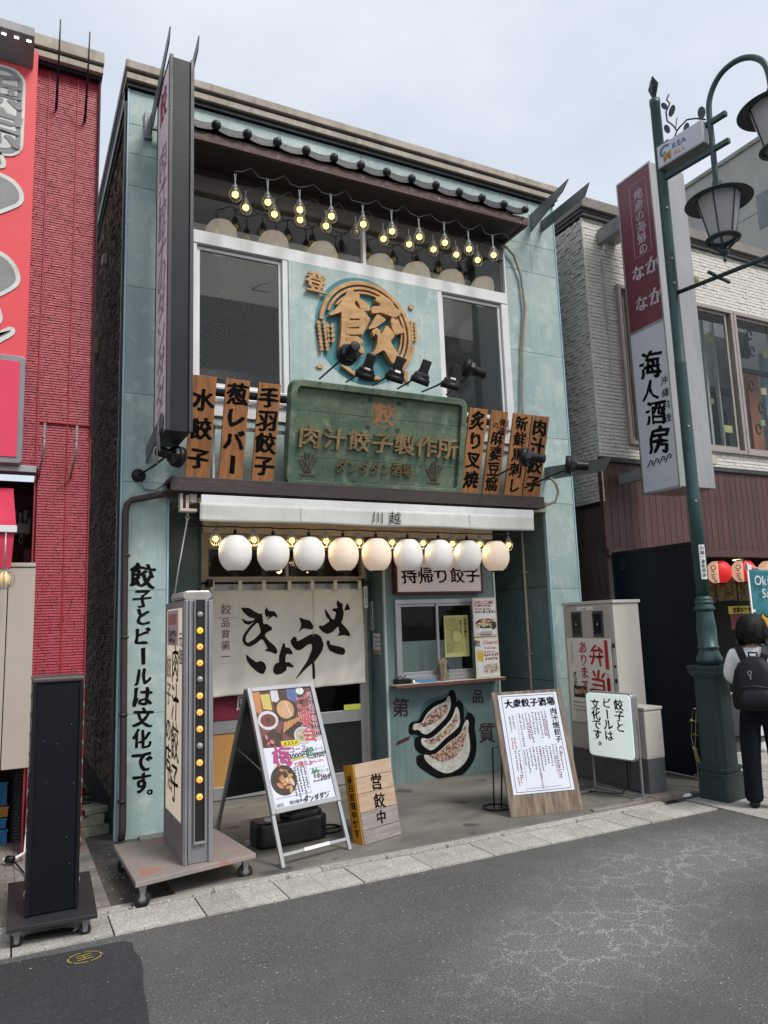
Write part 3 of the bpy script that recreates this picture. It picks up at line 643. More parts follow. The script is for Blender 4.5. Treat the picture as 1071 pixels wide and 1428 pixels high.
# entrance
mb = MB(); mb.box(1.62,1.69,7.03,7.12,.03,2.735); mb.box(3.30,3.345,7.03,7.12,.03,2.735); mb.box(1.69,3.30,7.035,7.12,2.36,2.735); mb.box(1.69,3.30,7.04,7.12,2.035,2.095); mb.box(2.47,2.50,7.05,7.10,2.095,2.36)
ob('door_frame', mb, beige, B, .003)
mb = MB(); mb.box(1.69,3.30,7.07,7.076,2.095,2.36); ob('transom_pane', mb, glassdk, B)
def door(x0, x1, y, wood):
    m = MB(); m.box(x0,x0+.055,y,y+.035,.035,2.035); m.box(x1-.06,x1,y,y+.035,.035,2.035); m.box(x0+.055,x1-.06,y+.001,y+.034,.035,.15); m.box(x0+.055,x1-.06,y+.001,y+.034,.63,.745); m.box(x0+.055,x1-.06,y+.001,y+.034,1.94,2.035)
    d = ob('door', m, silver, B, .003)
    q = MB(); q.box(x0+.055,x1-.06,y+.014,y+.02,.15,.63); ob('door_panel', q, M('amber_board', (.52,.27,.085), .5, col2=(.42,.21,.065), scale=2, stretch=(1,1,.3)) if wood else glasswire, d)
    q = MB(); q.box(x0+.055,x1-.06,y+.014,y+.02,.745,1.94); ob('pane', q, glassdk, d); return d
door(1.69, 2.50, 7.06, True); d2 = door(2.47, 3.30, 7.015, False)
mb = MB(); mb.sheet([(3.05,.745),(3.235,.745),(3.235,.80),(3.05,.80)], (0,7.010,0), (1,0,0), (0,0,1)); ob('sticker', mb, M('yellow_sticker', (.60,.62,.08), .5, bump=0), d2)
mb = MB(); mb.box(1.748,2.435,7.052,7.058,.75,1.02); ob('banner', mb, M('maroon_cloth', (.20,.018,.04), .8), B)
mb = MB(); put(mb, '原三', (1.95,7.048,.90), .16, vert=False); ob('lettering', mb, paper, B)
# dim interior
mb = MB(); mb.box(1.5,5.0,9.4,9.45,0,2.7); mb.box(1.45,1.5,7.2,9.4,0,2.7); mb.box(1.5,5,7.2,9.4,2.70,2.72); mb.box(1.5,5,7.2,9.4,-.02,.02); mb.box(5,5.05,7.4,9.4,0,2.7); ob('interior_wall', mb, M('warm_interior', (.14,.10,.07), .9, bump=0), B)
mb = MB(); mb.box(1.9,2.1,7.9,8.3,0,2.1); mb.box(2.7,2.9,8.2,8.6,0,2.1); mb.box(3.45,4.6,7.5,7.9,0,1.2); ob('interior_fitting', mb, M('dark_fitting', (.05,.04,.035), .7), B, split=True)
mb = MB()
for q in ((1.78,7.6,2.24),(2.62,7.7,2.20),(2.95,7.7,2.21),(3.05,7.9,1.5)): mb.lathe([(.001,-.03),(.03,-.01),(.03,.01),(.001,.03)], q, 10)
ob('interior_lamp', mb, M('interior_bulb', (1,.7,.4), .5, emit=(1,.62,.28), estr=4, bump=0), B, split=True)
# takeaway window and counter
mb = MB(); mb.box(3.505,4.515,6.69,6.76,1.785,1.83); mb.box(3.505,3.56,6.69,6.76,1.04,1.785); mb.box(4.46,4.515,6.69,6.76,1.04,1.785); mb.box(3.56,4.46,6.69,6.76,1.0,1.06); ob('window_frame', mb, silver, B, .003)
sash(3.56, 4.03, 1.06, 1.785, 6.72, glassdk, fm=silver); sash(3.99, 4.46, 1.06, 1.785, 6.70, glassdk, fm=silver)
mb = MB(); mb.box(3.6,4.44,6.95,6.96,1.05,1.40); ob('frosted_panel', mb, M('frosted', (.24,.30,.28), .6, emit=(.8,1,.95), estr=.03), B)  # faint emission lightens the panel, which is no lamp
mb = MB(); mb.box(3.42,4.72,6.55,6.715,.978,.996); c = ob('counter', mb, M('counter_top', (.62,.58,.52), .35), B, .003)
mb = MB(); mb.box(3.42,4.72,6.544,6.55,.962,.992); ob('edge', mb, M('counter_edge', (.14,.05,.035), .5), c)
# painted dumplings and characters on the wall below the counter (flat print)
layers = [('halo', M('mural_teal', (.05,.115,.12), .7, bump=0), ['halo']), ('outline', ink, ['blk1','blk2','blk3']), ('skin', M('mural_white', (.60,.60,.55), .7, col2=(.36,.36,.32), scale=16, bump=0), ['wht1','wht2','wht3']),
    ('filling', M('mural_filling', (.50,.36,.26), .7, col2=(.13,.05,.06), scale=42, bump=0, detail=3, lo=.44, hi=.56, speck=[(30,(.60,.42,.06),.62)]), ['fil1','fil2','fil3'])]
mur = MB(); ms = []
for i, (nm, mt, keys) in enumerate(layers):
    ms.append(mt); mur.cur = i
    for j, k in enumerate(keys):
        cx_ = sum(a for a, b in MUR[k])/len(MUR[k]); cz_ = sum(b for a, b in MUR[k])/len(MUR[k]); f_ = {'outline': 1.10, 'skin': .94, 'filling': .93}.get(nm, 1)
        mur.sheet([(cx_+(a-cx_)*f_, cz_+(b-cz_)*f_) for a, b in MUR[k]], (0,6.7235-.0012*i-.0003*j,0), XV, ZV)
mural = ob('mural', mur, ms, B)
mb = MB(); put(mb, '第', (3.545,6.722,.76), .19, rot=.1, off=.02); put(mb, '品', (4.47,6.722,.80), .15, off=.02); put(mb, '質', (4.56,6.722,.42), .21, off=.02)
mb.sheet([(3.47,.395),(3.62,.437),(3.645,.475),(3.60,.468),(3.49,.435)], (0,6.722,0), XV, ZV)
ob('lettering', mb, M('mural_maroon', (.055,.016,.02), .8, bump=0), B)
# calligraphy down the left pillar
mb = MB()
for i, (ch, zz, xx, sz) in enumerate(zip('餃子とビールは文化です。', [2.052,1.868,1.721,1.564,1.408,1.241,1.087,.922,.759,.586,.425,.334], [.973,.975,.98,.975,.985,.985,.985,.99,.985,.99,.99,1.03], [.215,.185,.17,.17,.16,.17,.185,.19,.18,.19,.17,.13])):
    put(mb, ch, (xx, 6.2975, zz), sz*.93, off=.040, warp=.026, rot=.11, seed=i, sx=.95)
ob('lettering', mb, ink, B)
# rain pipe, conduits
mb = MB(); mb.tube([(1.30,6.24,2.76),(1.20,6.22,2.745),(.87,6.235,2.665),(.835,6.24,2.63),(.822,6.24,2.56),(.83,6.245,1.5),(.845,6.25,.12),(.83,6.20,.04)], .027, 12)
for zz in (2.2,1.55,.95,.3): mb.cyl((.834,6.243,zz),(.834,6.243,zz+.02),.032,n=12)
ob('rain_pipe', mb, darkwood, B)
mb = MB(); mb.tube([(4.78,6.26,5.735),(4.86,6.25,5.73),(4.95,6.25,5.655),(5.04,6.26,5.43),(5.065,6.26,5.05),(5.0,6.26,4.6),(4.94,6.26,3.95),(4.93,6.26,2.95)], .017, 8); ob('conduit', mb, M('conduit_beige', (.38,.33,.25), .6), B)
mb = MB(); mb.tube([(5.06,6.02,3.06),(5.13,6.02,2.99),(5.15,6.02,2.90),(5.10,6.02,2.80),(4.98,6.05,2.76),(4.9,6.2,2.74)], .014, 8); ob('conduit', mb, M('conduit_beige', (.38,.33,.25), .6), B)
mb = MB(); mb.tube([(5.165,6.70,2.73),(5.165,6.70,.03)], .016, 8)
for zz in (2.1,1.2): mb.box(5.14,5.187,6.67,6.73,zz,zz+.02)
ob('conduit', mb, beige, B)
# beam the signs stand on
mb = MB(); mb.box(1.135,4.94,6.0,6.298,2.812,2.842); mb.box(1.135,4.94,6.0,6.02,2.722,2.812); mb.box(1.135,4.94,6.02,6.298,2.722,2.742)
ob('sign_beam', mb, darkwood, B, .003)
mb = MB()
for xx in (1.5,2.0,2.6,3.4,4.1,4.6): mb.box(xx,xx+.02,6.02,6.30,3.30,3.32); mb.box(xx,xx+.02,6.10,6.12,2.85,3.30)
mb.box(1.3,4.9,6.08,6.10,3.29,3.32); mb.box(1.3,4.9,5.99,6.01,3.50,3.52); ob('sign_rack', mb, silver, B)
# sign brackets left from a removed sign on the right
def blade(x, pts): 
    m = MB(); m.prism([(a, b) for a, b in pts], (x,0,0), (0,-1,0), (0,0,1), .012); ob('bracket', m, M('galvanised', (.17,.19,.20), .45, metal=.4), B)
blade(5.25, [(-6.30,6.03),(-6.30,6.24),(-5.62,6.30),(-5.72,6.21)])
blade(5.41, [(-6.30,6.06),(-6.30,6.20),(-5.48,6.215),(-5.56,6.10)])
blade(5.22, [(-6.30,3.09),(-6.30,3.235),(-5.30,3.135),(-5.40,3.02)])

# ================================================================== RED BUILDING (left)
R = thing('red_building', 'red split-face brick shop with red signboards and a narrow alley beside it', 'building', (-.6,6.9,0))
redm = M('red_brick', (.46,.045,.075), .40, col2=(.33,.028,.05), scale=16, bump=.45, bscale=110, lo=.35, hi=.65, streak=.12, speck=[(2,(.40,.05,.07),.5,.3)])
mb = MB(); mb.box(-3,.548,6.335,6.62,2.90,6.45); mb.box(.17,.548,6.335,6.62,0,2.90); mb.box(-3,-.9,6.62,12,0,6.45); ob('wall', mb, M('red_mortar', (.09,.006,.014), .8), R)
mb = MB(); z = .0; r2 = random.Random(5)
while z < 6.40:
    h = .0215; x0 = -.10 if z > 2.9 else .17; x = x0 - r2.random()*.1
    while x < .545:
        L = r2.uniform(.10,.22); a, b = max(x, x0), min(x+L-.004, .545)
        # vertical joints of the cladding boards
        if b > a:
            d = r2.uniform(.009,.013); d2 = d*r2.uniform(.85,1)
            mb.add([(a,6.335-d,z),(b,6.335-d2,z),(b,6.335-d2*.8,z+h-.006),(a,6.335-d*.8,z+h-.006),(a,6.336,z),(b,6.336,z),(b,6.336,z+h-.004),(a,6.336,z+h-.004)], [(0,1,2,3),(0,4,5,1),(3,2,6,7),(0,3,7,4),(1,5,6,2)])
        x += L
    z += h
ob('brick', mb, redm, R, kind='stuff')
mb = MB(); mb.box(.146,.156,6.316,6.34,0,6.40); mb.box(.373,.382,6.316,6.34,0,6.40); mb.box(.545,.554,6.31,6.34,0,6.40); mb.box(.17,.545,6.306,6.34,3.28,3.29); ob('joint_trim', mb, redp, R, split=True)
mb = MB(); mb.box(-3,.575,6.20,6.55,6.515,6.625); ob('parapet_cap', mb, capc, R, .006)
mb = MB(); mb.box(-3,.565,6.24,6.5,6.49,6.515); mb.box(-3,.56,6.27,6.4,6.40,6.435); mb.box(.548,.560,6.28,6.62,3.2,6.44); ob('flashing', mb, blackm, R)
mb = MB(); mb.box(-3,.57,6.22,6.5,6.435,6.49); ob('fascia_band', mb, capc, R, .003)
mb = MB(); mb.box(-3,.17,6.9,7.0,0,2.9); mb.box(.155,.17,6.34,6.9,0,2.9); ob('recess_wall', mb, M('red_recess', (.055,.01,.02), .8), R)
mb = MB(); mb.box(-3,.155,6.20,6.34,2.845,2.895); ob('canopy_edge', mb, silver, R, .003)
mb = MB()
for xx, zz in ((.02,2.62),(.06,2.60),(.10,2.62),(.13,2.55),(.08,2.50)): mb.cyl((xx,6.7,zz),(xx,6.7,zz-.10),.015,n=8)
mb.box(-.02,.13,6.6,6.75,2.42,2.50); mb.tube([(.07,6.6,2.40),(.055,6.6,2.36),(.07,6.6,2.33),(.085,6.6,2.36)], .004, 6, closed=True); ob('piping', mb, M('grey_pipe', (.22,.20,.20), .6), R)
mb = MB(); mb.box(.10,.16,6.86,6.9,2.21,2.32); ob('switch_box', mb, M('red_box', (.25,.03,.05), .5), R)
# facade signs
t = thing('red_signboard', 'tall pink-red signboard with grey and white lettering under a lamp hood', 'sign', (-.5,6.2,3.7))
mb = MB(); mb.box(-1.6,.055,6.20,6.33,3.72,6.45); ob('board', mb, M('red_vinyl', (.80,.085,.095), .40, col2=(.72,.06,.075), scale=1.2, bump=.05), t, .004)
wv = M('sign_white', (.72,.72,.68), .5, bump=0); gv = M('sign_grey', (.27,.27,.27), .5, bump=0)
mb = MB()
def rrect(w, h, r, n=5):
    P = []
    for cx, cy, a0 in ((w/2-r,h/2-r,0),(-w/2+r,h/2-r,pi/2),(-w/2+r,-h/2+r,pi),(w/2-r,-h/2+r,1.5*pi)):
        for k in range(n+1): a = a0 + k*pi/2/n; P.append((cx + r*cos(a), cy + r*sin(a)))
    return P
mb.prism(rrect(.62,.80,.13), (-.34,6.190,5.83), XV, ZV, .012); mb.cur = 1
mb.prism(rrect(.575,.755,.115), (-.34,6.187,5.83), XV, ZV, .010); mb.cur = 0
mb.prism(rrect(.50,.68,.09), (-.34,6.184,5.83), XV, ZV, .010)
ob('name_plate', mb, [wv, gv], t)
mb = MB(); mb.cur = 1; put(mb, '浜宗', (-.215,6.178,6.00), .34, off=.035, step=.33, warp=.02)
def blob_(P, f=1.0):
    cx_, cz_ = sum(a for a, b in P)/len(P), sum(b for a, b in P)/len(P); return chaikin([(cx_+(a-cx_)*f, cz_+(b-cz_)*f) for a, b in P], 2)
def inset(P, d):
    Q = []; n_ = len(P)
    ar = sum(P[i][0]*P[(i+1) % n_][1] - P[(i+1) % n_][0]*P[i][1] for i in range(n_)); sg = 1 if ar > 0 else -1
    for i in range(n_):
        a, b, c = Vector(P[i-1]), Vector(P[i]), Vector(P[(i+1) % n_]); e = ((b-a).normalized() + (c-b).normalized()); e = e.normalized() if e.length > 1e-6 else (b-a).normalized()
        Q.append((b.x - sg*e.y*d, b.y + sg*e.x*d))
    return Q
for P in ([(-.30,5.52),(-.18,5.46),(-.135,5.34),(-.20,5.30),(-.42,5.38),(-.50,5.50)],
          [(-.62,5.20),(-.40,5.30),(-.12,5.27),(-.015,5.17),(-.005,5.05),(-.10,4.97),(-.30,4.84),(-.60,4.80),(-.75,5.0)],
          [(-.60,4.62),(-.30,4.64),(-.12,4.60),(-.03,4.50),(.0,4.37),(-.08,4.28),(-.19,4.20),(-.125,4.11),(-.12,4.0),(-.30,3.90),(-.60,3.95),(-.70,4.3)],
          [(-.28,3.84),(-.16,3.93),(-.075,4.00),(-.03,3.985),(-.035,3.93),(-.13,3.86),(-.22,3.76),(-.5,3.74),(-.5,3.80)]):
    Q = blob_(P); mb.cur = 0; mb.prism(Q, (0,6.190,0), XV, ZV, .008); mb.cur = 1; mb.prism(inset(Q, .034), (0,6.187,0), XV, ZV, .006)
ob('lettering', mb, [wv, gv], t)
t = thing('sign_light_hood', 'grey metal hood with downlights above the tall red signboard', 'sign lamp', (-.5,6.05,6.4))
mb = MB(); mb.add([(-1.6,5.93,6.36),(.02,5.93,6.36),(.02,6.20,6.27),(-1.6,6.20,6.27),(-1.6,5.93,6.44),(.02,5.93,6.44),(.02,6.20,6.52),(-1.6,6.20,6.52)],
   [(0,3,2,1),(4,5,6,7),(0,1,5,4),(1,2,6,5),(2,3,7,6),(3,0,4,7)]); ob('hood', mb, greym, t, .006)
mb = MB()
for xx in (-.02,-.11,-.20,-.29): mb.box(xx-.015,xx+.015,5.97,6.03,6.342,6.352)
ob('diode', mb, M('white_diode', (1,1,1), .5, emit=(1,1,1), estr=5, bump=0), t, split=True)
t = thing('framed_red_sign', 'blank red sign in a grey metal frame below the tall signboard', 'sign', (-.5,6.2,3.3))
mb = MB(); mb.prism(rrect(1.5,.845,.03), (-.70,6.10,3.31), XV, ZV, .20); ob('frame', mb, greym, t, .005)
mb = MB(); mb.box(-1.40,.012,6.092,6.10,2.935,3.685); ob('face', mb, M('red_acrylic', (.78,.05,.11), .3, var=.04, bump=0), t)
t = thing('red_awning', 'red cloth awning with a white roller end, beside the red shop', 'awning', (-.5,6.0,2.5))
mb = MB()
P0 = [(-1.5,6.25,2.72),(-.0,6.25,2.72),(.028,5.98,2.40),(-1.5,5.98,2.40)]
mb.add(P0 + [(x, y, z-.012) for x, y, z in P0], [(0,1,2,3),(7,6,5,4),(0,4,5,1),(1,5,6,2),(2,6,7,3),(3,7,4,0)]); ob('canvas', mb, M('red_canvas', (.62,.03,.08), .7, bump=.2, bscale=8), t)
mb = MB(); mb.box(-1.5,.035,5.955,5.99,2.345,2.395); ob('roller_bar', mb, white, t, .004)
mb = MB(); mb.prism([(-1.5,0),(0,0),(-.012,-.25),(-1.5,-.25)], (.018,5.985,2.34), XV, ZV, .006); ob('valance', mb, M('red_canvas', (.62,.03,.08), .7), t)
t = thing('bulb_lamp', 'clear round bulb in a wire guard below the red awning', 'lamp', (-.035,5.9,2.0))
mb = MB(); mb.lathe([(.001,-.05),(.035,-.035),(.047,0),(.035,.035),(.015,.055),(.001,.06)], (-.035,5.9,2.0), 14); ob('bulb', mb, M('amber_bulb', (.8,.6,.3), .2, emit=(1,.7,.3), estr=.12, bump=0), t)
mb = MB()
for a in range(4): mb.tube([(-.035+.02*cos(a*pi/4),5.9+.02*sin(a*pi/4),2.08)]+[(-.035+.07*sin(u)*cos(a*pi/4),5.9+.07*sin(u)*sin(a*pi/4),2+.07*cos(u)) for u in (.4,1,1.57,2.2,2.8,3.4,4.1,4.7,5.3,5.9)], .003, 4)
mb.cyl((-.035,5.9,2.07),(-.035,5.9,2.34),.006,n=6); ob('guard', mb, silver, t)
t = thing('beige_cabinet', 'tall beige metal box hung over the crates, beside the red shop', 'cabinet', (-.3,6.2,.65))
mb = MB(); mb.box(-1.2,-.012,6.10,6.6,.66,2.10); mb.box(-.006,.172,6.10,6.6,.66,2.10); mb.box(-1.2,.172,6.09,6.6,2.105,2.135); ob('panel', mb, M('beige_steel', (.46,.40,.34), .5, var=.04, bump=.03), t, .004)
tb = M('blue_crate', (.02,.19,.42), .5, var=.1); to = M('orange_crate', (.60,.24,.03), .5, var=.1)
for i, (z0, z1, mt, lb) in enumerate(((.0,.125,tb,'blue plastic crate at the bottom of the stack, beside the red shop'),(.125,.21,tb,'blue plastic crate just below the orange one, beside the red shop'),(.21,.295,to,'orange plastic crate between blue crates, beside the red shop'),(.295,.48,tb,'blue plastic crate on top of the orange one, beside the red shop'))):
    m = MB(); x0, x1, y0, y1 = -.45, .055 - .01*(i % 2), 6.72, 7.0
    t = thing('plastic_crate', lb, 'crate', ((x0+x1)/2,(y0+y1)/2,z0), group='stacked plastic crates')
    m.box(x0,x1,y0,y0+.012,z0+.004,z1-.004); m.box(x0,x1,y1-.012,y1,z0+.004,z1-.004); m.box(x0,x0+.012,y0+.012,y1-.012,z0+.004,z1-.004); m.box(x1-.012,x1,y0+.012,y1-.012,z0+.004,z1-.004); m.box(x0+.012,x1-.012,y0+.012,y1-.012,z0+.004,z0+.014)
    ob('shell', m, mt, t, .002)
    m = MB(); m.box(x0-.006,x1+.006,y0-.006,y0+.002,z1-.022,z1-.004)
    for k in range(5): m.box(x1-.05-.1*k-.006,x1-.05-.1*k+.006,y0-.006,y0+.001,z0+.004,z1-.022)
    ob('rib', m, mt, t)
t = thing('flexible_duct', 'black ribbed flexible duct standing under the beige box', 'duct', (.15,6.78,0))
mb = MB(); pr = []
for k in range(24): pr += [(.075, .005+.025*k), (.085, .012+.025*k), (.085, .022+.025*k), (.075, .028+.025*k)]
mb.lathe(pr, (.145,6.80,0), 20); ob('hose', mb, M('duct_plastic', (.03,.03,.032), .5), t)
mb = MB(); mb.box(.06,.235,6.72,6.92,.60,.78); ob('collar', mb, black, t, .01)
# thin metal rods fixed to the red wall
for i, (xa, ya, za, xb, yb, zb, lb) in enumerate(((.208,6.27,6.05,.205,5.92,6.58,'left thin dark rod rising above the red wall'),(.436,6.27,6.00,.43,5.92,6.55,'right thin dark rod rising above the red wall'))):
    m = MB(); m.tube([(xa,6.32,za),(xa,ya-.01,za+.02),((xa+xb)/2,(ya+yb)/2-.03,(za+zb)/2),(xb,yb,zb)], [.012,.011,.008,.005], 6); tag(ob('metal_rod', m, blackm), lb, 'rod', 'rods on the red wall')
for i, (xa, lb) in enumerate(((.20,'left small grey hook bracket on the red wall'),(.43,'right small grey hook bracket on the red wall'))):
    m = MB(); m.box(xa-.008,xa+.008,6.10,6.12,3.10,3.22); m.tube([(xa,6.11,3.12),(xa,6.12,3.0),(xa-.02,6.22,2.88),(xa-.02,6.32,2.85)], .009, 6); tag(ob('hook_bracket', m, greym), lb, 'bracket', 'hooks on the red wall')

# ================================================================== RIGHT BUILDING
T = thing('tiled_building', 'white tiled shop right of the teal building with brown board fascia', 'building', (8,7.2,0))
tw = M('white_tile', (.70,.675,.61), .6, col2=(.60,.575,.52), scale=11, bump=.3, bscale=70)
mb = MB(); mb.box(6.075,6.55,6.33,12,2.88,6.44); mb.box(6.55,6.66,6.33,6.6,3.40,3.62); mb.box(6.55,6.66,6.33,6.6,5.58,6.44)
mb.box(6.66,7.78,6.33,6.6,3.40,6.44); mb.box(7.78,14,6.33,6.6,5.58,6.44); mb.box(7.78,14,6.33,6.6,3.40,3.64); mb.box(6.10,14,6.36,6.6,2.315,3.40); mb.box(6.075,6.2,6.34,9.0,0,2.88)
ob('wall', mb, M('tile_mortar', (.075,.07,.062), .9), T)
mb = MB(); z = 3.42; row = 0; r2 = random.Random(9)
while z < 6.40:
    x = 6.055 + (0 if row % 2 else -.06)
    while x < 10.2:
        a, b = max(x, 6.055), x + .118
        segs = [(a, b)]
        for (ha, hb, hz0, hz1) in ((7.79,14,3.63,5.61),(6.525,6.715,3.61,5.61)):
            if hz0 < z+.02 < hz1: segs = [q for (u, v) in segs for q in ((u, min(v, ha)), (max(u, hb), v)) if q[1]-q[0] > .004]
        for (a, b) in segs:
            d = r2.uniform(.012,.019)
            mb.box(a, b, 6.331-d, 6.332, z, z+.0385)
        x += .122
    z += .0455; row += 1
ob('tile', mb, tw, T, kind='stuff')
mb = MB(); z = 2.90; row = 0
while z < 6.40:
    y = 6.31 + (0 if row % 2 else -.03)
    while y < 9.0:
        a, b = max(y, 6.31), y + .053; d = r2.uniform(.006,.022)
        mb.add([(6.077-d,a,z),(6.077-d,b,z),(6.077-d,b,z+.0375),(6.077-d,a,z+.041),(6.078,a,z),(6.078,b,z),(6.078,b,z+.0375),(6.078,a,z+.0375)], [(0,3,2,1),(0,1,5,4),(2,3,7,6),(1,2,6,5),(3,0,4,7)])
        y += .060
    z += .0455; row += 1
ob('side_tile', mb, tw, T, kind='stuff')
mb = MB(); mb.box(6.0,14,6.22,6.6,6.50,6.63); mb.box(6.0,6.2,6.6,12,6.50,6.63); ob('parapet_cap', mb, M('brown_grey_cap', (.24,.215,.195), .7, streak=.3), T, .006)
mb = MB(); mb.box(6.02,14,6.26,6.6,6.46,6.50); mb.box(6.02,6.2,6.6,12,6.46,6.50); mb.box(6.04,14,6.27,6.5,6.42,6.46); mb.box(6.04,6.1,6.5,12,6.42,6.46); ob('flashing', mb, M('dark_grey_metal', (.07,.065,.065), .5), T)
# fascia boards, one by one
brown = M('brown_board', (.095,.038,.032), .55, col2=(.065,.026,.023), scale=4, stretch=(6,1,.6), bump=.25, bscale=30, rand=.16)
mb = MB(); mb.box(6.06,14,6.335,6.36,2.32,3.40); ob('fascia_back', mb, dkgap, T)
mb = MB(); mb.box(6.045,6.058,6.31,6.36,2.3,3.40); ob('corner_board', mb, brown, T)
bme = boxmesh('fascia_board', .097, .022, 1.02, brown)
for i in range(38): piece('fascia_board', bme, (6.11 + .1035*i, 6.325, 2.855), T)
mb = MB(); mb.box(6.04,14,6.28,6.34,3.365,3.425); ob('fascia_cap', mb, charcoal, T, .004)
mb = MB(); mb.box(6.04,14,6.27,6.34,2.27,2.345); ob('fascia_base', mb, M('brown_base', (.09,.035,.03), .5), T, .003)
sbm = M('weathered_board', (.085,.062,.05), .8, col2=(.05,.037,.03), scale=5, stretch=(1,7,.5), streak=.5, bump=.4, bscale=30, rand=.15)
bme2 = boxmesh('side_board', .02, .105, 2.86, sbm)
for i in range(9): piece('side_board', bme2, (6.068, 6.375 + .109*i, 1.43), T)
mb = MB(); mb.box(6.03,6.08,6.36,9,2.86,2.90); ob('side_flashing', mb, blackm, T)
# upper windows
wf = M('bronze_frame', (.36,.31,.28), .45, metal=.2, var=.08)
def rwin(x0, x1, z0, z1):
    m = MB(); f = .05
    m.box(x0,x1,6.27,6.36,z1-f,z1); m.box(x0,x1,6.27,6.36,z0,z0+f); m.box(x0,x0+f,6.271,6.36,z0+f,z1-f); m.box(x1-f,x1,6.271,6.36,z0+f,z1-f)
    o = ob('window_frame', m, wf, T, .004)
    def sh(a, b, y):
        m = MB(); g = .035; m.box(a,b,y,y+.03,z1-f-g,z1-f); m.box(a,b,y,y+.03,z0+f,z0+f+g*1.4); m.box(a,a+g,y+.001,y+.029,z0+f+g*1.4,z1-f-g); m.box(b-g,b,y+.001,y+.029,z0+f+g*1.4,z1-f-g)
        w = ob('window', m, wf, T); m = MB(); m.box(a+g,b-g,y+.012,y+.018,z0+f+g*1.4,z1-f-g); 
        p = ob('pane', m, glassdk, w)
    return sh
s = rwin(6.52,6.72,3.60,5.62); s(6.57,6.67,6.32)
s = rwin(7.78,8.60,3.62,5.62); s(7.83,8.50,6.31)
s = rwin(8.61,9.45,3.62,5.62); s(8.66,9.40,6.31)
s = rwin(9.46,10.4,3.62,5.62); s(9.51,10.35,6.31)
mb = MB(); mb.box(7.0,11,8.2,8.25,3.4,6.3); mb.box(7.0,11,6.6,8.2,3.3,3.35); ob('room_wall', mb, M('tile_room', (.15,.18,.165), .9, bump=0), T)
def at_depth(x, z, y, y0=6.3): return x*y/y0, 1.6+(z-1.6)*y/y0
for (xa, xb, za, zb, yy, mt) in ((8.78,9.0,3.7,4.75,7.0,M('room_rust', (.36,.13,.07), .8)),(9.12,9.4,3.7,5.1,7.1,M('room_blue', (.20,.30,.36), .7)),(7.98,8.02,3.7,5.5,6.9,M('room_pale', (.5,.52,.5), .7)),(8.20,8.22,3.7,5.5,6.9,M('room_pale', (.5,.52,.5), .7)),
        (7.85,8.5,4.42,4.50,7.3,M('room_dark', (.05,.055,.055), .8)),(7.85,8.15,3.7,4.42,7.4,M('room_dark', (.05,.055,.055), .8)),(8.30,8.5,3.7,4.2,7.2,M('room_dark', (.05,.055,.055), .8)),(8.7,9.4,4.78,4.84,6.95,M('room_dark', (.05,.055,.055), .8)),(8.72,8.9,5.0,5.35,7.2,M('room_dark', (.05,.055,.055), .8))):
    a, c = at_depth(xa, za, yy); b, d = at_depth(xb, zb, yy); ob('room_item', bx(a, b, yy, yy+.05, c, d), mt, T)
mb = MB()
for a, b, c, d in ((8.14,5.18,.10,.14),(9.10,4.55,.12,.10),(8.05,4.3,.06,.07),(9.0,4.1,.1,.08),(9.25,5.1,.14,.12),(8.30,3.95,.16,.10)):
    a, b = at_depth(a, b, 6.62); mb.box(a-c/2,a+c/2,6.62,6.63,b-d/2,b+d/2)
ob('notice', mb, M('yellow_note', (.55,.52,.22), .7, bump=0), T, split=True)
mb = MB()
for k, (a, b) in enumerate(((8.86,5.25),(8.93,5.33),(8.80,5.12),(8.95,5.10),(8.85,4.6),(9.0,4.3),(8.9,4.0))):
    a, b = at_depth(a, b, 6.55); mb.tube([(a+.05*cos(q), 6.55, b+.07*sin(q)) for q in [j_*.7 for j_ in range(9)]], .012, 5)
ob('wire_ornament', mb, blackm, T)
mb = MB(); mb.box(7.78,7.90,6.20,6.30,3.43,3.53); mb.lathe([(.001,-.05),(.05,-.04),(.065,.02),(.03,.05)], (7.85,6.22,5.90), 12); ob('outlet_vent', mb, M('vent_cream', (.52,.48,.33), .5), T, .004, split=True)
mb = MB(); mb.box(6.30,6.315,6.27,6.30,5.0,5.9); mb.tube([(6.30,6.28,5.95),(6.34,6.28,5.95),(6.52,6.28,5.94)], .006, 5); mb.tube([(6.30,6.28,4.5),(6.29,6.28,4.4),(6.40,6.2,4.42),(6.52,6.1,4.5)], .005, 5); mb.tube([(6.31,6.28,5.0),(6.30,6.28,4.45)], .006, 5); ob('wall_conduit', mb, M('conduit_white', (.45,.42,.38), .6), T, split=True)
# ground floor opening
mb = MB(); mb.box(6.2,14,9.0,9.05,0,2.9); mb.box(6.2,14,6.4,9.0,2.30,2.35); mb.box(6.2,14,6.5,9.0,-.01,.02); ob('interior_wall', mb, M('bar_interior', (.022,.02,.022), .8, bump=0), T)
mb = MB(); mb.box(6.2,7.45,6.45,6.6,0,2.3); mb.box(7.6,7.9,8.3,8.6,0,2.2); mb.box(8.95,10,6.9,7.1,0,.9); mb.box(8.2,8.9,7.6,7.9,0,.8); mb.box(9.2,9.6,7.0,7.2,.9,1.3); ob('interior_fitting', mb, M('bar_fitting', (.05,.045,.045), .6), T, split=True)
ssm = M('reed_mat', (.20,.155,.055), .9, col2=(.05,.04,.02), scale=38, detail=2, bump=.3, lo=.45, hi=.55)
for x0, x1, z0 in ((7.95,8.38,1.72),(8.41,8.80,1.74),(8.83,9.25,1.73),(9.28,9.7,1.73)):
    m = MB(); m.box(x0,x1,6.82,6.835,z0,2.22); ob('reed_screen', m, ssm, T)
mb = MB(); mb.box(8.58,9.0,6.80,6.81,1.56,1.665); ob('yellow_notice', mb, M('yellow_board', (.50,.38,.04), .6, bump=0), T)
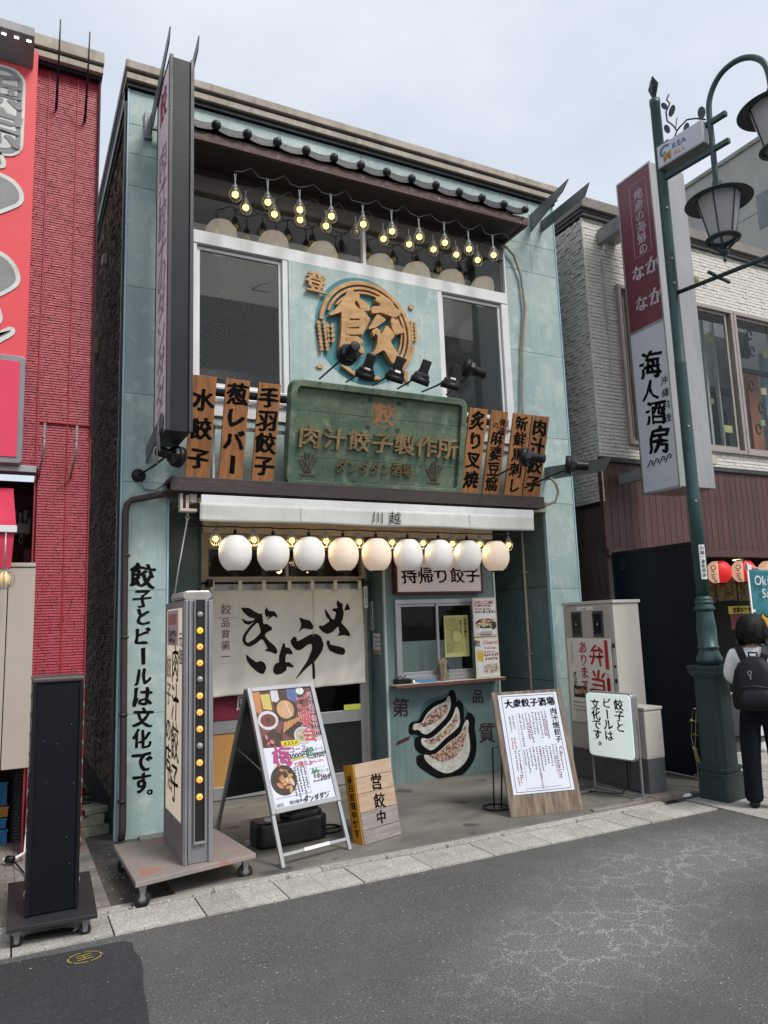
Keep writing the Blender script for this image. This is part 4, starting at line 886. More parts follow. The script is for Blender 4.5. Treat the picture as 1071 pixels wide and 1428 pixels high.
mb = MB(); put(mb, '営業中です', (8.66,6.795,1.612), .07, vert=False); ob('lettering', mb, ink, T)
mb = MB(); mb.box(8.60,9.0,6.80,6.81,1.36,1.55); ob('red_notice', mb, M('red_board', (.16,.02,.02), .6, bump=0), T)
mb = MB(); scrib(mb, (8.80,6.795,1.50), XV, ZV, .03, 6, random.Random(1), False); scrib(mb, (8.70,6.795,1.42), XV, ZV, .03, 8, random.Random(2), False); ob('small_print', mb, M('pale_print', (.5,.3,.25), .6, bump=0), T)
mb = MB()
for q in ((8.55,8.2,1.33),(8.3,7.6,1.2),(9.0,8.4,1.7)): mb.lathe([(.001,-.02),(.02,0),(.001,.02)], q, 8)
ob('interior_lamp', mb, M('bar_bulb', (1,.8,.5), .5, emit=(1,.75,.4), estr=3, bump=0), T, split=True)
mb = MB(); mb.lathe([(.07,0),(.07,.012)], (8.55,6.55,2.255), 16); ob('downlight', mb, M('downlight_glow', (1,.9,.6), .5, emit=(1,.85,.5), estr=1.5, bump=0), T)

# pale block further back
G2 = thing('grey_building', 'tall plain pale grey concrete building behind the tiled shop', 'building', (12,12,0))
gm = M('pale_concrete', (.42,.415,.38), .85, col2=(.36,.355,.325), scale=1.2, streak=.25, bump=.15)
mb = MB()
for (y0, y1) in ((-0.0,0),): pass
for j, (z0, z1) in enumerate(((0,4.2),(4.212,7.0),(7.012,8.2),(8.212,9.41))):
    for i in range(4): mb.box(11.0,11.045,6.86+2.5*i,6.86+2.5*(i+1)-.012,z0,z1)
ob('wall_panel', mb, gm, G2, split=True)
mb = MB(); mb.box(11.046,20,6.88,16.8,0,9.40); ob('core', mb, gm, G2)
mb = MB(); mb.box(10.96,20,6.83,16.9,9.41,9.48); ob('coping', mb, M('coping_grey', (.34,.34,.31), .8), G2)
mb = MB(); mb.box(10.985,11.02,7.05,7.35,7.9,8.5); ob('window', mb, M('grey_window', (.20,.21,.23), .3), G2)

# ================================================================== SIGNS ON THE FACADE
# round carved emblem with the dumpling character
E = thing('carved_emblem', 'round carved wooden emblem with a large character on the upper wall', 'emblem', (3.06,6.25,4.46))
dm = M('emblem_disc', (.035,.175,.20), .6, col2=(.06,.24,.28), scale=3, bump=.1)
mb = MB(); mb.ell((3.035,6.2535,4.46), XV, ZV, .515, .555, 48); ob('disc', mb, dm, E)
def ring(cx, cz, rx, rz, a0, a1, w, y=6.215, d=.03, n=40):
    m = MB()
    for k in range(n):
        u0, u1 = a0+(a1-a0)*k/n, a0+(a1-a0)*(k+1)/n
        P = [(cx+rx*cos(u0), cz+rz*sin(u0)), (cx+rx*cos(u1), cz+rz*sin(u1)), (cx+(rx-w)*cos(u1), cz+(rz-w)*sin(u1)), (cx+(rx-w)*cos(u0), cz+(rz-w)*sin(u0))]
        b = len(m.v)
        m.v += [(p[0], y, p[1]) for p in P] + [(p[0], y+d, p[1]) for p in P]
        F = [(0,1,2,3), (0,4,5,1), (2,6,7,3)]
        if k == 0: F.append((0,3,7,4))
        if k == n-1: F.append((1,5,6,2))
        for f in F: m.f.append([b+i for i in f]); m.m.append(0); m.s.append(False)
    return m
for (r_, a0, a1, w_) in ((.505,-.50,3.05,.040),(.445,-.75,2.80,.028),(.395,-.5,2.55,.020)):
    ob('ring', ring(3.055,4.455,r_,r_*1.015,a0,a1,w_), oakh, E, .003)
ob('ring', ring(3.055,4.455,.505,.50,-1.75,-1.30,.040), oakh, E, .003)
ob('ring', ring(3.09,4.455,.505,.50,-1.15,-.15,.030), oakh, E, .003)
for pts in ([(2.765,4.055),(2.79,4.085),(2.93,4.0),(2.91,3.97)],):
    m = MB(); m.prism(pts, (0,6.215,0), XV, ZV, .03); ob('bar', m, oakh, E, .003)
for i, (k, pl) in enumerate(EMB.items()):
    m = MB(); m.prism(pl, (0, 6.185 - .0012*i, 0), XV, ZV, .065); ob('character_stroke', m, oakh, E)
def ear(par, cx, cz, L, tilt, mat, y, gw, n, d=.02):
    for k in range(n):
        for s in (-1,1):
            u = k/n*L; px, pz = s*gw*.55, u
            a = tilt; qx, qz = cx + px*cos(a) - pz*sin(a), cz + px*sin(a) + pz*cos(a)
            m = MB(); m.ell((qx,y,qz), XV, ZV, gw*.34, L/n*.56, 8, d, rot=tilt - s*.6); ob('grain', m, mat, par)
ear(E, 2.60, 4.20, .30, .10, oakh, 6.215, .055, 8); ear(E, 2.665, 4.30, .20, .04, oakh, 6.215, .045, 4); ear(E, 3.59, 4.44, .22, .03, oakh, 6.215, .042, 6)
ob('corner_character', put(MB(), '登', (2.525,6.235,4.86), .21, off=.03, ext=.025, warp=.03), oakh, E)
m = MB(); m.ell((3.58,6.235,4.80), XV, ZV, .03, .032, 6, .02); m.ell((2.556,6.235,4.03), XV, ZV, .036, .022, 6, .02); m.prism([(3.47,4.10),(3.51,4.10),(3.50,4.02),(3.53,3.98),(3.50,3.97),(3.46,4.02)], (0,6.235,0), XV, ZV, .02); ob('corner_fragment', m, oakh, E)

# green relief signboard, leaning forward
th = radians(12.0)
GS = thing('green_signboard', 'large green patinated relief signboard with golden characters', 'signboard', (3.025,6.05,2.82), (th,0,0))
W2, H2 = .905, .935
def rr(w, h, r, n=6): return rrect(w, h, r, n)
m = MB(); o_, i_ = rr(2*W2, H2, .085), rr(2*W2-.12, H2-.12, .04)
n = len(o_)
vs = [(a, -.045, b+H2/2) for a, b in o_] + [(a, -.045, b+H2/2) for a, b in i_] + [(a, .05, b+H2/2) for a, b in o_] + [(a, .0, b+H2/2) for a, b in i_]
fs = []
for k in range(n):
    k2 = (k+1) % n; fs += [(k, n+k, n+k2, k2)[::-1], (k, k2, 2*n+k2, 2*n+k)[::-1], (n+k, 3*n+k, 3*n+k2, n+k2)[::-1]]
fs.append(tuple(range(2*n, 3*n)))
m.add(vs, fs); ob('frame', m, copper, GS, .006)
hh = (H2-.12)/4
for k in range(4):
    m = MB(); m.box(-W2+.06, W2-.06, -.004, .02, .061+hh*k, .061+hh*(k+1)-.003); ob('plank', m, copper, GS, .002, 1)
m = MB(); put(m, '肉汁餃子製作所', (-.815,-.010,.445), .205, vert=False, off=.022, ext=.022, warp=.018, sx=1.12); ob('lettering', m, brass, GS)
m = MB(); put(m, 'ダンダダン酒場', (-.44,-.010,.205), .125, vert=False, off=.02, ext=.016, warp=.02, sx=.88); ob('lettering', m, M('aged_letter', (.17,.12,.06), .6), GS)
om = M('orange_print', (.40,.17,.07), .7, bump=0)
m = MB(); put(m, '餃', (.02,-.0065,.715), .20, off=.035, warp=.03)
for a, b, c in ((.145,.150,.6),): pass
N = 44
for k in range(N):
    a0, a1 = 2*pi*k/N, 2*pi*(k+1)/N
    if k % 11 == 2: continue
    m.sheet([(.02+.135*cos(a)*q, .715+.135*sin(a)*q) for a, q in ((a0,1),(a1,1),(a1,.93),(a0,.93))], (0,-.0062,0), XV, ZV)
ob('printed_emblem', m, om, GS)
m = MB()
for ch, a, b in (('登',-.13,.83),('録',.17,.83),('商',-.14,.575),('標',.17,.575)): put(m, ch, (a,-.0062,b), .045)
ob('small_print', m, M('dark_green_print', (.02,.05,.035), .7, bump=0), GS)
wh = M('wheat_carving', (.10,.085,.055), .7)
for cx in (-.70, .60):
    for tl, L in ((.55,.15),(.05,.20),(-.45,.17)):
        ear(GS, cx, .13, L, tl, wh, -.014, .030, 6, .012)
    m = MB(); m.box(cx-.07, cx+.07, -.014, -.004, .10, .115); ob('wheat_base', m, wh, GS)

# seven wooden menu planks standing on the beam
pa = math.atan2(.25, .81)
PL = [(1.26,1.48,'水 餃子','leftmost wooden menu plank, lettered 水餃子, partly behind the black blade sign'),
      (1.54,1.763,'葱レバー','wooden menu plank lettered 葱レバー, second from the left'),
      (1.827,2.039,'手羽餃子','wooden menu plank lettered 手羽餃子, just left of the green signboard'),
      (3.96,4.186,'炙り叉焼','wooden menu plank lettered 炙り叉焼, just right of the green signboard'),
      (4.222,4.436,'麻婆豆腐','wooden menu plank lettered 俺達の麻婆豆腐, right of the green signboard'),
      (4.49,4.722,'新鮮馬刺し','wooden menu plank lettered 新鮮馬刺し behind a black spotlight'),
      (4.726,4.959,'肉汁餃子','rightmost wooden menu plank, lettered 肉汁餃子')]
for i, (a, b, txt, lb) in enumerate(PL):
    a += .006; b -= .010
    t = thing('menu_plank', lb, 'sign', ((a+b)/2, 6.10, 2.845), (pa, 0, random.uniform(-.01,.01)), 'wooden menu planks beside the green signboard')
    m = MB(); h = .855; w2 = (b-a)/2
    m.box(-w2, w2, -.012, .014, 0, h); ob('board', m, oak, t, .003)
    m = MB(); s = txt.replace(' ', '')
    if i == 4:
        put(m, '俺達', (.045,-.0135,.745), .085, off=.02); put(m, 'の', (-.035,-.0135,.71), .07, off=.02)
        put(m, s, (0,-.0135,.585), .155, step=.155, off=.032, warp=.03, seed=i)
    elif i == 5: put(m, s, (0,-.0135,.755), .155, step=.158, off=.03, warp=.03, seed=i)
    elif i == 0: put(m, s, (0,-.0135,.665), .19, step=.245, off=.046, warp=.03, seed=i)
    else: put(m, s, (0,-.0135,.735), .185, step=.195, off=.044, warp=.03, seed=i)
    ob('lettering', m, ink, t)
    m = MB(); m.box(-.008,.008,.016,.03,0,h*.9); ob('back_strip', m, greym, t)

# black blade sign
t = thing('blade_sign', 'tall narrow dark blade sign projecting at the left of the facade', 'sign', (1.09,5.8,3.08))
m = MB(); m.box(1.012,1.186,5.50,6.04,3.08,6.205); 
bl = M('blade_front', (.022,.024,.031), .42, spec=.22, col2=(.016,.017,.022), scale=2, bump=.05, speck=[(60,(.22,.21,.20),.77)])
ob('box', m, bl, t, .003)
m = MB(); m.box(1.000,1.030,5.482,5.50,3.08,6.215); m.box(1.168,1.198,5.482,5.50,3.08,6.215); m.box(1.0,1.012,5.50,5.52,3.08,6.205); m.box(1.0,1.012,6.02,6.04,3.08,6.205); m.box(1.0,1.012,5.52,6.02,3.08,3.10); m.box(1.0,1.012,5.52,6.02,6.185,6.205)
ob('edge_frame', m, M('blade_edge', (.05,.05,.055), .4, metal=.4), t, .003)
m = MB(); m.box(1.006,1.012,5.52,6.02,3.10,6.185); ob('face', m, M('blade_face', (.80,.76,.80), .5, var=.05, bump=0), t)
fg = M('faded_ink', (.36,.35,.39), .7, bump=0)
UX = Vector((0,-1,0))
m = MB(); put(m, '肉汁餃子のダンダダン', (1.004,5.77,5.45), .29, ux=UX, step=.255, off=.012, warp=.03, sx=1.25); ob('lettering', m, fg, t)
m = MB(); put(m, '餃', (1.004,5.77,5.95), .30, ux=UX, off=.03); ob('red_mark', m, M('faded_red', (.38,.05,.10), .7, bump=0), t)
m = MB(); m.prism([(-6.30,6.0),(-6.30,6.20),(-5.42,6.40),(-5.46,6.30)], (.985,0,0), (0,-1,0), (0,0,1), .01); m.prism([(-6.30,6.0),(-6.30,6.20),(-5.42,6.40),(-5.46,6.30)], (1.215,0,0), (0,-1,0), (0,0,1), .01)
m.box(.975,1.225,6.20,6.23,6.02,6.05); m.cyl((.98,5.9,6.2),(1.01,5.9,6.2),.02); m.box(.93,1.0,6.27,6.30,5.96,6.22)
m.prism([(-6.30,3.0),(-6.30,3.14),(-5.60,3.24),(-5.60,3.12)], (.985,0,0), (0,-1,0), (0,0,1), .012)
ob('bracket', m, M('galvanised', (.17,.19,.20), .45, metal=.4), t, split=True)
m = MB(); m.tube([(.99,5.75,3.3),(.985,5.75,3.1),(.99,5.8,2.98),(1.02,5.95,2.92)], .006, 6); m.tube([(.99,5.70,3.3),(.985,5.70,3.15),(.995,5.72,2.97)], .006, 6); ob('cable', m, M('pale_cable', (.4,.4,.4), .6), t)

# spotlights
def spot(name_label, base, head, aim, plate=None, group=None, K=1.12):
    base, head, aim = Vector(base), Vector(head), Vector(aim).normalized()
    t = thing('spotlight', name_label, 'spotlight', tuple(base), group=group)
    m = MB(); m.tube([base, base + (head-base)*.5, head - aim*.02], .0085, 6); m.cyl(head - aim*.055 - Vector((0,0,.03)), head - aim*.03, .012, n=8); ob('arm', m, blackm, t)
    m = MB(); m.lathe([(a_*K, b_*K) for a_, b_ in [(.034,-.115),(.038,-.11),(.038,-.03),(.046,-.015)]], head, 20, aim); ob('housing', m, black, t, .002)
    m = MB(); m.lathe([(a_*K, b_*K) for a_, b_ in [(.046,-.015),(.062,.0),(.068,.03),(.070,.045)]], head, 8, aim, caps=False)
    for k in range(8):
        a = 2*pi*k/8; 
    ob('reflector', m, M('reflector', (.06,.06,.065), .25, metal=.8, bump=0), t)
    m = MB(); m.lathe([(a_*K, b_*K) for a_, b_ in [(.068,.028),(.077,.028),(.078,.075),(.070,.078),(.068,.05),(.066,.03)]], head, 24, aim, caps=False); ob('hood', m, black, t)
    m = MB(); m.lathe([(a_*K, b_*K) for a_, b_ in [(.001,.03),(.05,.03),(.055,.036),(.02,.042),(.001,.044)]], head, 20, aim); ob('lens', m, M('spot_lens', (.5,.5,.52), .15, metal=.3, bump=0), t)
    if plate: m = MB(); m.lathe([(.055,0),(.058,.008),(.05,.02),(.015,.028)], plate, 20, (0,-1,0)); ob('wall_plate', m, black, t)
    return t
aims = [(.05,.98,-.05),(-.12,.55,-.82),(-.14,.5,-.85),(-.20,.45,-.87),(-.10,.40,-.91),(-.85,.30,.35)]
XS = [2.393,2.65,2.917,3.178,3.441,3.713]; HY = [5.197,5.414,5.385,5.392,5.329,5.393]; HZ = [3.779,3.745,3.744,3.753,3.720,3.862]
lbs = ['black spotlight facing the emblem, leftmost of the row over the green signboard','second spotlight from the left over the green signboard','third spotlight from the left over the green signboard','fourth spotlight from the left over the green signboard','fifth spotlight from the left over the green signboard','rightmost spotlight over the green signboard, turned sideways']
for i in range(6):
    spot(lbs[i], (XS[i],5.86,3.765), (XS[i],HY[i],HZ[i]), aims[i], group='spotlights above the green signboard')
spot('black spotlight on a round plate at the lower left of the blade sign', (.928,6.27,2.885), (1.12,5.90,2.99), (.75,.30,-.10), (.928,6.299,2.885))
spot('black spotlight crossing the third and fourth planks on the right', (4.20,5.98,2.96), (4.22,5.27,3.05), (-.55,.80,.20))
spot('black spotlight on a long arm below the rightmost plank', (4.68,5.98,2.92), (4.72,5.26,3.01), (-.75,.60,.15))
t = thing('spotlight_cable', 'thin grey cable looping under the left spotlight', 'cable', (1.0,6.25,2.8)); m = MB(); m.tube([(.93,6.28,2.83),(.98,6.28,2.77),(1.06,6.28,2.765),(1.11,6.27,2.80),(1.15,6.2,2.85),(1.3,6.15,2.87)], .008, 6); ob('wire', m, M('grey_cable', (.25,.24,.23), .6), t)

# ---- string of caged bulbs under the eave
bulbon = M('glowing_bulb', (1,.8,.15), .3, emit=(1.0,.83,.27), estr=1.35, bump=0)
bulboff = M('unlit_bulb', (.45,.36,.27), .15, bump=0)
cage = M('brass_wire', (.36,.33,.27), .45, metal=.3)
grip = M('lamp_grip', (.34,.33,.31), .4, metal=.3)
def hanging(label, x, y, z, drop, lit, group, wire=True, s=1.0, glow=0):
    t = thing('hanging_bulb', label, 'hanging lamp', (x,y,z), group=group)
    m = MB(); m.lathe([(.001,-.030*s),(.016*s,-.027*s),(.028*s,-.013*s),(.030*s,.002*s),(.026*s,.016*s),(.016*s,.026*s)], (x,y,z), 14); ob('bulb', m, bulbon if lit else bulboff, t)
    m = MB(); m.cyl((x,y,z+.024*s),(x,y,z+.050*s),.020*s,.026*s,n=12); m.cyl((x,y,z+.050*s),(x,y,z+.095*s),.026*s,.014*s,n=12); m.cyl((x,y,z+.085*s),(x,y,z+.11*s),.008*s,n=8); ob('socket', m, grip if wire else charcoal, t)
    if wire:
        m = MB()
        for k in range(6):
            a = k*pi/3; c_, s_ = cos(a), sin(a)
            m.tube([(x+r_*c_*s, y+r_*s_*s, z+h_*s) for r_, h_ in ((.016,.090),(.034,.045),(.058,.0),(.050,-.035),(.026,-.066),(.006,-.068))], .0032, 4, caps=False)
        m.tube([(x+.052*s*cos(a), y+.052*s*sin(a), z) for a in [2*pi*k/12 for k in range(12)]], .003, 4, closed=True); ob('cage', m, cage, t)
    if glow:
        pl_ = bpy.data.lights.new('bulb_light', 'POINT'); pl_.energy = glow; pl_.color = (1,.74,.38); pl_.shadow_soft_size = .03; q_ = bpy.data.objects.new('bulb_light', pl_); COL.objects.link(q_); q_.parent = t; q_.location = (0,0,-.045)
    m = MB(); m.tube([(x-.008,y,z+drop),(x-.004,y,z+.16*s),(x,y,z+.105*s)], .0035, 5); m.tube([(x+.010,y,z+drop),(x+.005,y,z+.16*s),(x,y,z+.105*s)], .0025, 5); ob('cord', m, M('white_cord', (.5,.5,.5), .6), t)
    return t
ON = ['leftmost','second','third','fourth','fifth','sixth','seventh','eighth','ninth','tenth']
def ordn(i, n): return 'leftmost' if i == 0 else ('rightmost' if i == n-1 else ON[i] + '-from-left')
fx = [1.672,1.975,2.283,2.60,2.935,3.25,3.560,3.86,4.155,4.465]
bxx = [1.815,2.09,2.345,2.61,2.93,3.235,3.53,3.82,4.10,4.37]
for i in range(10):
    hanging(ordn(i,10)+' caged yellow bulb in the front row under the tiled eave', fx[i], 5.98, 5.432 + random.uniform(-.006,.006), .20 + .03*(i % 2), True, 'front row of caged bulbs')
for i in range(10):
    lit = i != 4
    hanging(ordn(i,10)+' caged yellow bulb in the back row under the tiled eave' if lit else 'only unlit caged bulb in the back row under the eave', bxx[i], 6.14, 5.43 + random.uniform(-.008,.008), .17, lit, 'back row of caged bulbs' if lit else None)
for j, (yy, xs, dz) in enumerate(((5.98, fx, .22),(6.14, bxx, .17))):
    t = thing('bulb_cable', ('front' if j == 0 else 'back') + ' zigzag cable carrying the bulbs under the eave', 'cable', (3.0,yy,5.66)); m = MB(); P = []
    for k, x in enumerate(xs):
        P += [(x, yy, 5.43+dz), (x+.07, yy+.01, 5.43+dz+.015+.02*random.random()), (x+.14+.03*random.random(), yy+.02*random.random(), 5.43+dz+.06+.05*random.random()), (x+.22, yy, 5.43+dz+.02*random.random())]
    m.tube(P, .005, 5)
    ob('wire', m, M('pale_wire', (.10,.10,.105), .6), t)
# pale glowing globes added behind the transom panes, standing in for reflections
inl = M('reflection_globe', (.80,.77,.70), .8, emit=(1,.85,.62), estr=.16, bump=0)
for i, x in enumerate((1.72,2.25,2.78,3.45,3.90,4.35,4.80)):
    m = MB(); m.lathe([(.05,-.16),(.11,-.14),(.150,-.08),(.160,0),(.150,.08),(.11,.14),(.05,.16)], (x,6.66,5.37), 20)
    tag(ob('paper_lantern', m, inl), ordn(i,7)+' pale globe standing in for a reflection in the transom glass', 'lantern', 'globes standing in for transom reflections')

# ---- awning
t = thing('retracted_awning', 'rolled up off-white awning with a hanging valance lettered 川越', 'awning', (3.1,6.1,2.6))
m = MB(); m.box(1.385,4.80,6.03,6.17,2.655,2.675); m.box(1.385,4.80,6.012,6.03,2.628,2.70); m.cyl((1.40,6.10,2.68),(4.79,6.10,2.68),.025,n=12); ob('front_bar', m, white, t, .003)
cv = MB(); nx, nz2 = 110, 6; vs = []; r2 = random.Random(4)
for j in range(nz2+1):
    for i in range(nx+1):
        u = i/nx; x = 1.375 + u*3.42; v = j/nz2
        yy = 6.010 + v*(.006*sin(u*31) + .008*sin(u*13+1) + .012*max(0,1-abs(u-.0)*9)*sin(v*3))
        zz = 2.632 - v*(.150 + .004*sin(u*17)) + (-.0)
        vs.append((x, yy, zz))
fs = [(j*(nx+1)+i, (j+1)*(nx+1)+i, (j+1)*(nx+1)+i+1, j*(nx+1)+i+1) for j in range(nz2) for i in range(nx)]
cv.smooth = True; cv.add(vs, fs); cc = cream
v = ob('valance', cv, cc, t); sm = v.modifiers.new('thickness', 'SOLIDIFY'); sm.thickness = .003
m = MB()
for x in (2.25,3.12,4.0): m.box(x-.0015,x+.0015,5.998,6.001,2.49,2.63)
ob('seam', m, M('seam_grey', (.38,.38,.36), .8), t)
m = MB(); put(m, '川', (2.995,5.996,2.562), .12, off=.002, warp=.01); put(m, '越', (3.175,5.996,2.562), .125, off=.002, warp=.01); ob('lettering', m, ink, t)
m = MB(); m.box(1.22,1.36,6.05,6.12,2.56,2.585); m.box(1.22,1.245,6.05,6.12,2.585,2.71); m.box(1.30,1.36,6.06,6.14,2.64,2.71); m.box(1.27,1.295,6.06,6.10,2.585,2.70); ob('gear_box', m, M('aged_white', (.55,.47,.42), .6, streak=.4), t, .003)
m = MB(); m.tube([(1.285,6.07,2.58),(1.285,6.07,2.53)], .010, 8); m.tube([(1.285+.012*cos(a),6.07,2.512+.016*sin(a)) for a in [k*pi/5 for k in range(10)]], .004, 5, closed=True); m.tube([(1.285,6.07,2.50),(1.20,5.98,2.1),(1.135,5.90,1.74)], .007, 6); ob('crank_rod', m, greym, t)

# ---- row of paper lanterns and small bulbs
lant = M('lantern_paper', (.72,.70,.67), .75, col2=(.66,.64,.61), scale=3, emit=(1,.84,.72), estr=.07, bump=.1, bscale=120)
lwarm = M('lantern_paper_lit', (.72,.62,.50), .75, col2=(.66,.55,.44), scale=3, emit=(1,.72,.50), estr=.15, bump=.1, bscale=120)
LX = [1.705,2.042,2.375,2.709,3.045,3.380,3.722,4.053,4.391]
for i, x in enumerate(LX):
    z = 2.232; y = 6.15; lit = i in (3,4,8)
    t = thing('paper_lantern', ordn(i,9) + (' round paper lantern of the shop front row, glowing warm' if lit else ' round white paper lantern of the shop front row'), 'lantern', (x,y,z), group='warm lit paper lanterns of the row' if lit else 'white paper lanterns of the row')
    m = MB(); pr = []; K = 26
    for k in range(K+1):
        v = -1 + 2*k/K; r_ = .140*(1-abs(v)**2.15*.80)**.52; r_ *= 1 + .010*cos(k*pi)
        if abs(v) == 1: r_ = .062
        pr.append((r_, v*.150))
    m.lathe(pr, (x,y,z), 28, caps=False); ob('shade', m, lwarm if lit else lant, t)
    m = MB(); m.lathe([(.060,.145),(.066,.148),(.066,.158),(.03,.160)], (x,y,z), 20); m.cyl((x,y,z+.158),(x,y,z+.195),.015,n=10); ob('top_ring', m, black, t)
    m = MB(); m.lathe([(.060,-.158),(.064,-.152),(.062,-.146)], (x,y,z), 20, caps=False); m.box(x-.004,x+.004,y-.06,y+.06,z-.158,z-.152); ob('bottom_ring', m, black, t)
    m = MB(); m.tube([(x,y,z+.195),(x,y,2.45)], .004, 5); ob('cord', m, black, t)
bx2 = [1.536,1.869,2.215,2.543,2.872,3.215,3.551,3.885,4.207,4.561]
for i, x in enumerate(bx2):
    hanging(ordn(i,10)+' small yellow bulb between the white paper lanterns', x, 6.15, 2.352, .10, True, 'small bulbs between the lanterns', wire=True, s=.85, glow=.5)
t = thing('lantern_cable', 'dark cable under the awning carrying lanterns and bulbs', 'cable', (3.0,6.15,2.45)); m = MB(); m.tube([(1.3 + .1*k, 6.15, 2.455 + .004*sin(k*2.1)) for k in range(35)], .006, 5); ob('wire', m, black, t)

# ---- noren curtain
t = thing('noren_curtain', 'cream noren curtain with bold black brush lettering at the entrance', 'curtain', (2.45,6.95,2.04))
m = MB(); m.cyl((1.60,6.93,2.025),(3.34,6.93,2.025),.011,n=8); m.box(1.655,1.70,6.90,7.02,1.99,2.06); m.box(3.255,3.29,6.90,7.02,1.985,2.06); ob('rod', m, black, t)
nm = M('noren_cloth', (.80,.755,.67), .9, col2=(.72,.67,.58), scale=2.5, bump=.25, bscale=220)
def cloth(x0, x1, z0a, z0b, ph, name='cloth'):
    m = MB(); nx, nz3 = 60, 50; vs = []
    for j in range(nz3+1):
        v = j/nz3
        for i in range(nx+1):
            u = i/nx; x = x0 + (x1-x0)*u; zb = z0a + (z0b-z0a)*u; zt = 1.965 - .010*abs(sin((x-1.68)*pi/.2725))
            y = 6.945 + .018*sin(x*11+ph)*v + .008*sin(x*23+v*3+ph) * (.4+v) + .004*sin(x*5 - v*9) + .0035*sin(x*37 + v*21) + .003*sin(v*34 + x*8)*v
            vs.append((x, y, zt + (zb-zt)*v))
    m.smooth = True; m.add(vs, [(j*(nx+1)+i, (j+1)*(nx+1)+i, (j+1)*(nx+1)+i+1, j*(nx+1)+i+1) for j in range(nz3) for i in range(nx)])
    o = ob(name, m, nm, t); q = o.modifiers.new('thickness', 'SOLIDIFY'); q.thickness = .003; return o
c1 = cloth(1.700, 2.712, .975, .995, 0); c2 = cloth(2.716, 3.268, .995, 1.01, 2)
m = MB()
for x in (1.70,1.965,2.20,2.46,2.70,2.95,3.22): m.box(x-.018,x+.018,6.915,6.922,1.95,2.045); m.box(x-.018,x+.018,6.922,6.945,2.037,2.045)
ob('loop', m, nm, t)
def clothy(x, z):
    v = (1.965 - z)/.98; ph = 0 if x < 2.714 else 2
    return 6.945 + .018*sin(x*11+ph)*v + .008*sin(x*23+v*3+ph)*(.4+v) + .004*sin(x*5 - v*9) + .0035*sin(x*37 + v*21) + .003*sin(v*34 + x*8)*v
import bmesh
def drape(name, polys, mat, off=.004, cut=None):
    """flat print subdivided and laid on the cloth"""
    bm = bmesh.new()
    from mathutils.geometry import tessellate_polygon
    for pl in polys:
        vs = [bm.verts.new((a, 0, b)) for a, b in pl]
        for tri in tessellate_polygon([[Vector((a, b, 0)) for a, b in pl]]):
            try: bm.faces.new([vs[i] for i in tri])
            except Exception: pass
    for _ in range(4):
        es = [e for e in bm.edges if e.calc_length() > .03]
        if not es: break
        bmesh.ops.subdivide_edges(bm, edges=es, cuts=1); bmesh.ops.triangulate(bm, faces=[f for f in bm.faces if len(f.verts) > 3])
    for v_ in bm.verts: v_.co.y = clothy(v_.co.x, v_.co.z) - off
    o0 = ORG[t.name]
    for v_ in bm.verts: v_.co -= o0
    me = bpy.data.meshes.new(name); bm.to_mesh(me); bm.free(); me.materials.append(mat)
    o = bpy.data.objects.new(name, me); COL.objects.link(o); o.parent = t; return o
nk = M('noren_ink', (.010,.008,.008), .9, spec=.1, col2=(.03,.022,.02), scale=7, bump=0, lo=.3, hi=.8)
drape('brush_stroke', [NOR[k] for k in NOR if k != 'gi_hole'], nk)
drape('stroke_gap', [NOR['gi_hole']], nm, .0052)
m = MB(); put(m, '品質第一', (1.83,6.93,1.655), .092, step=.105, off=.0); put(m, '餃', (1.835,6.93,1.78), .10, off=.0)
ps = [(x, z) for x, y, z in m.v]
for k_ in range(len(m.v)): x_, y_, z_ = m.v[k_]; m.v[k_] = (x_, clothy(x_, z_) - .004, z_)
ob('lettering', m, indark, t)
m = MB(); m.box(1.74,1.93,6.929,6.9295,1.70,1.703); ob('line', m, indark, t)

# ---- takeaway sign box, posters, small papers
t = thing('takeout_sign', 'white sign box lettered 持帰り餃子 in a dark red frame above the window', 'sign', (4.03,6.66,1.87))
m = MB(); f_ = .022
m.box(3.495,4.555,6.635,6.72,1.885,1.885+f_); m.box(3.495,4.555,6.635,6.72,2.31-f_,2.31); m.box(3.495,3.495+f_,6.636,6.72,1.885+f_,2.31-f_); m.box(4.555-f_,4.555,6.636,6.72,1.885+f_,2.31-f_)
ob('frame', m, M('maroon_wood', (.10,.022,.02), .5), t, .003)
m = MB(); m.box(3.517,4.533,6.645,6.66,1.907,2.288); ob('face', m, M('sign_face', (.58,.52,.53), .4, emit=(1,.85,.8), estr=.05, var=.03, bump=0), t)
m = MB(); put(m, '持帰り餃子', (3.565,6.643,2.075), .175, vert=False, off=.022, warp=.02, sx=1.07); ob('lettering', m, ink, t)
def poster(name, label, cat, x0, x1, z0, z1, y, base, shapes, group=None, texts=()):
    t = thing(name, label, cat, ((x0+x1)/2, y, z0), group=group)
    m = MB(); m.box(x0, x1, y, y+.004, z0, z1); ob('sheet', m, base, t)
    if shapes:
        m = MB(); ms = []
        for k, (mt, pl) in enumerate(shapes):
            if mt not in ms: ms.append(mt)
            m.cur = ms.index(mt); m.sheet([(x0+(x1-x0)*a, z0+(z1-z0)*b) for a, b in pl], (0, y-.001-.0002*k, 0), XV, ZV)
        ob('print', m, ms, t)
    for (tx, a, b, s, mt, kw) in texts:
        m = MB(); put(m, tx, (x0+(x1-x0)*a, y-.004, z0+(z1-z0)*b), s, **kw); ob('lettering', m, mt, t)
    return t
def circ(a, b, ra, rb, n=16): return [(a+ra*cos(2*pi*k/n), b+rb*sin(2*pi*k/n)) for k in range(n)]
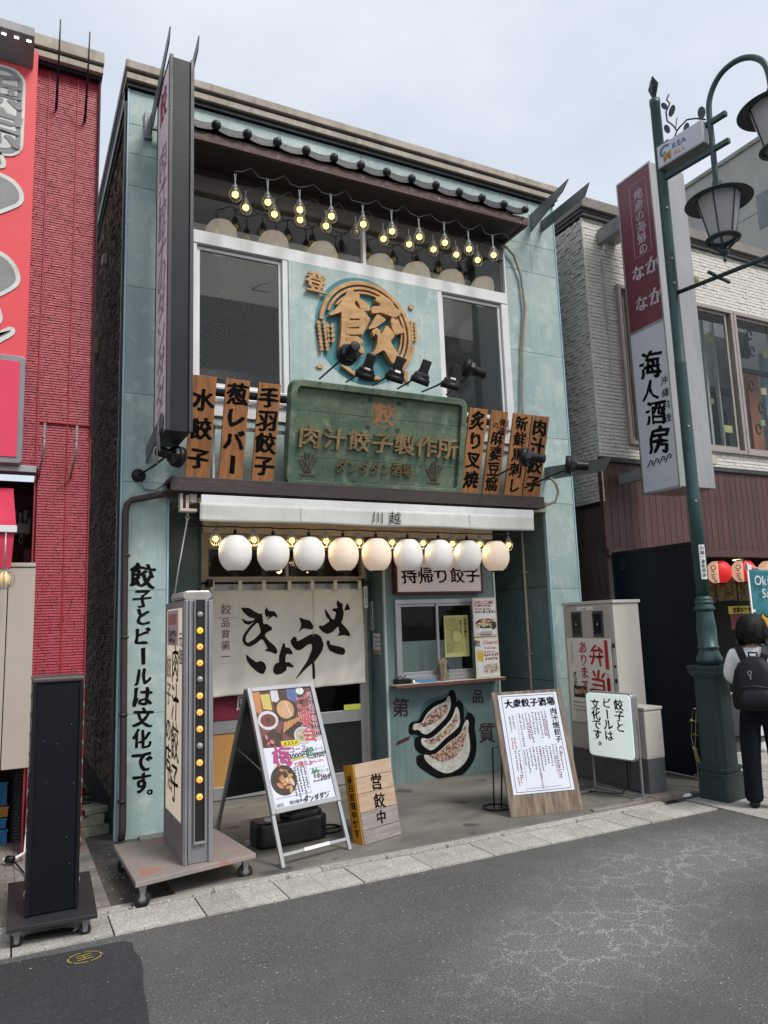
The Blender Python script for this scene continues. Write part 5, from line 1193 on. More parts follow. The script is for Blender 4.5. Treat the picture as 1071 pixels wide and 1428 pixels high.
def blobs(n, a0, a1, b0, b1, s, mats, rnd, asp=1.0):
    out = []
    for k in range(n):
        a, b = rnd.uniform(a0,a1), rnd.uniform(b0,b1); r_ = s*rnd.uniform(.5,1.2); an = rnd.random()*3
        pts = [(a + r_*(cos(an)*cos(q)*1.0 - sin(an)*sin(q)*.5), b + asp*r_*(sin(an)*cos(q) + cos(an)*sin(q)*.5)) for q in [2*pi*i/9 for i in range(9)]]
        out.append((rnd.choice(mats), pts))
    return out
food1 = M('food_brown', (.33,.15,.06), .6, bump=0); food2 = M('food_gold', (.52,.30,.12), .6, bump=0); food3 = M('food_dark', (.05,.03,.02), .6, bump=0); food4 = M('food_cream', (.60,.50,.38), .6, bump=0); food5 = M('food_orange', (.50,.20,.08), .6, bump=0); food6 = M('food_green', (.12,.18,.08), .6, bump=0)
pinkp = M('pink_paper', (.62,.45,.40), .6, bump=0, var=.03); whp = M('plain_white', (.66,.65,.63), .6, bump=0, var=.03); orr = M('orange_red_print', (.50,.10,.05), .7, bump=0); lyel = M('pale_yellow_paper', (.60,.60,.38), .6, bump=0, var=.03)
rn = random.Random(11)
sh = [(whp, [(.05,.05),(.95,.05),(.95,.97),(.05,.97)]), (food3, circ(.52,.33,.44,.13))] + blobs(60,.14,.86,.24,.44,.07,[food2,food4,food1,food4],rn,.8) + [(food3, circ(.85,.28,.10,.09)),(M('grey_print', (.40,.42,.46), .6, bump=0), [(.3,.06),(.75,.06),(.75,.14),(.3,.14)])]
pw = poster('poster', 'poster reading WELCOME over a dish of dumplings, upper of two', 'poster', 4.365,4.665,1.425,1.832,6.58, pinkp, sh, None, [('WELCOME',.09,.88,.054,orr,dict(vert=False,off=.010,sx=.88)),('肉汁餃子の',.08,.63,.024,ink,dict(vert=False)),('ダンダダン',.42,.63,.034,ink,dict(vert=False,off=.04))])
sh = [(whp, [(.05,.04),(.96,.04),(.96,.96),(.05,.96)]), (M('beer_yellow', (.62,.40,.03), .5, bump=0), [(.08,.42),(.32,.40),(.33,.64),(.07,.66)]), (food4, [(.07,.64),(.33,.63),(.33,.69),(.07,.70)]), (M('plate_white', (.62,.62,.66), .5, bump=0), circ(.62,.22,.34,.13))] + blobs(34,.38,.88,.15,.32,.07,[food2,food4,food5,food4],rn,.8)
pc = poster('poster', 'poster reading Cheers! with a beer mug and dumplings, lower of two', 'poster', 4.372,4.672,1.000,1.415,6.58, lyel, sh, None, [('Cheers!',.34,.88,.055,orr,dict(vert=False,off=.004)),('Draft Beer',.38,.74,.032,orr,dict(vert=False,off=.006)),('餃',.10,.86,.07,indark,dict(off=.02))])
m = MB(); scrib(m, (4.40,6.576,1.748), XV, ZV, .026, 8, rn, False, 5); scrib(m, (4.40,6.576,1.712), XV, ZV, .020, 10, rn, False, 5); scrib(m, (4.40,6.576,1.455), XV, ZV, .012, 16, rn, False, 4); ob('small_print', m, orr, pw)
m = MB(); scrib(m, (4.49,6.576,1.265), XV, ZV, .014, 9, rn, False, 4); scrib(m, (4.49,6.576,1.235), XV, ZV, .030, 6, rn, False, 5); scrib(m, (4.51,6.576,1.195), XV, ZV, .030, 5, rn, False, 5); ob('small_print', m, orr, pc)
rn = random.Random(5)
t = poster('notice', 'yellow handwritten notice taped inside the takeaway window', 'notice', 4.075,4.375,1.225,1.655,6.693, M('yellow_paper', (.50,.48,.18), .6, bump=0, var=.03), [], None, [('お持ち帰り',.86,.88,.040,ink,dict(off=.01)),('焼餃子弁当',.68,.86,.028,ink,dict())])
m = MB()
for k in range(7): scrib(m, (4.10+.024*k, 6.690, 1.62), XV, ZV, .018, 7 if k > 3 else 18, rn, dens=3)
for k in range(9): scrib(m, (4.10+.024*k, 6.690, 1.36), XV, ZV, .018, 5, rn, dens=3)
ob('small_print', m, M('olive_print', (.22,.21,.08), .7, bump=0), t)
m = MB()
for k in range(30):
    a0, a1 = 2*pi*k/30, 2*pi*(k+1)/30; m.sheet([(4.225+.07*cos(a)*q, 1.44+.075*sin(a)*q) for a, q in ((a0,1),(a1,1),(a1,.93),(a0,.93))], (0,6.6905,0), XV, ZV)
ob('circle_print', m, M('olive_print', (.22,.21,.08), .7, bump=0), t)
# papers on the return wall (they face left)
def lpaper(label, y0, y1, z0, z1, extra=None):
    t = thing('notice', label, 'notice', (3.40,(y0+y1)/2,z0)); m = MB(); m.box(3.394,3.3985,y0,y1,z0,z1); ob('sheet', m, paper, t)
    m = MB(); rn2 = random.Random(int(z0*100))
    if extra: m.cur = 1; m.sheet([(0,0),(y1-y0,0),(y1-y0,.035),(0,.035)], (3.3925,y1,z0+.004), (0,-1,0), ZV); m.cur = 0
    if extra:
        for k in range(4): scrib(m, (3.392,y1-.05,z0+.08+.045*k), (0,-1,0), ZV, .022, 7, rn2, False, 3)
    else: put(m, 'えび入り', (3.392,(y0+y1)/2,z1-.06), .065, ux=(0,-1,0), off=.004)
    ob('print', m, [ink, M('orange_strip', (.55,.25,.06), .6, bump=0)], t)
lpaper('narrow white paper strip with brush writing beside the curtain', 6.99,7.06,1.53,1.83)
lpaper('small white notice with an orange foot on the teal return wall', 6.84,7.00,1.29,1.505,True)
m = MB(); m.box(3.262,3.30,6.905,6.912,1.76,1.98); t = thing('notice', 'thin white tag hanging at the right end of the curtain rod', 'tag', (3.28,6.9,1.76)); ob('sheet', m, paper, t); m = MB(); scrib(m, (3.281,6.902,1.95), XV, ZV, .02, 8, rn); ob('print', m, ink, t)
# things on the counter
t = thing('blue_tray', 'small blue plastic tray on the takeaway counter', 'tray', (3.75,6.63,.996)); m = MB()
m.prism(rrect(.27,.10,.03), (3.765,6.63,1.016), XV, (0,1,0), .018); ob('tray', m, M('sky_blue_plastic', (.05,.26,.48), .4, bump=0), t, .004)
m = MB(); m.prism(rrect(.22,.06,.02), (3.765,6.63,1.0175), XV, (0,1,0), .001); ob('inner', m, M('inner_blue', (.03,.18,.36), .5, bump=0), t)
t = thing('glass_jar', 'clear jar full of wooden chopsticks on the takeaway counter', 'jar', (4.005,6.64,.996)); m = MB()
m.lathe([(.060,.002),(.066,.01),(.066,.14),(.052,.16),(.054,.17)], (4.005,6.64,.996), 20, caps=False); ob('jar', m, glassmat('jar_glass', (.8,.8,.76), .35), t)
for k in range(16):
    a, r_ = k*2.4, .032*sqrt((k+.5)/16); m = MB(); m.cyl((4.005+r_*.5*cos(a),6.64+r_*.5*sin(a),1.0),(4.005+r_*1.5*cos(a),6.64+r_*1.3*sin(a),1.185+.018*(k % 3)),.006,n=5); ob('chopstick', m, M('bamboo', (.52,.40,.24), .6), t)
t = thing('payment_terminal', 'small black box with wires at the left end of the counter', 'box', (3.52,6.63,.996)); m = MB(); m.box(3.445,3.60,6.585,6.68,.997,1.045); m.tube([(3.45,6.59,1.05),(3.48,6.60,1.075),(3.52,6.60,1.05),(3.55,6.6,1.08)], .006, 6); ob('body', m, black, t, .004)
t = thing('call_bell', 'small silver call bell beside the blue tray', 'bell', (3.635,6.62,.996)); m = MB(); m.lathe([(.038,0),(.038,.008),(.034,.010),(.030,.025),(.018,.036),(.005,.040),(.005,.048),(.001,.049)], (3.64,6.62,.997), 18); ob('dome', m, steelw, t); m = MB(); m.box(3.62,3.68,6.57,6.60,.997,1.003); ob('card', m, paper, t)

# ================================================================== STREET FURNITURE
caster_m = M('caster_steel', (.30,.30,.30), .4, metal=.6)
def caster(par, x, y, ztop, r=.034):
    m = MB(); m.cyl((x,y-.013,r+.004),(x,y+.013,r+.004),r,n=18); w = ob('caster', m, rubber, par)
    m = MB(); m.cyl((x,y-.0145,r+.004),(x,y+.0145,r+.004),r*.45,n=12)
    m.prism([(x-.020,ztop-.006),(x+.026,ztop-.006),(x+.008,r-.004),(x-.008,r-.004)], (0,y-.0165,0), XV, ZV, .003); m.prism([(x-.020,ztop-.006),(x+.026,ztop-.006),(x+.008,r-.004),(x-.008,r-.004)], (0,y+.0195,0), XV, ZV, .003)
    m.box(x-.030,x+.030,y-.028,y+.028,ztop-.008,ztop); ob('fork', m, caster_m, w)
# lit tower sign on a wheeled board
t = thing('rolling_tower_sign', 'tall grey illuminated tower sign on a wheeled board with a strip of round bulbs', 'sign', (1.09,5.2,.0))
pw = M('platform_board', (.31,.245,.22), .6, col2=(.22,.20,.19), scale=3, streak=0, bump=.15, speck=[(5,(.34,.17,.14),.6)])
m = MB(); m.prism([(.712,4.705),(1.475,4.86),(1.40,5.60),(.70,5.60)], (0,0,.170), (1,0,0), (0,1,0), .030); ob('platform', m, pw, t, .004)
for x, y in ((.76,4.78),(1.42,4.92),(.76,5.5),(1.34,5.5)): caster(t, x, y, .138, .048)
tg = M('tower_grey', (.245,.245,.255), .4, metal=.25, var=.06, streak=.1)
z0, z1 = .172, 1.79
m = MB(); m.box(1.022,1.188,4.865,4.885,z0,z1); m.box(1.022,1.188,5.48,5.50,z0,z1); m.box(1.022,1.188,4.885,5.48,z1-.02,z1); m.box(1.175,1.188,4.885,5.48,z0,z1-.02); m.box(1.022,1.16,4.885,5.48,z0,z0+.02)
ob('cabinet', m, tg, t, .003)
m = MB(); m.box(1.012,1.024,4.858,4.925,z0,z1); m.box(1.012,1.024,5.455,5.50,z0,z1); m.box(1.012,1.024,4.925,5.455,z1-.045,z1); m.box(1.012,1.024,4.925,5.455,z0,.40); ob('side_frame', m, tg, t, .002)
m = MB(); m.box(1.017,1.020,4.925,5.455,.40,z1-.045); ob('lit_face', m, M('lit_cream', (.66,.60,.50), .4, emit=(1,.85,.62), estr=.18, var=.03, bump=0), t)
m = MB(); put(m, '肉汁餃子', (1.0145,5.15,1.38), .26, ux=UX, step=.255, off=.014, warp=.03, sx=.95); put(m, '元祖', (1.0145,4.985,1.54), .105, ux=UX, off=.01, step=.11); put(m, 'の店', (1.0145,5.37,.93), .19, ux=UX, off=.02, step=.19); ob('lettering', m, ink, t)
m = MB(); put(m, '餃子', (1.0155,5.37,1.35), .17, ux=UX, off=.03, step=.18); put(m, '店', (1.0155,5.30,.62), .17, ux=UX, off=.03); ob('shadow_lettering', m, M('tan_print', (.46,.36,.25), .7, bump=0), t)
m = MB(); m.box(1.010,1.014,5.06,5.40,1.50,1.735); tp = ob('taped_flyer', m, M('lilac_paper', (.50,.40,.42), .6, bump=0, var=.05), t)
m = MB(); m.sheet([(0,0),(.27,0),(.27,.07),(0,.07)], (1.0085,5.37,1.64), UX, ZV); m.cur = 1; scrib(m, (1.0085,5.34,1.58), UX, ZV, .05, 5, random.Random(3), False, 5); scrib(m, (1.0085,5.34,1.53), UX, ZV, .045, 5, random.Random(4), False, 5); ob('print', m, [M('pink_print', (.45,.20,.16), .6, bump=0), charcoal], tp)
m = MB(); m.box(1.04,1.055,4.842,4.866,z0+.02,z1); m.box(1.074,1.082,4.846,4.866,.30,z1); m.box(1.142,1.152,4.842,4.866,.30,z1); m.box(1.168,1.196,4.850,4.866,z0,z1); m.box(1.02,1.038,4.852,4.866,z0,z1); m.box(1.074,1.152,4.842,4.866,.285,.30); ob('front_trim', m, M('tower_trim', (.33,.33,.34), .4, metal=.4), t, .002)
m = MB(); m.box(1.082,1.142,4.856,4.864,.30,z1); ob('bulb_channel', m, M('channel_black', (.015,.014,.015), .4, speck=[(90,(.3,.3,.3),.78)]), t)
on = M('amber_led', (.9,.45,.12), .3, emit=(1,.36,.06), estr=.55, bump=0); ony = M('yellow_led', (.9,.55,.05), .3, emit=(1,.50,.02), estr=.55, bump=0); offb = M('grey_led', (.36,.35,.34), .3, bump=0)
for i in range(12):
    zz = 1.696 - i*.1029; m = MB(); m.lathe([(.0205,0),(.019,.008),(.012,.014),(.001,.016)], (1.112,4.855,zz), 16, (0,-1,0)); b = ob('round_bulb', m, offb if i in (0,4,8) else (ony if i == 1 else on), t)
    m = MB(); m.lathe([(.005,.0155),(.004,.018),(.001,.019)], (1.112,4.855,zz), 8, (0,-1,0)); ob('filament', m, M('led_core', (.5,.2,.05), .5, bump=0), b)
m = MB(); P = rrect(.19,.060,.028); m.prism(P, (1.105,4.90,1.822), XV, ZV, .40); ob('top_cap', m, M('polished_cap', (.48,.44,.42), .22, metal=.6, bump=.02), t, .006)

# black cabinet on a wheeled plate, left
t = thing('black_tower_sign', 'tall plain black tower sign seen from behind on a wheeled black plate', 'sign', (.27,4.85,0))
m = MB(); m.prism([(.05,4.50),(.485,4.47),(.52,5.27),(.06,5.30)], (0,0,.120), (1,0,0), (0,1,0), .022); ob('plate', m, M('plate_black', (.028,.027,.030), .5, speck=[(60,(.14,.13,.13),.76)]), t, .003)
for x, y in ((.10,4.56),(.43,4.54),(.44,5.2),(.12,5.2)): caster(t, x, y, .097, .030)
sb = M('tower_black', (.0050,.006,.011), .45, spec=.25, var=.15, bump=.03, bscale=8, speck=[(42,(.10,.10,.11),.79)])
m = MB(); m.box(.150,.388,4.615,4.93,.121,1.335); ob('body', m, sb, t, .010)
m = MB(); m.box(.138,.158,4.603,4.615,.13,1.33); m.box(.380,.400,4.603,4.615,.13,1.33); m.box(.138,.150,4.615,4.93,.13,1.33); m.box(.388,.400,4.615,4.93,.13,1.33); ob('edge_frame', m, black, t, .002)
m = MB(); m.prism([(.134,4.600),(.404,4.600),(.404,4.94),(.134,4.94)], (0,0,1.365), (1,0,0), (0,1,0), .030); ob('lid', m, M('lid_brown_black', (.085,.065,.065), .45), t, .010)
m = MB()
for i in range(11):
    zz = .20 + .105*i; m.tube([(.136,4.68,zz),(.132,4.68,zz+.02),(.136,4.68,zz+.04)], .005, 6); m.tube([(.402,4.68,zz+.03),(.406,4.68,zz+.05),(.402,4.68,zz+.07)], .005, 6)
ob('side_bulb', m, offb, t, split=True)
m = MB()
for x, zz in ((.20,1.02),(.27,1.0),(.34,1.10),(.36,.78),(.22,.80),(.33,.5),(.35,.36)): m.lathe([(.0025,0),(.001,.002)], (x,4.613,zz), 8, (0,-1,0))
ob('screw', m, silver, t, split=True)
t = thing('power_plug', 'black power plug with white lead on the paving behind the black tower', 'cable', (.16,6.1,.03))
m = MB(); m.tube([(.19,6.28,.45),(.185,6.25,.25),(.17,6.15,.07),(.10,6.10,.05),(.05,6.11,.05),(.03,6.14,.05)], .012, 8); ob('white_lead', m, paper, t)
m = MB(); m.cyl((.055,6.10,.055),(.095,6.07,.055),.026,n=14); m.tube([(.095,6.07,.05),(.14,5.9,.03),(.19,5.6,.035)], .006, 6); ob('plug', m, black, t)
m = MB(); m.prism([(.12,4.62),(.40,4.56),(.43,4.60),(.33,4.66),(.16,4.67)], (0,0,.022), (1,0,0), (0,1,0), .012); t = thing('rubber_scrap', 'crumpled black and grey plastic scrap under the black plate', 'rubbish', (.28,4.62,.01)); ob('scrap', m, rubber, t, .002)
m = MB(); m.prism([(0,0),(.09,.02),(.07,.05),(.02,.04)], (.37,4.54,.035), (1,0,.15), (0,1,.3), .004); ob('torn_film', m, M('torn_plastic', (.30,.29,.27), .6), t)

# broken blocks and rubble in the alley
bk = M('mossy_block', (.24,.255,.20), .9, col2=(.12,.14,.09), scale=6, bump=.6, bscale=40)
for i, (x, y, z, rz, s, lb) in enumerate(((.66,6.62,.013,.2,(.22,.17,.075),'bottom mossy concrete block of the small stack in the alley'),(.65,6.63,.089,-.12,(.21,.16,.085),'middle mossy concrete block of the small stack in the alley'),(.655,6.66,.175,.35,(.19,.20,.045),'top flat slab of the small block stack in the alley'))):
    t = thing('concrete_block', lb, 'block', (x,y,z), (0,0,rz), 'stacked blocks in the alley'); m = MB(); m.box(-s[0]/2,s[0]/2,-s[1]/2,s[1]/2,0,s[2]); ob('block', m, bk, t, .006)
m = MB(); r2 = random.Random(12)
for k in range(90):
    x, y = r2.uniform(.58,.80), r2.uniform(6.5,8.4); s = r2.uniform(.008,.045) * (1.5 if y > 7 else .6)
    m.lathe([(s*.3,0),(s,s*.3),(s*.8,s*.8),(s*.1,s)], (x,y,.01), 5, sx=r2.uniform(.6,1.3), sy=r2.uniform(.6,1.2))
ob('rubble', m, M('rubble_grey', (.22,.21,.19), .9, col2=(.07,.07,.06), scale=7, bump=.5, rand=.2), kind='stuff')
m = MB(); r2 = random.Random(21)
for k in range(170):
    u = r2.random()
    if u < .45: x, y = r2.uniform(.58,.97), r2.uniform(4.9,6.4)
    elif u < .6: x, y = r2.uniform(-.4,.6), r2.uniform(4.2,4.9)
    elif u < .8: x, y = r2.uniform(.9,5.1), r2.uniform(4.76,4.90)
    else: x, y = r2.uniform(0,5), r2.uniform(2.6,4.4)
    s = r2.uniform(.002,.0055) * (1.3 if u < .45 else 1)
    z = .012 if (.60 < x < .96 and y > 4.87) else (.028 if x > .96 and y > 4.857 else .003)
    m.lathe([(s*.6,0),(s,s*.4),(s*.3,s*.9)], (x,y,z), 5, sx=r2.uniform(.6,1.5))
ob('grit', m, M('pale_grit', (.50,.48,.44), .9, bump=0, col2=(.12,.11,.10), scale=9, lo=.4, hi=.6), kind='stuff')

# ---- A-board poster stand
ang = radians(12.5)
t = thing('a_frame_poster_stand', 'silver A-frame stand with a food poster, ご宴会 and course prices', 'sign', (1.665,4.925,.027), (0,0,ang))
w, h, ln = .575, 1.13, .46
tilt = math.atan2(ln, h); L = sqrt(h*h + ln*ln)
def FP(u, v, off=0.0):   # front face coordinates -> local
    return Vector((u, v*sin(tilt) - off*cos(tilt), v*cos(tilt) + off*-sin(tilt)*-1*0 + off*sin(tilt)*-1))
FU = Vector((1,0,0)); FV = Vector((0, sin(tilt), cos(tilt))); FN = FU.cross(FV)
def FO(u, v, o=0.0): return FU*u + FV*v + FN*o
m = MB()
for u in (.014, w-.014): m.bar(FO(u,.0), FO(u,L), .028, .022, FN)
m.bar(FO(.028,.075), FO(w-.028,.075), .022, .022, FN); ob('front_leg_frame', m, silver, t, .003)
m = MB(); m.bar(FO(.19,.077,.014), FO(.40,.077,.014), .022, .006, FN); ob('white_strip', m, white, t)
pv0, pv1 = .335, L+.005
m = MB()
for u in (.016, w-.016): m.bar(FO(u,pv0,.016), FO(u,pv1,.016), .034, .012, FN)
for v_ in (pv0+.017, pv1-.017): m.bar(FO(.033,v_,.0165), FO(w-.033,v_,.0165), .034, .012, FN)
ob('snap_frame', m, silver, t, .004)
m = MB(); m.obox(FO(w/2,(pv0+pv1)/2,.004), FU*(w-.03), FV*(pv1-pv0-.03), FN*.006); ob('back_board', m, greym, t)
# poster print
pu0, pu1, q0, q1 = .034, w-.034, pv0+.034, pv1-.034
def PP(a, b, o=.012): return FO(pu0+(pu1-pu0)*a, q0+(q1-q0)*b, o)
PW, PH = pu1-pu0, q1-q0
m = MB(); m.obox(PP(.5,.5,.009), FU*PW, FV*PH, FN*.002); ob('poster', m, M('poster_white', (.64,.66,.74), .35, var=.03, bump=0), t)
def PS(name, shapes, parent=t):
    m = MB(); ms = []
    for k, (mt, pl) in enumerate(shapes):
        if mt not in ms: ms.append(mt)
        m.cur = ms.index(mt); m.sheet([(PW*a, PH*b) for a, b in pl], PP(0,0,.0108 + .00025*k if k < 6 else .0123 + .00002*k), FU, FV)
    return ob(name, m, ms, parent)
rn = random.Random(8); md = M('poster_maroon', (.20,.055,.055), .5, col2=(.07,.03,.03), scale=9, bump=0); pink = M('plum_print', (.45,.05,.20), .5, bump=0); grn = M('green_print', (.05,.22,.08), .5, bump=0); yl = M('yellow_print', (.70,.55,.02), .5, bump=0)
wht = M('print_white', (.68,.68,.68), .5, bump=0); bwl = M('bowl_white', (.55,.55,.58), .5, bump=0); soup = M('soup_red', (.16,.035,.02), .4, bump=0); blu = M('print_blue', (.10,.14,.32), .5, bump=0)
sh = [(md, [(0,.505),(.35,.49),(1,.545),(1,1),(0,1)])]
sh += blobs(40,.02,.98,.57,.98,.07,[food3,food3,M('food_blackish', (.03,.025,.025), .5, bump=0),md],rn,.7)
sh += [(food5,[(0,.82),(.10,.80),(.12,1),(0,1)]),(M('label_yellow',(.55,.42,.10),.5,bump=0),[(.13,.84),(.27,.82),(.28,.97),(.12,.97)]),(bwl,[(.29,.90),(.42,.88),(.42,1),(.30,1)]),(blu,[(.56,.88),(.74,.88),(.74,1),(.57,1)]),(wht,circ(.80,.97,.07,.035)),
      (bwl,circ(.17,.735,.165,.085,24)),(soup,circ(.17,.735,.125,.058,24)),(food3,circ(.17,.737,.04,.02)),
      (food3,circ(.50,.81,.19,.105,24)),(food2,circ(.49,.815,.145,.085,20)),(food3,[(.34,.63),(.56,.545),(.72,.665),(.50,.73)]),(food3,[(.03,.60),(.22,.66),(.36,.58),(.30,.50),(.02,.51)]),(bwl,circ(.69,.565,.155,.078,24)),(M('broth',(.45,.40,.27),.5,bump=0),circ(.69,.567,.12,.058,24))]
for k in range(7): sh.append((rn.choice([food4,M('shrimp_pink',(.55,.30,.20),.5,bump=0)]),[(.40+.03*k,.75),(.425+.03*k,.75),(.455+.014*k,.88),(.448+.012*k,.885)]))
for k in range(9): sh.append((food5 if k % 2 else food2,[(.37+.034*k,.615+.0105*k),(.395+.034*k,.612+.0105*k),(.455+.034*k,.70+.004*k),(.43+.034*k,.705+.004*k)]))
sh += blobs(7,.62,.76,.54,.60,.035,[food4,food6,food2],rn,.6) + blobs(10,.08,.22,.52,.60,.035,[M('tuna_red',(.55,.04,.07),.5,bump=0),M('tuna_pink',(.60,.20,.24),.5,bump=0)],rn,.6)
sh += [(yl,[(.30,.492),(.60,.487),(.60,.535),(.30,.54)]),(food3,circ(.225,.215,.205,.125,30)),(M('line_grey',(.35,.35,.40),.5,bump=0),[(.04,.075),(.62,.075),(.62,.078),(.04,.078)]),(M('line_grey',(.35,.35,.40),.5,bump=0),[(.62,.075),(.623,.075),(.623,.43),(.62,.43)]),(M('line_grey',(.35,.35,.40),.5,bump=0),[(.66,.27),(.96,.27),(.96,.272),(.66,.272)]),(yl,[(.36,.355),(.66,.375),(.66,.385),(.36,.37)]),(yl,[(.12,.335),(.25,.34),(.25,.35),(.12,.343)])]
sh += blobs(18,.10,.35,.13,.30,.05,[food1,food2,food5,food4,food3],rn,.65)
PS('poster_print', sh)
m = MB()
def pt(m, tx, a, b, s, **k): put(m, tx, PP(a,b,.0140), s, ux=FU, uy=FV, **k)
pt(m,'ご宴会',.80,.86,.125,off=.045,step=.118); 
ob('lettering', m, wht, t)
m = MB(); put(m,'ご宴会',PP(.80,.86,.0146),.125,ux=FU,uy=FV,off=.018,step=.118); put(m,'22種以上',PP(.44,.325,.0144),.038,ux=FU,uy=FV,vert=False,off=.004); put(m,'22種以上',PP(.75,.205,.0144),.018,ux=FU,uy=FV,vert=False); scrib(m, PP(.72,.325), FU, FV, .016, 7, rn, False); ob('lettering', m, M('poster_red', (.55,.03,.05), .5, bump=0), t)
m = MB(); put(m,'肉汁餃子製作所の',PP(.94,.93,.0144),.052,ux=FU,uy=FV,off=.012,step=.047); ob('lettering', m, M('pale_pink_print', (.62,.45,.48), .5, bump=0), t)
m = MB(); put(m,'梅',PP(.27,.415,.0150),.150,ux=FU,uy=FV,off=.024,warp=.04); put(m,'コース',PP(.40,.455,.0150),.050,ux=FU,uy=FV,vert=False,off=.01); ob('lettering', m, pink, t)
m = MB(); put(m,'松',PP(.745,.415,.0150),.072,ux=FU,uy=FV,off=.03); put(m,'竹',PP(.76,.225,.0150),.072,ux=FU,uy=FV,off=.03); put(m,'コース',PP(.82,.43,.0150),.026,ux=FU,uy=FV,vert=False); put(m,'コース',PP(.83,.235,.0150),.026,ux=FU,uy=FV,vert=False); ob('lettering', m, grn, t)
m = MB(); pt(m,'3000円',.375,.400,.056,vert=False,off=.006,warp=.0,rot=0,sx=.95); pt(m,'3909円',.80,.385,.038,vert=False,warp=0,rot=0); pt(m,'3454円',.82,.185,.038,vert=False,warp=0,rot=0); pt(m,'オススメ',.33,.513,.030,vert=False,off=.03)
pt(m,'肉汁餃子の',.24,.025,.026,vert=False,off=.01); pt(m,'ダンダダン',.47,.028,.042,vert=False,off=.03)
for k in range(5): scrib(m, PP(.585-.052*k,.295,.0140), FU, FV, .016, 9 + (k*3) % 5, rn)
scrib(m, PP(.04,.03,.014), FU, FV, .011, 5, rn, False); scrib(m, PP(.04,.015,.014), FU, FV, .011, 5, rn, False); scrib(m, PP(.76,.05,.014), FU, FV, .009, 9, rn, False); scrib(m, PP(.70,.36,.014), FU, FV, .014, 10, rn, False); scrib(m, PP(.70,.16,.014), FU, FV, .014, 10, rn, False)
ob('lettering', m, ink, t)
# rear frame
bk0 = Vector((0.0, .97, .0)); 
def BO(u, s): a = Vector((u, .97, 0)); b = Vector((u, ln+.02, h)); return a + (b-a)*s
m = MB()
for u in (.012, w-.012): m.bar(BO(u,0), BO(u,1.0), .026, .022, (0,1,.4))
m.bar(BO(.024,.985), BO(w-.024,.985), .022, .02, (0,1,.4)); ob('rear_leg_frame', m, greym, t, .003)
m = MB(); A, Bv = BO(.024,.28), BO(w-.024,.96); c4 = [BO(.024,.28), BO(w-.024,.28), BO(w-.024,.97), BO(.024,.97)]; nrm = Vector((0,-.015,0)); m.add(c4 + [p_+nrm for p_ in c4], [(0,1,2,3),(7,6,5,4),(0,4,5,1),(1,5,6,2),(2,6,7,3),(3,7,4,0)])
ob('rear_panel', m, M('smoky_sheet', (.055,.06,.06), .15, metal=.2, bump=.03, bscale=5), t)
m = MB(); m.tube([BO(.024,.62), FO(.02,.62,-.01)], .005, 6); m.tube([BO(w-.024,.62), FO(w-.02,.62,-.01)], .005, 6); ob('stay', m, silver, t, split=True)
# water weight under it
t = thing('water_weight', 'black plastic water weight with a white cap under the A-frame stand', 'weight', (1.92,5.50,.027), (0,0,.06))
m = MB(); m.prism(rrect(.56,.24,.07), (0,0,.175), (1,0,0), (0,1,0), .173); m.prism(rrect(.30,.20,.06), (.10,0,.215), (1,0,0), (0,1,0), .06)
ob('body', m, M('weight_black', (.008,.009,.011), .3), t, .022, 3)
m = MB(); m.box(-.01,.23,-.02,.02,.215,.245); ob('handle', m, M('weight_black', (.008,.009,.011), .3), t, .008)
m = MB(); m.lathe([(.034,0),(.034,.018),(.030,.022)], (-.17,-.03,.175), 18); ob('cap', m, paper, t, .002)
t = thing('steel_bracket', 'small steel bracket lying on the floor left of the water weight', 'bracket', (1.60,5.52,.03)); m = MB(); m.bar((1.50,5.50,.034),(1.66,5.56,.034),.045,.006); m.box(1.60,1.66,5.53,5.57,.034,.06); ob('bar', m, silver, t)

# ---- leaning wooden box sign 営餃中
def leaner(name, label, cat, BLp, ang_, w, h, ln, th_, group=None):
    t = thing(name, label, cat, BLp, (0,0,ang_)); tl = math.atan2(ln, h); L = sqrt(h*h+ln*ln)
    U, V = Vector((1,0,0)), Vector((0,sin(tl),cos(tl))); N_ = U.cross(V)
    return t, (lambda u, v, o=0.0: U*u + V*v + N_*o), U, V, N_, L
t, Q, U, V, N_, L = leaner('wooden_box_sign', 'small pale wooden box sign lettered 営餃中 with an orange side', 'sign', (2.345,5.09,.027), radians(16), .365, .545, .10, .08)
pine = M('pine_board', (.50,.365,.265), .6, col2=(.39,.27,.185), scale=4, stretch=(1.2,8,8), bump=.25, bscale=20, rand=.12)
pineg = M('grey_pine', (.34,.30,.28), .65, col2=(.22,.19,.18), scale=4, stretch=(1.2,8,8), bump=.25, bscale=20, rand=.12)
ed = [0,.095,.215,.345,.455,L]
for k in range(5):
    m = MB(); m.obox(Q(.182,(ed[k]+ed[k+1])/2,.002), U*.365, V*(ed[k+1]-ed[k]-.003), N_*.016); ob('plank', m, pineg if k < 2 else pine, t, .002)
m = MB(); m.obox(Q(-.004,L/2,-.055), U*.010, V*L, N_*.110); ob('orange_side', m, M('orange_enamel', (.55,.24,.015), .45, var=.05), t, .002)
m = MB(); m.obox(Q(.182,L/2,-.060), U*.36, V*(L-.01), N_*.095); ob('box', m, pineg, t)
m = MB(); put(m, '営', Q(.19,.405,.012), .115, ux=U, uy=V, off=.022, warp=.03); put(m, '餃', Q(.195,.270,.012), .110, ux=U, uy=V, off=.022, warp=.03); put(m, '中', Q(.19,.155,.012), .095, ux=U, uy=V, off=.03, warp=.02); ob('lettering', m, ink, t)
m = MB(); put(m, '毎日営餃中です', Q(-.0105,.455,-.052), .060, ux=-N_, uy=V, step=.062, off=.03); ob('side_lettering', m, ink, t)
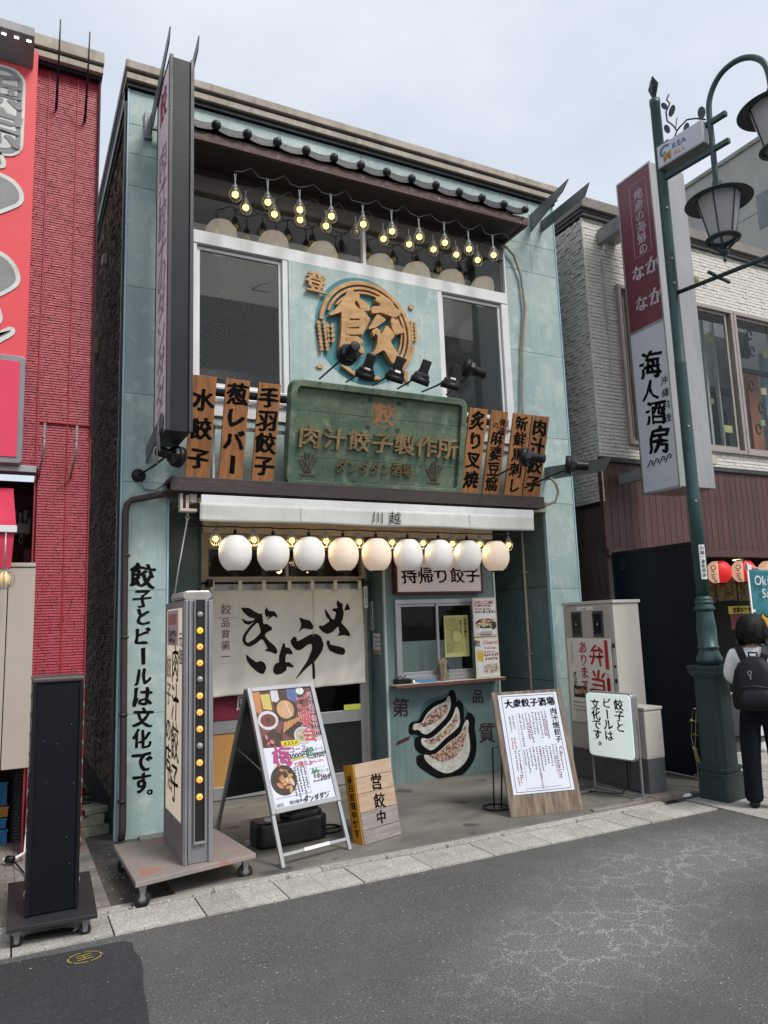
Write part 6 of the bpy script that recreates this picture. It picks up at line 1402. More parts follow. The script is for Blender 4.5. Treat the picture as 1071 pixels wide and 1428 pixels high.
t = thing('wire_stand', 'thin black wire stand with a round base beside the wooden box sign', 'stand', (2.30,5.62,.027)); m = MB(); m.tube([(2.27+.12*cos(a),5.62+.12*sin(a),.035) for a in [2*pi*k/24 for k in range(24)]], .007, 6, closed=True); m.tube([(2.20,5.62,.035),(2.20,5.62,.62)], .006, 6); m.tube([(2.15,5.62,.035),(2.39,5.62,.035)], .005, 6); ob('wire', m, black, t)

# ---- wooden menu board
t, Q, U, V, N_, L = leaner('menu_board', 'leaning rough wooden board with a white handwritten menu, 大衆餃子酒場', 'sign', (3.645,5.095,.027), radians(-12.4), .645, .955, .27, .02)
bwood = M('rough_board', (.27,.205,.15), .8, col2=(.12,.09,.07), scale=4, stretch=(9,1.2,1.2), streak=.4, bump=.5, bscale=20)
m = MB(); m.obox(Q(.322,L/2,-.012), U*.645, V*L, N_*.024); ob('board', m, bwood, t, .004)
m = MB(); m.obox(Q(.322,.565,.004), U*.545, V*.80, N_*.004); ob('menu_sheet', m, bluepap, t)
m = MB()
for a, b, c, d in ((.335-.257,.180,.335+.232,.184),(.078,.948,.567,.952),(.078,.184,.082,.948),(.563,.184,.567,.948)): m.sheet([(a,b),(c,b),(c,d),(a,d)], Q(0,0,.0072), U, V)
m.sheet([(.185,.26),(.1865,.26),(.1865,.80),(.185,.80)], Q(0,0,.0072), U, V)
rn = random.Random(31)
for k, (u, v0, n_) in enumerate(((.50,.80,0),(.455,.81,13),(.425,.80,11),(.395,.80,12),(.365,.80,10),(.335,.80,10),(.305,.79,13),(.275,.80,12),(.245,.79,7),(.215,.80,15),(.155,.78,6),(.125,.78,7),
      (.50,.53,15),(.47,.53,12),(.44,.52,9),(.41,.52,8),(.38,.51,8),(.35,.52,11),(.32,.52,14),(.29,.52,10),(.26,.51,8),(.23,.50,10),(.205,.50,7),(.155,.50,12),(.125,.50,9))):
    scrib(m, Q(u, v0, .0072), U, V, .0165, n_, rn, dens=4)
for k in range(22): scrib(m, Q(.18+.014*k,.205,.0072), U, V, .009, 1, rn, dens=4)
ob('small_print', m, M('soft_black', (.06,.06,.07), .7, bump=0), t)
m = MB()
for (u, v0, n_) in ((.53,.47,9),(.485,.44,10),(.44,.74,8),(.35,.50,4),(.32,.31,7),(.29,.72,7),(.155,.40,3),(.14,.60,5),(.115,.60,5),(.14,.31,4),(.115,.29,4)): scrib(m, Q(u, v0, .0075), U, V, .0165, n_, rn, dens=4)
ob('red_print', m, M('soft_red', (.50,.07,.08), .7, bump=0), t)
m = MB(); put(m, '大衆餃子酒場', Q(.098,.890,.008), .0755, ux=U, uy=V, vert=False, off=.035, warp=.03, sx=1.0); put(m, '肉汁焼餃子', Q(.535,.805,.008), .058, ux=U, uy=V, step=.058, off=.018); put(m, '六ヶ', Q(.54,.50,.008), .036, ux=U, uy=V, off=.008); ob('lettering', m, ink, t)
m = MB()
for u in (.06,.585): m.tube([Q(u,.70,-.03), Q(u,.70,-.03)+Vector((0,.12,-.70+.02)), ], .007, 6)
m.tube([Vector((.06+.11*cos(a)-.05, .33+.11*sin(a), .01)) for a in [2*pi*k/20 for k in range(20)]], .007, 6, closed=True); m.tube([Vector((.585+.10*cos(a)+.02, .33+.10*sin(a), .01)) for a in [2*pi*k/20 for k in range(20)]], .007, 6, closed=True)
m.tube([Vector((-.02,.30,.01)), Vector((-.005,.30,.50)), Q(.03,.55,-.03)], .006, 6); m.tube([Vector((.645,.33,.01)), Vector((.645,.33,.45))], .006, 6); ob('wire_rack', m, black, t)

# ---- lit sign on a steel stand
t = thing('lit_stand_sign', 'white lit box sign lettered 餃子とビールは文化です。 on thin steel legs', 'sign', (4.86,5.15,.027))
dirv = Vector((-.085,.49,0)).normalized(); pn = Vector((-dirv.y, dirv.x, 0)); A0 = Vector((4.885,4.925,0))  # pn points to -x
UXs = -dirv   # viewer's right
Cc = A0 + dirv*.245 + Vector((0,0,.632))
m = MB(); P = rrect(.500,.575,.045,6); m.prism(P, Cc - pn*0 + pn*.028, UXs, ZV, .076); ob('rim', m, silver, t, .004)
m = MB(); m.prism(rrect(.475,.55,.04,6), Cc + pn*.036, UXs, ZV, .012); ob('lit_face', m, M('lit_white', (.60,.66,.64), .35, emit=(.88,1,.95), estr=.24, var=.02, bump=0), t, .008)
m = MB()
for tx, a, b in (('餃子と',.115,.185),('ビールは',-.01,.195),('文化です。',-.135,.175)): put(m, tx, Cc + pn*.0385 + UXs*a + ZV*b, .098, ux=UXs, uy=ZV, step=.094 if len(tx) < 5 else .088, off=.03, warp=.03, seed=len(tx))
ob('lettering', m, ink, t)
m = MB()
for s_ in (0.0, .50):
    q_ = A0 + dirv*(s_-.005) - pn*.02; m.bar(q_ + Vector((0,0,.04)), q_ + Vector((0,0,.70 if s_ == 0 else .34)), .018, .014, (1,0,0))
m.bar(A0 + dirv*.0 - pn*.10 + Vector((0,0,.045)), A0 + dirv*.0 + pn*.13 + Vector((0,0,.045)), .022, .02); m.bar(A0 + dirv*.50 - pn*.02 + Vector((0,0,.045)), A0 + dirv*.50 + pn*.30 + Vector((0,0,.045)), .022, .02); m.bar(A0 - pn*.02 + Vector((0,0,.06)), A0 + dirv*.5 - pn*.02 + Vector((0,0,.06)), .02, .02)
ob('steel_stand', m, greym, t, .002)
m = MB(); m.tube([A0+dirv*.1+Vector((.02,0,.34)), A0+dirv*.12+Vector((.03,0,.15)), A0+dirv*.2+Vector((0,0,.05)), A0+dirv*.6+Vector((-.1,0,.035)), A0+dirv*.75+Vector((-.25,0,.035)), A0+dirv*.9+Vector((-.15,0,.035))], .005, 6); ob('cable', m, black, t)

# ---- electric cabinets
cab = M('cabinet_cream', (.50,.47,.42), .5, var=.05, streak=.12, bump=.03); dgp = M('dark_grey_paint', (.095,.095,.10), .55, var=.1, streak=.2)
t = thing('electric_cabinet', 'tall cream electric cabinet with two black meter windows beside the teal pillar', 'cabinet', (5.15,5.6,.04))
m = MB(); m.box(5.035,5.36,5.24,5.94,.33,1.71); ob('case', m, cab, t, .006)
m = MB(); m.box(5.025,5.375,5.225,5.95,1.712,1.742); ob('roof', m, cab, t, .004)
m = MB(); m.box(5.038,5.358,5.243,5.94,.04,.33); ob('plinth', m, dgp, t, .004)
m = MB(); m.box(5.030,5.036,5.27,5.925,.34,1.69); ob('door', m, M('cabinet_door', (.44,.41,.365), .5, var=.05), t, .003)
for i, (y0, y1) in enumerate(((5.67,5.81),(5.37,5.51))):
    m = MB(); m.box(5.020,5.031,y0,y1,1.40,1.645); wd = ob('meter_window', m, M('meter_frame', (.06,.06,.065), .4), t, .004)
    m = MB(); m.box(5.017,5.0205,y0+.02,y1-.02,1.43,1.62); ob('glass', m, M('meter_glass', (.02,.02,.022), .1, bump=0), wd)
    m = MB(); m.lathe([(.012,0),(.010,.006)], (5.0165,(y0+y1)/2,1.52), 12, (-1,0,0)); ob('lens', m, silver, wd)
m = MB(); m.box(5.026,5.030,5.50,5.72,1.655,1.69); ob('label_plate', m, paper, t); m = MB(); put(m, '小心電', (5.0245,5.66,1.672), .022, ux=UX, vert=False) ; scrib(m, (5.0245,5.86,1.70), UX, ZV, .014, 3, rn, False); ob('small_print', m, charcoal, t)
m = MB(); m.box(5.02,5.034,5.253,5.268,1.30,1.34); m.box(5.02,5.034,5.253,5.268,.98,1.02); m.box(5.02,5.034,5.253,5.268,1.12,1.14); ob('latch', m, black, t)
t = thing('small_electric_box', 'low cream box with dark grey base at the kerb end beside the tall cabinet', 'cabinet', (5.15,5.08,.05))
m = MB(); m.box(5.035,5.245,4.965,5.215,.342,.755); m.box(5.04,5.243,4.962,4.968,.36,.74); ob('case', m, cab, t, .005)
m = MB(); m.box(5.028,5.255,4.955,5.220,.757,.782); ob('lid', m, cab, t, .004)
m = MB(); m.box(5.038,5.243,4.968,5.215,.05,.342); ob('plinth', m, dgp, t, .004)
m = MB(); m.lathe([(.02,0),(.001,.002)], (5.036,5.06,.22), 12, (-1,0,0)); m.lathe([(.006,0),(.001,.002)], (5.16,4.967,.22), 8, (0,-1,0)); ob('sticker', m, M('teal_sticker', (.02,.20,.19), .5, bump=0), t)
t = thing('lunchbox_poster', 'cream poster with red lettering 弁当あります on the tall cabinet', 'poster', (5.02,5.58,.56)); m = MB()
m.add([(5.014,5.29,.60),(5.014,5.89,.585),(5.012,5.885,1.39),(5.012,5.285,1.385),(5.020,5.29,.60),(5.020,5.89,.585),(5.018,5.885,1.39),(5.018,5.285,1.385)], [(0,3,2,1),(4,5,6,7),(0,1,5,4),(1,2,6,5),(2,3,7,6),(3,0,4,7)]); ob('sheet', m, M('cream_paper', (.76,.71,.60), .6, var=.03, bump=.02), t)
m = MB(); put(m, '弁当', (5.010,5.475,1.23), .215, ux=UX, off=.024, step=.245, warp=.03); put(m, 'あります', (5.010,5.66,1.30), .125, ux=UX, off=.012, step=.120, warp=.03); m.sheet([(0,0),(.045,0),(.045,.27),(0,.27)], (5.010,5.365,1.10), UX, ZV); m.sheet([(0,0),(.045,0),(.045,.22),(0,.22)], (5.010,5.365,.80), UX, ZV); ob('lettering', m, inred, t)
m = MB(); scrib(m, (5.010,5.345,1.05), UX, ZV, .022, 9, rn); scrib(m, (5.010,5.82,1.34), UX, ZV, .018, 10, rn); put(m, 'ダンダダン', (5.010,5.80,1.04), .052, ux=UX, off=.04, step=.045); ob('small_print', m, charcoal, t)
m = MB(); ms = [food3, food2, wht, food5]; rr2 = random.Random(77)
for (y0, z0_) in ((5.83,.82),(5.60,.80),(5.60,.68)):
    m.cur = 0; m.sheet([(0,0),(.19,0),(.19,.11),(0,.11)], (5.0105,y0,z0_), UX, ZV)
    for k in range(5): m.cur = rr2.choice((1,2,3)); m.sheet(circ(.03+.033*k, .05+.02*rr2.random(), .022, .026, 8), (5.0098-.0003*k,y0,z0_), UX, ZV)
ob('food_pictures', m, ms, t)
m = MB()
for k in range(3): scrib(m, (5.0105,5.84,.77-.035*k), UX, ZV, .020, 12, rr2, False)
for k in range(6):
    for j in range(12):
        a0, a1 = 2*pi*j/12, 2*pi*(j+1)/12; m.sheet([(.022*cos(a)*q_, .022*sin(a)*q_) for a, q_ in ((a0,1),(a1,1),(a1,.85),(a0,.85))], (5.0105,5.80-.055*(k % 3),.67-.045*(k//3)), UX, ZV)
ob('grey_print', m, M('grey_line', (.30,.28,.25), .6, bump=0), t)

# ---- black site panel, weed, litter
t = thing('black_hoarding', 'large black steel panel standing beside the lamp post', 'panel', (6.02,5.65,0))
m = MB(); m.box(6.02,6.05,5.10,6.20,.02,2.26); ob('sheet', m, M('navy_black', (.005,.007,.015), .4, spec=.25, var=.1, bump=.03, bscale=3), t, .003)
m = MB(); m.box(6.012,6.055,5.09,6.21,2.26,2.295); m.box(6.012,6.055,6.185,6.215,.0,2.26); m.box(6.012,6.055,5.085,5.10,0,2.26); ob('edge_frame', m, black, t, .003)
m = MB()
for k in range(4): m.box(6.012,6.02,6.02,6.10,2.10+.03*k,2.11+.03*k)
for y, z in ((5.95,1.62),(5.45,1.66)): m.lathe([(.008,0),(.001,.004)], (6.02,y,z), 8, (-1,0,0))
ob('fittings', m, charcoal, t)
t = thing('weed', 'thin straggly weed with dry stems beside the lamp post base', 'plant', (5.70,5.02,.01))
m = MB(); r2 = random.Random(6)
stems = []
for k in range(4):
    P = [(5.70+.02*k,5.02,.01)]
    for j in range(6): P.append((P[-1][0]+r2.uniform(-.03,.025), P[-1][1]+r2.uniform(-.03,.03), P[-1][2]+.10+.03*r2.random()))
    stems.append(P); m.tube(P, [.005-.0006*i for i in range(7)], 5)
ob('stem', m, M('dry_stem', (.20,.18,.10), .8), t)
m = MB()
for P in stems:
    for p_ in P[1:]:
        for q in range(2):
            a = r2.random()*6.3; s = r2.uniform(.02,.045); dv = Vector((cos(a),sin(a),r2.uniform(-.3,.5))); sv = dv.cross(Vector((0,0,1))).normalized(); c_ = Vector(p_)
            m.add([c_, c_+dv*s*.5+sv*s*.3, c_+dv*s, c_+dv*s*.5-sv*s*.3], [(0,1,2,3)])
ob('leaf', m, M('weed_leaf', (.13,.17,.06), .7, col2=(.22,.20,.10), scale=20), t, kind='stuff')
m = MB(); r2 = random.Random(2); c_ = (5.36,4.87,.012); m.lathe([(.055,0),(.05,.012),(.028,.026),(.001,.022)], c_, 9, sx=1.1, sy=.7); t = thing('white_litter', 'crumpled white plastic litter beside the lamp post base', 'litter', (5.36,4.87,.01)); ob('film', m, M('white_plastic', (.72,.73,.73), .4, bump=.8, bscale=30), t)

# ================================================================== STREET LAMP
lg = M('lamp_green', (.032,.075,.072), .42, col2=(.024,.058,.058), metal=.15, scale=3, streak=.25, bump=.08)
lgd = M('lamp_green_dark', (.022,.042,.043), .45, col2=(.017,.032,.033), scale=3, bump=.06)
t = thing('street_lamp', 'dark green ornamental street lamp post with pendant lanterns', 'street lamp', (5.565,4.66,0), (0,0,radians(7)))
def ochs(w, z0, z1, w1=None, ch=.035):
    w1 = w1 or w; vs = []
    for ww, zz in ((w, z0), (w1, z1)):
        c_ = ch*ww/.13
        for a, b in ((ww-c_,-ww),(ww,-ww+c_),(ww,ww-c_),(ww-c_,ww),(-ww+c_,ww),(-ww,ww-c_),(-ww,-ww+c_),(-ww+c_,-ww)): vs.append((a, b, zz))
    return vs, [tuple(range(8))[::-1], tuple(range(8,16))] + [(i,(i+1) % 8,8+(i+1) % 8,8+i) for i in range(8)]
m = MB()
for a in ((.133,.005,.205,.133,.006),(.139,.205,.235,.139,.02),(.128,.235,.255,.128,.03),(.139,.255,.285,.139,.02),(.126,.285,.30,.124,.04),(.122,.30,1.04,.118,.040),(.134,1.04,1.065,.140,.03),(.145,1.065,1.105,.145,.02),(.150,1.105,1.135,.150,.02)):
    m.add(*ochs(a[0],a[1],a[2],a[3],a[4]))
ob('pedestal', m, lgd, t, .003)
m = MB(); m.box(.1215,.124,-.055,.055,.42,.90); ob('access_door', m, lgd, t, .003)
m = MB(); m.lathe([(.080,1.135),(.095,1.14),(.112,1.175),(.112,1.19),(.085,1.25),(.080,1.275),(.090,1.28),(.090,1.30),(.082,1.305),(.084,1.45),(.070,1.60),(.068,1.61)], n=28)
m.lathe([(.068,1.61),(.088,1.62),(.090,1.635),(.072,1.66),(.074,1.675),(.078,1.68),(.078,1.695),(.070,1.70),(.076,1.71),(.076,1.725),(.062,1.73),(.061,1.74)], n=28); ob('collar', m, lg, t)
m = MB(); m.lathe([(.060,1.74),(.056,2.6),(.0565,2.61),(.0565,2.63),(.055,2.64),(.053,3.9),(.0545,3.91),(.0545,3.93),(.051,3.94),(.048,6.60),(.052,6.605),(.052,6.66),(.03,6.665)], n=28); ob('pole', m, lg, t)
m = MB()
for k in range(4):
    a = k*pi/2; c_, s_ = cos(a), sin(a); m.add([(0,0,6.66),(.012*c_,.012*s_,6.66),(.062*c_,.062*s_,6.81),(0,0,6.935),(-.003*s_,.003*c_,6.8)], [(0,1,2,3)])
m.lathe([(.012,6.66),(.020,6.70),(.026,6.80),(.014,6.87),(.001,6.93)], n=4); ob('finial', m, lgd, t)
m = MB(); m.bar((.0,-.04,5.80),(0,-.70,5.80),.045,.045); m.bar((.0,-.04,6.07),(0,-.70,6.07),.045,.045); ob('cross_arm', m, lg, t, .003)
m = MB(); AP = [(4.125,5.45),(4.12,5.9),(4.12,6.15),(4.10,6.30),(4.03,6.42),(3.93,6.485),(3.80,6.49),(3.68,6.43),(3.59,6.32),(3.555,6.18),(3.55,5.98)]
SP = []
for i in range(len(AP)-1):
    p0 = AP[max(i-1,0)]; p1 = AP[i]; p2 = AP[i+1]; p3 = AP[min(i+2,len(AP)-1)]
    for k in range(5):
        u = k/5; f_ = lambda a,b,c,d: .5*((2*b)+(-a+c)*u+(2*a-5*b+4*c-d)*u*u+(-a+3*b-3*c+d)*u**3); SP.append((0, f_(p0[0],p1[0],p2[0],p3[0])-4.66, f_(p0[1],p1[1],p2[1],p3[1])))
SP.append((0, AP[-1][0]-4.66, AP[-1][1])); m.tube(SP, .026, 12); ob('swan_neck', m, lg, t)
frost = M('frosted_glass', (.62,.62,.63), .25, var=.08, stretch=(6,6,.6), scale=6, bump=.05)
_n, _l = frost.node_tree.nodes, frost.node_tree.links
_tr = _n.new('ShaderNodeBsdfTranslucent'); _tr.inputs[0].default_value = (.85,.85,.86,1); _mx = _n.new('ShaderNodeMixShader'); _mx.inputs[0].default_value = .55
_l.new(_n['Principled BSDF'].outputs[0], _mx.inputs[1]); _l.new(_tr.outputs[0], _mx.inputs[2]); _l.new(_mx.outputs[0], _n['Material Output'].inputs[0])
for y0, zt in ((4.12,5.38),(3.55,5.93)):
    c_ = (0, y0-4.66, zt)
    m = MB(); m.lathe([(.029,.12),(.040,.10),(.042,.03),(.050,.025),(.050,.005)], c_, 20); m.lathe([(.05,.010),(.15,-.010),(.235,-.055),(.285,-.085),(.292,-.095),(.283,-.097),(.20,-.075),(.12,-.06)], c_, 36, caps=False); L_ = ob('lantern_cap', m, lgd, t)
    m = MB(); m.lathe([(.185,-.07),(.180,-.10),(.105,-.44),(.10,-.45)], c_, 28); ob('glass_shade', m, frost, L_)
    m = MB()
    for k in range(6):
        a = k*pi/3+.3; m.tube([(c_[0]+.188*cos(a),c_[1]+.188*sin(a),zt-.07),(c_[0]+.108*cos(a),c_[1]+.108*sin(a),zt-.45)], .007, 5)
    m.lathe([(.150,-.455),(.155,-.465),(.150,-.475),(.088,-.475),(.085,-.465),(.088,-.455),(.150,-.455)], c_, 30, caps=False)
    for k in range(4):
        a = k*pi/2+.4; m.tube([(c_[0]+.12*cos(a),c_[1]+.12*sin(a),zt-.475),(c_[0]+.08*cos(a),c_[1]+.08*sin(a),zt-.53),(c_[0]+.03*cos(a),c_[1]+.03*sin(a),zt-.57)], .011, 6)
    m.lathe([(.001,-.56),(.040,-.565),(.045,-.59),(.025,-.615),(.012,-.625),(.010,-.65),(.018,-.66),(.010,-.675),(.001,-.69)], c_, 14); ob('lower_ring', m, lgd, L_)
m = MB(); m.tube([(0,-.05,4.61),(0,-1.35,4.56)], .020, 10); m.tube([(-.0,-.44,4.60),(0,-.44,4.60)], .018, 6); m.tube([(-.15,-.46,4.60),(.17,-.46,4.58)], .016, 8); m.lathe([(.028,-.02),(.028,.02)], (0,-.97,4.575), 10, (0,1,0)); ob('banner_arm', m, lgd, t)
m = MB(); m.lathe([(.001,-.03),(.03,-.02),(.03,.02),(.001,.03)], (0,-.99,4.62), 10); m.tube([(0,-.94,4.60),(.02,-1.0,4.67),(0,-1.06,4.60)], .008, 6)
for yy in (-.32,-.86): m.tube([(0,yy+.012*cos(a),4.56+.02*sin(a)) for a in [k*pi/4 for k in range(8)]], .003, 4, closed=True)
for zz in (5.47,4.95,4.70,3.3,2.6): m.lathe([(.012,0),(.010,.012)], (-.035,-.042,zz), 8, (-.6,-.8,0)); m.lathe([(.010,0),(.008,.012)], (.050,-.01,zz-.03), 8, (1,-.2,0))
ob('fittings', m, silver, t)
# scroll of leaves
m = MB(); yv = lambda a: a-4.66
m.tube([(0,yv(4.50),6.62),(0,yv(4.53),6.58),(0,yv(4.50),6.52),(0,yv(4.55),6.46),(0,yv(4.545),6.36),(0,yv(4.49),6.28),(0,yv(4.455),6.20),(0,yv(4.50),6.13),(0,yv(4.55),6.15)], .008, 6)
m.tube([(0,yv(4.455),6.20),(0,yv(4.42),6.22),(0,yv(4.34),6.245),(0,yv(4.25),6.20),(0,yv(4.16),6.13)], .008, 6); m.tube([(0,yv(4.47),6.22),(0,yv(4.44),6.33)], .005, 5)
for a, b, ra, rb, ro in ((4.56,6.53,.024,.05,.5),(4.485,6.43,.033,.055,-.4),(4.555,6.28,.026,.055,.35),(4.565,6.14,.03,.04,1.0),(4.355,6.17,.03,.045,-.3),(4.19,6.22,.038,.062,.1)):
    m.prism([(ra*cos(q)*cos(ro)-rb*sin(q)*sin(ro), ra*cos(q)*sin(ro)+rb*sin(q)*cos(ro)) for q in [k*pi/8 for k in range(16)]], (-.006,yv(a),b), (0,-1,0), ZV, .008)
ob('leaf_scroll', m, lgd, t)
m = MB(); m.box(-.075,.075,-.50,-.02,5.885,6.105); s_ = ob('name_sign', m, M('sign_box_white', (.58,.58,.62), .4, var=.05), t, .004)
m = MB(); m.box(-.0765,.0765,-.502,-.018,5.872,5.886); ob('sign_base', m, greym, s_)
nb = M('logo_blue', (.03,.14,.30), .5, bump=0); no = M('logo_orange', (.62,.24,.04), .5, bump=0); ng = M('logo_green', (.10,.30,.12), .5, bump=0)
m = MB(); put(m, 'C', (-.0775,-.10,6.025), .16, ux=UX, off=.02, warp=0, rot=0, vert=True); put(m, 'REA', (-.0775,-.225+.04,6.02), .075, ux=UX, vert=False, off=.02, warp=0, rot=0); m.cur = 1; put(m, 'M', (-.0785,-.125,5.955), .13, ux=UX, off=.004, warp=0, rot=0); put(m, 'ALL', (-.0775,-.225+.03,5.945), .07, ux=UX, vert=False, off=.0, warp=0, rot=0)
m.cur = 2; m.sheet([(.02,.0),(.06,.01),(.05,.03),(.03,.025)], (-.079,-.06,5.985), UX, ZV); ob('lettering', m, [nb, no, ng], s_)
m = MB(); m.tube([(-.062*cos(a)+0, -.062*sin(a), 0) for a in (0,.1)], .001, 3)
m = MB(); 
for k in range(6):
    a0, a1 = -2.55+.16*k, -2.55+.16*(k+1); R_ = .0605
    m.add([(R_*cos(a0),R_*sin(a0),1.89),(R_*cos(a1),R_*sin(a1),1.89),(R_*cos(a1),R_*sin(a1),2.20),(R_*cos(a0),R_*sin(a0),2.20)], [(0,1,2,3)])
pl = ob('plaque', m, paper, t); q = pl.modifiers.new('thickness', 'SOLIDIFY'); q.thickness = .002
m = MB(); a = -2.07; put(m, '川越一番街商店', (.0630*cos(a),.0630*sin(a),2.17), .038, ux=(-sin(a),cos(a),0), step=.040, off=.01); 
ob('plaque_print', m, ink, pl)

# ---- tall two-part blade sign of the tiled shop
t = thing('shop_blade_sign', 'tall blade sign, maroon above and white below, behind the lamp post', 'sign', (6.5,5.64,2.9))
m = MB(); m.box(6.265,6.79,5.385,5.90,2.915,6.63); ob('box', m, steelw, t, .004)
m = MB()
for a in ((5.385,5.405,2.90,6.645),(5.885,5.905,2.90,6.645)): m.box(6.252,6.266,a[0],a[1],a[2],a[3])
for a in ((2.90,2.93),(6.62,6.645),(4.760,4.785)): m.box(6.252,6.266,5.405,5.885,a[0],a[1])
ob('face_frame', m, steelw, t, .002)
m = MB(); m.box(6.258,6.264,5.405,5.885,4.785,6.62); ob('maroon_face', m, M('maroon_face', (.17,.028,.050), .35, var=.06, bump=0), t)
m = MB(); m.box(6.258,6.264,5.405,5.885,2.93,4.760); ob('white_face', m, M('cool_white_face', (.60,.60,.66), .35, var=.03, bump=0), t)
m = MB(); put(m, '地魚の海鮮の', (6.2555,5.59,6.35), .135, ux=UX, step=.133, off=.01, warp=.04, rot=.12); put(m, 'なか', (6.2555,5.80,5.44), .21, ux=UX, vert=False, off=.03, warp=.04, rot=.12); put(m, 'なか', (6.2555,5.79,5.07), .21, ux=UX, vert=False, off=.03, warp=.04, rot=.12)
for (a, b, c, d) in ((5.72,5.715,5.62,6.50),(5.47,5.465,5.62,6.50),(5.72,5.465,6.498,6.502),(5.72,5.465,5.62,5.624)): m.sheet([(0,0),(a-b,0),(a-b,d-c),(0,d-c)], (6.2555,a,c), UX, ZV)
ob('lettering', m, M('pale_letter', (.60,.50,.55), .5, bump=0), t)
m = MB()
for ch, y, z, s in (('海',5.64,4.33,.31),('人',5.68,4.045,.23),('酒',5.63,3.78,.27),('房',5.61,3.47,.30)): put(m, ch, (6.2555,y,z), s, ux=UX, off=.030, warp=.04, rot=.1)
put(m, '沖縄料理', (6.2555,5.47,4.10), .10, ux=UX, step=.14, off=.01)
for k in range(4):
    yb = 5.78-.085*k; P = [(6.2555, yb-.035+.03*(1-u/6.3*.75)*cos(u), 3.24+.02*k*.3+.03*(1-u/6.3*.75)*sin(u)) for u in [j*.5 for j in range(12)]]
    m.tube([(6.2555,yb+.03,3.20)] + P, .006, 5)
ob('lettering', m, ink, t)
m = MB(); m.box(6.28,6.38,5.905,6.30,6.10,6.28); m.box(6.30,6.38,5.905,6.30,3.10,3.215); m.box(6.45,6.60,5.9,6.3,6.15,6.25); ob('bracket', m, greym, t, .004, split=True)

# ---- red lanterns, banner flag
rl = M('lantern_red', (.55,.012,.015), .5, emit=(1,.03,.03), estr=.22, bump=0); rc = M('lantern_cream', (.60,.42,.28), .5, emit=(1,.6,.4), estr=.30, bump=0)
for i, (x, y, z, lb) in enumerate(((7.97,6.40,2.09,'round red and cream paper lantern nearest the lamp post'),(8.43,6.40,2.10,'round red and cream paper lantern left of the teal banner'),(8.95,6.40,2.10,'round red paper lantern mostly hidden behind the teal banner'))):
    t = thing('red_lantern', lb, 'lantern', (x,y,z), group='red lanterns at the neighbouring bar')
    pr = []
    for k in range(25):
        v = -1+2*k/24; pr.append((.150*(1-abs(v)**2.4*.75)**.55*(1+.008*cos(k*pi)), v*.135))
    n = 32
    def arcm(a0, a1, mt, nm):
        m = MB(); q = 14; vs = []
        for r_, h_ in pr:
            for k in range(q+1): a = a0+(a1-a0)*k/q; vs.append((x+r_*cos(a), y+r_*sin(a), z+h_))
        m.smooth = True; m.add(vs, [(j*(q+1)+k, j*(q+1)+k+1, (j+1)*(q+1)+k+1, (j+1)*(q+1)+k) for j in range(24) for k in range(q)]); ob(nm, m, mt, t)
    arcm(-3.75, -2.50, rc, 'cream_panel'); arcm(-2.50, -3.75+2*pi, rl, 'red_shade')
    m = MB(); m.lathe([(.07,.13),(.075,.15),(.03,.155)], (x,y,z), 16); m.lathe([(.07,-.15),(.07,-.13)], (x,y,z), 16); m.cyl((x,y,z+.15),(x,y,z+.22),.008,n=6); ob('ring', m, black, t)
    if i < 2:
        a = -2.86; m = MB(); ux_ = Vector((-sin(a),cos(a),0)); put(m, 'Orion', Vector((x+.149*cos(a),y+.149*sin(a),z+.085)), .095, ux=ZV*-1, uy=ux_, vert=False, off=.012, warp=.02, sx=.85)
        cpt = Vector((x,y,z))
        for k in range(len(m.v)):
            p_ = Vector(m.v[k]) - cpt; hh_ = max(-.125, min(.125, p_.z)); rr_ = .150*(1-abs(hh_/.135)**2.4*.75)**.55
            an = a + p_.dot(ux_)/rr_ if rr_ > .01 else a
            m.v[k] = (cpt.x+(rr_+.004)*cos(an), cpt.y+(rr_+.004)*sin(an), cpt.z+p_.z)
        ob('lettering', m, M('lantern_ink', (.06,.01,.01), .7, bump=0), t)
t = thing('banner_flag', 'teal banner flag with white lettering and a yellow shape on a white pole', 'banner', (7.84,5.9,0))
m = MB(); m.cyl((7.845,5.9,0),(7.845,5.9,2.16),.013,n=10); m.tube([(7.74,5.84,2.17),(7.845,5.9,2.135),(8.5,5.95,2.02)], .008, 6); m.box(7.83,7.90,5.885,5.915,2.08,2.14); m.box(7.845,7.90,5.89,5.91,1.58,1.61); m.lathe([(.16,0),(.15,.05),(.05,.09),(.03,.10)], (7.845,5.9,0), 18); ob('pole', m, white, t)
fl = MB(); nx, nz3 = 24, 40; vs = []
for j in range(nz3+1):
    for i in range(nx+1):
        u, v = i/nx, j/nz3; vs.append((7.885+.60*u, 5.9+.02*sin(u*9+v*4)+.012*sin(v*14), 2.10-.05*u-1.35*v))
fl.smooth = True; fl.add(vs, [(j*(nx+1)+i,(j+1)*(nx+1)+i,(j+1)*(nx+1)+i+1,j*(nx+1)+i+1) for j in range(nz3) for i in range(nx)])
o = ob('flag', fl, M('teal_cloth', (.03,.20,.24), .7, col2=(.02,.14,.18), scale=3, bump=.2, bscale=12), t); q = o.modifiers.new('thickness','SOLIDIFY'); q.thickness = .002
m = MB(); put(m, 'Okinawa', (7.90,5.865,1.955), .16, vert=False, off=.012, warp=.02); put(m, 'Soba', (8.01,5.865,1.80), .16, vert=False, off=.012, warp=.02); ob('lettering', m, wht, t)
m = MB(); yo = M('banner_yellow', (.60,.32,.02), .6, bump=0)
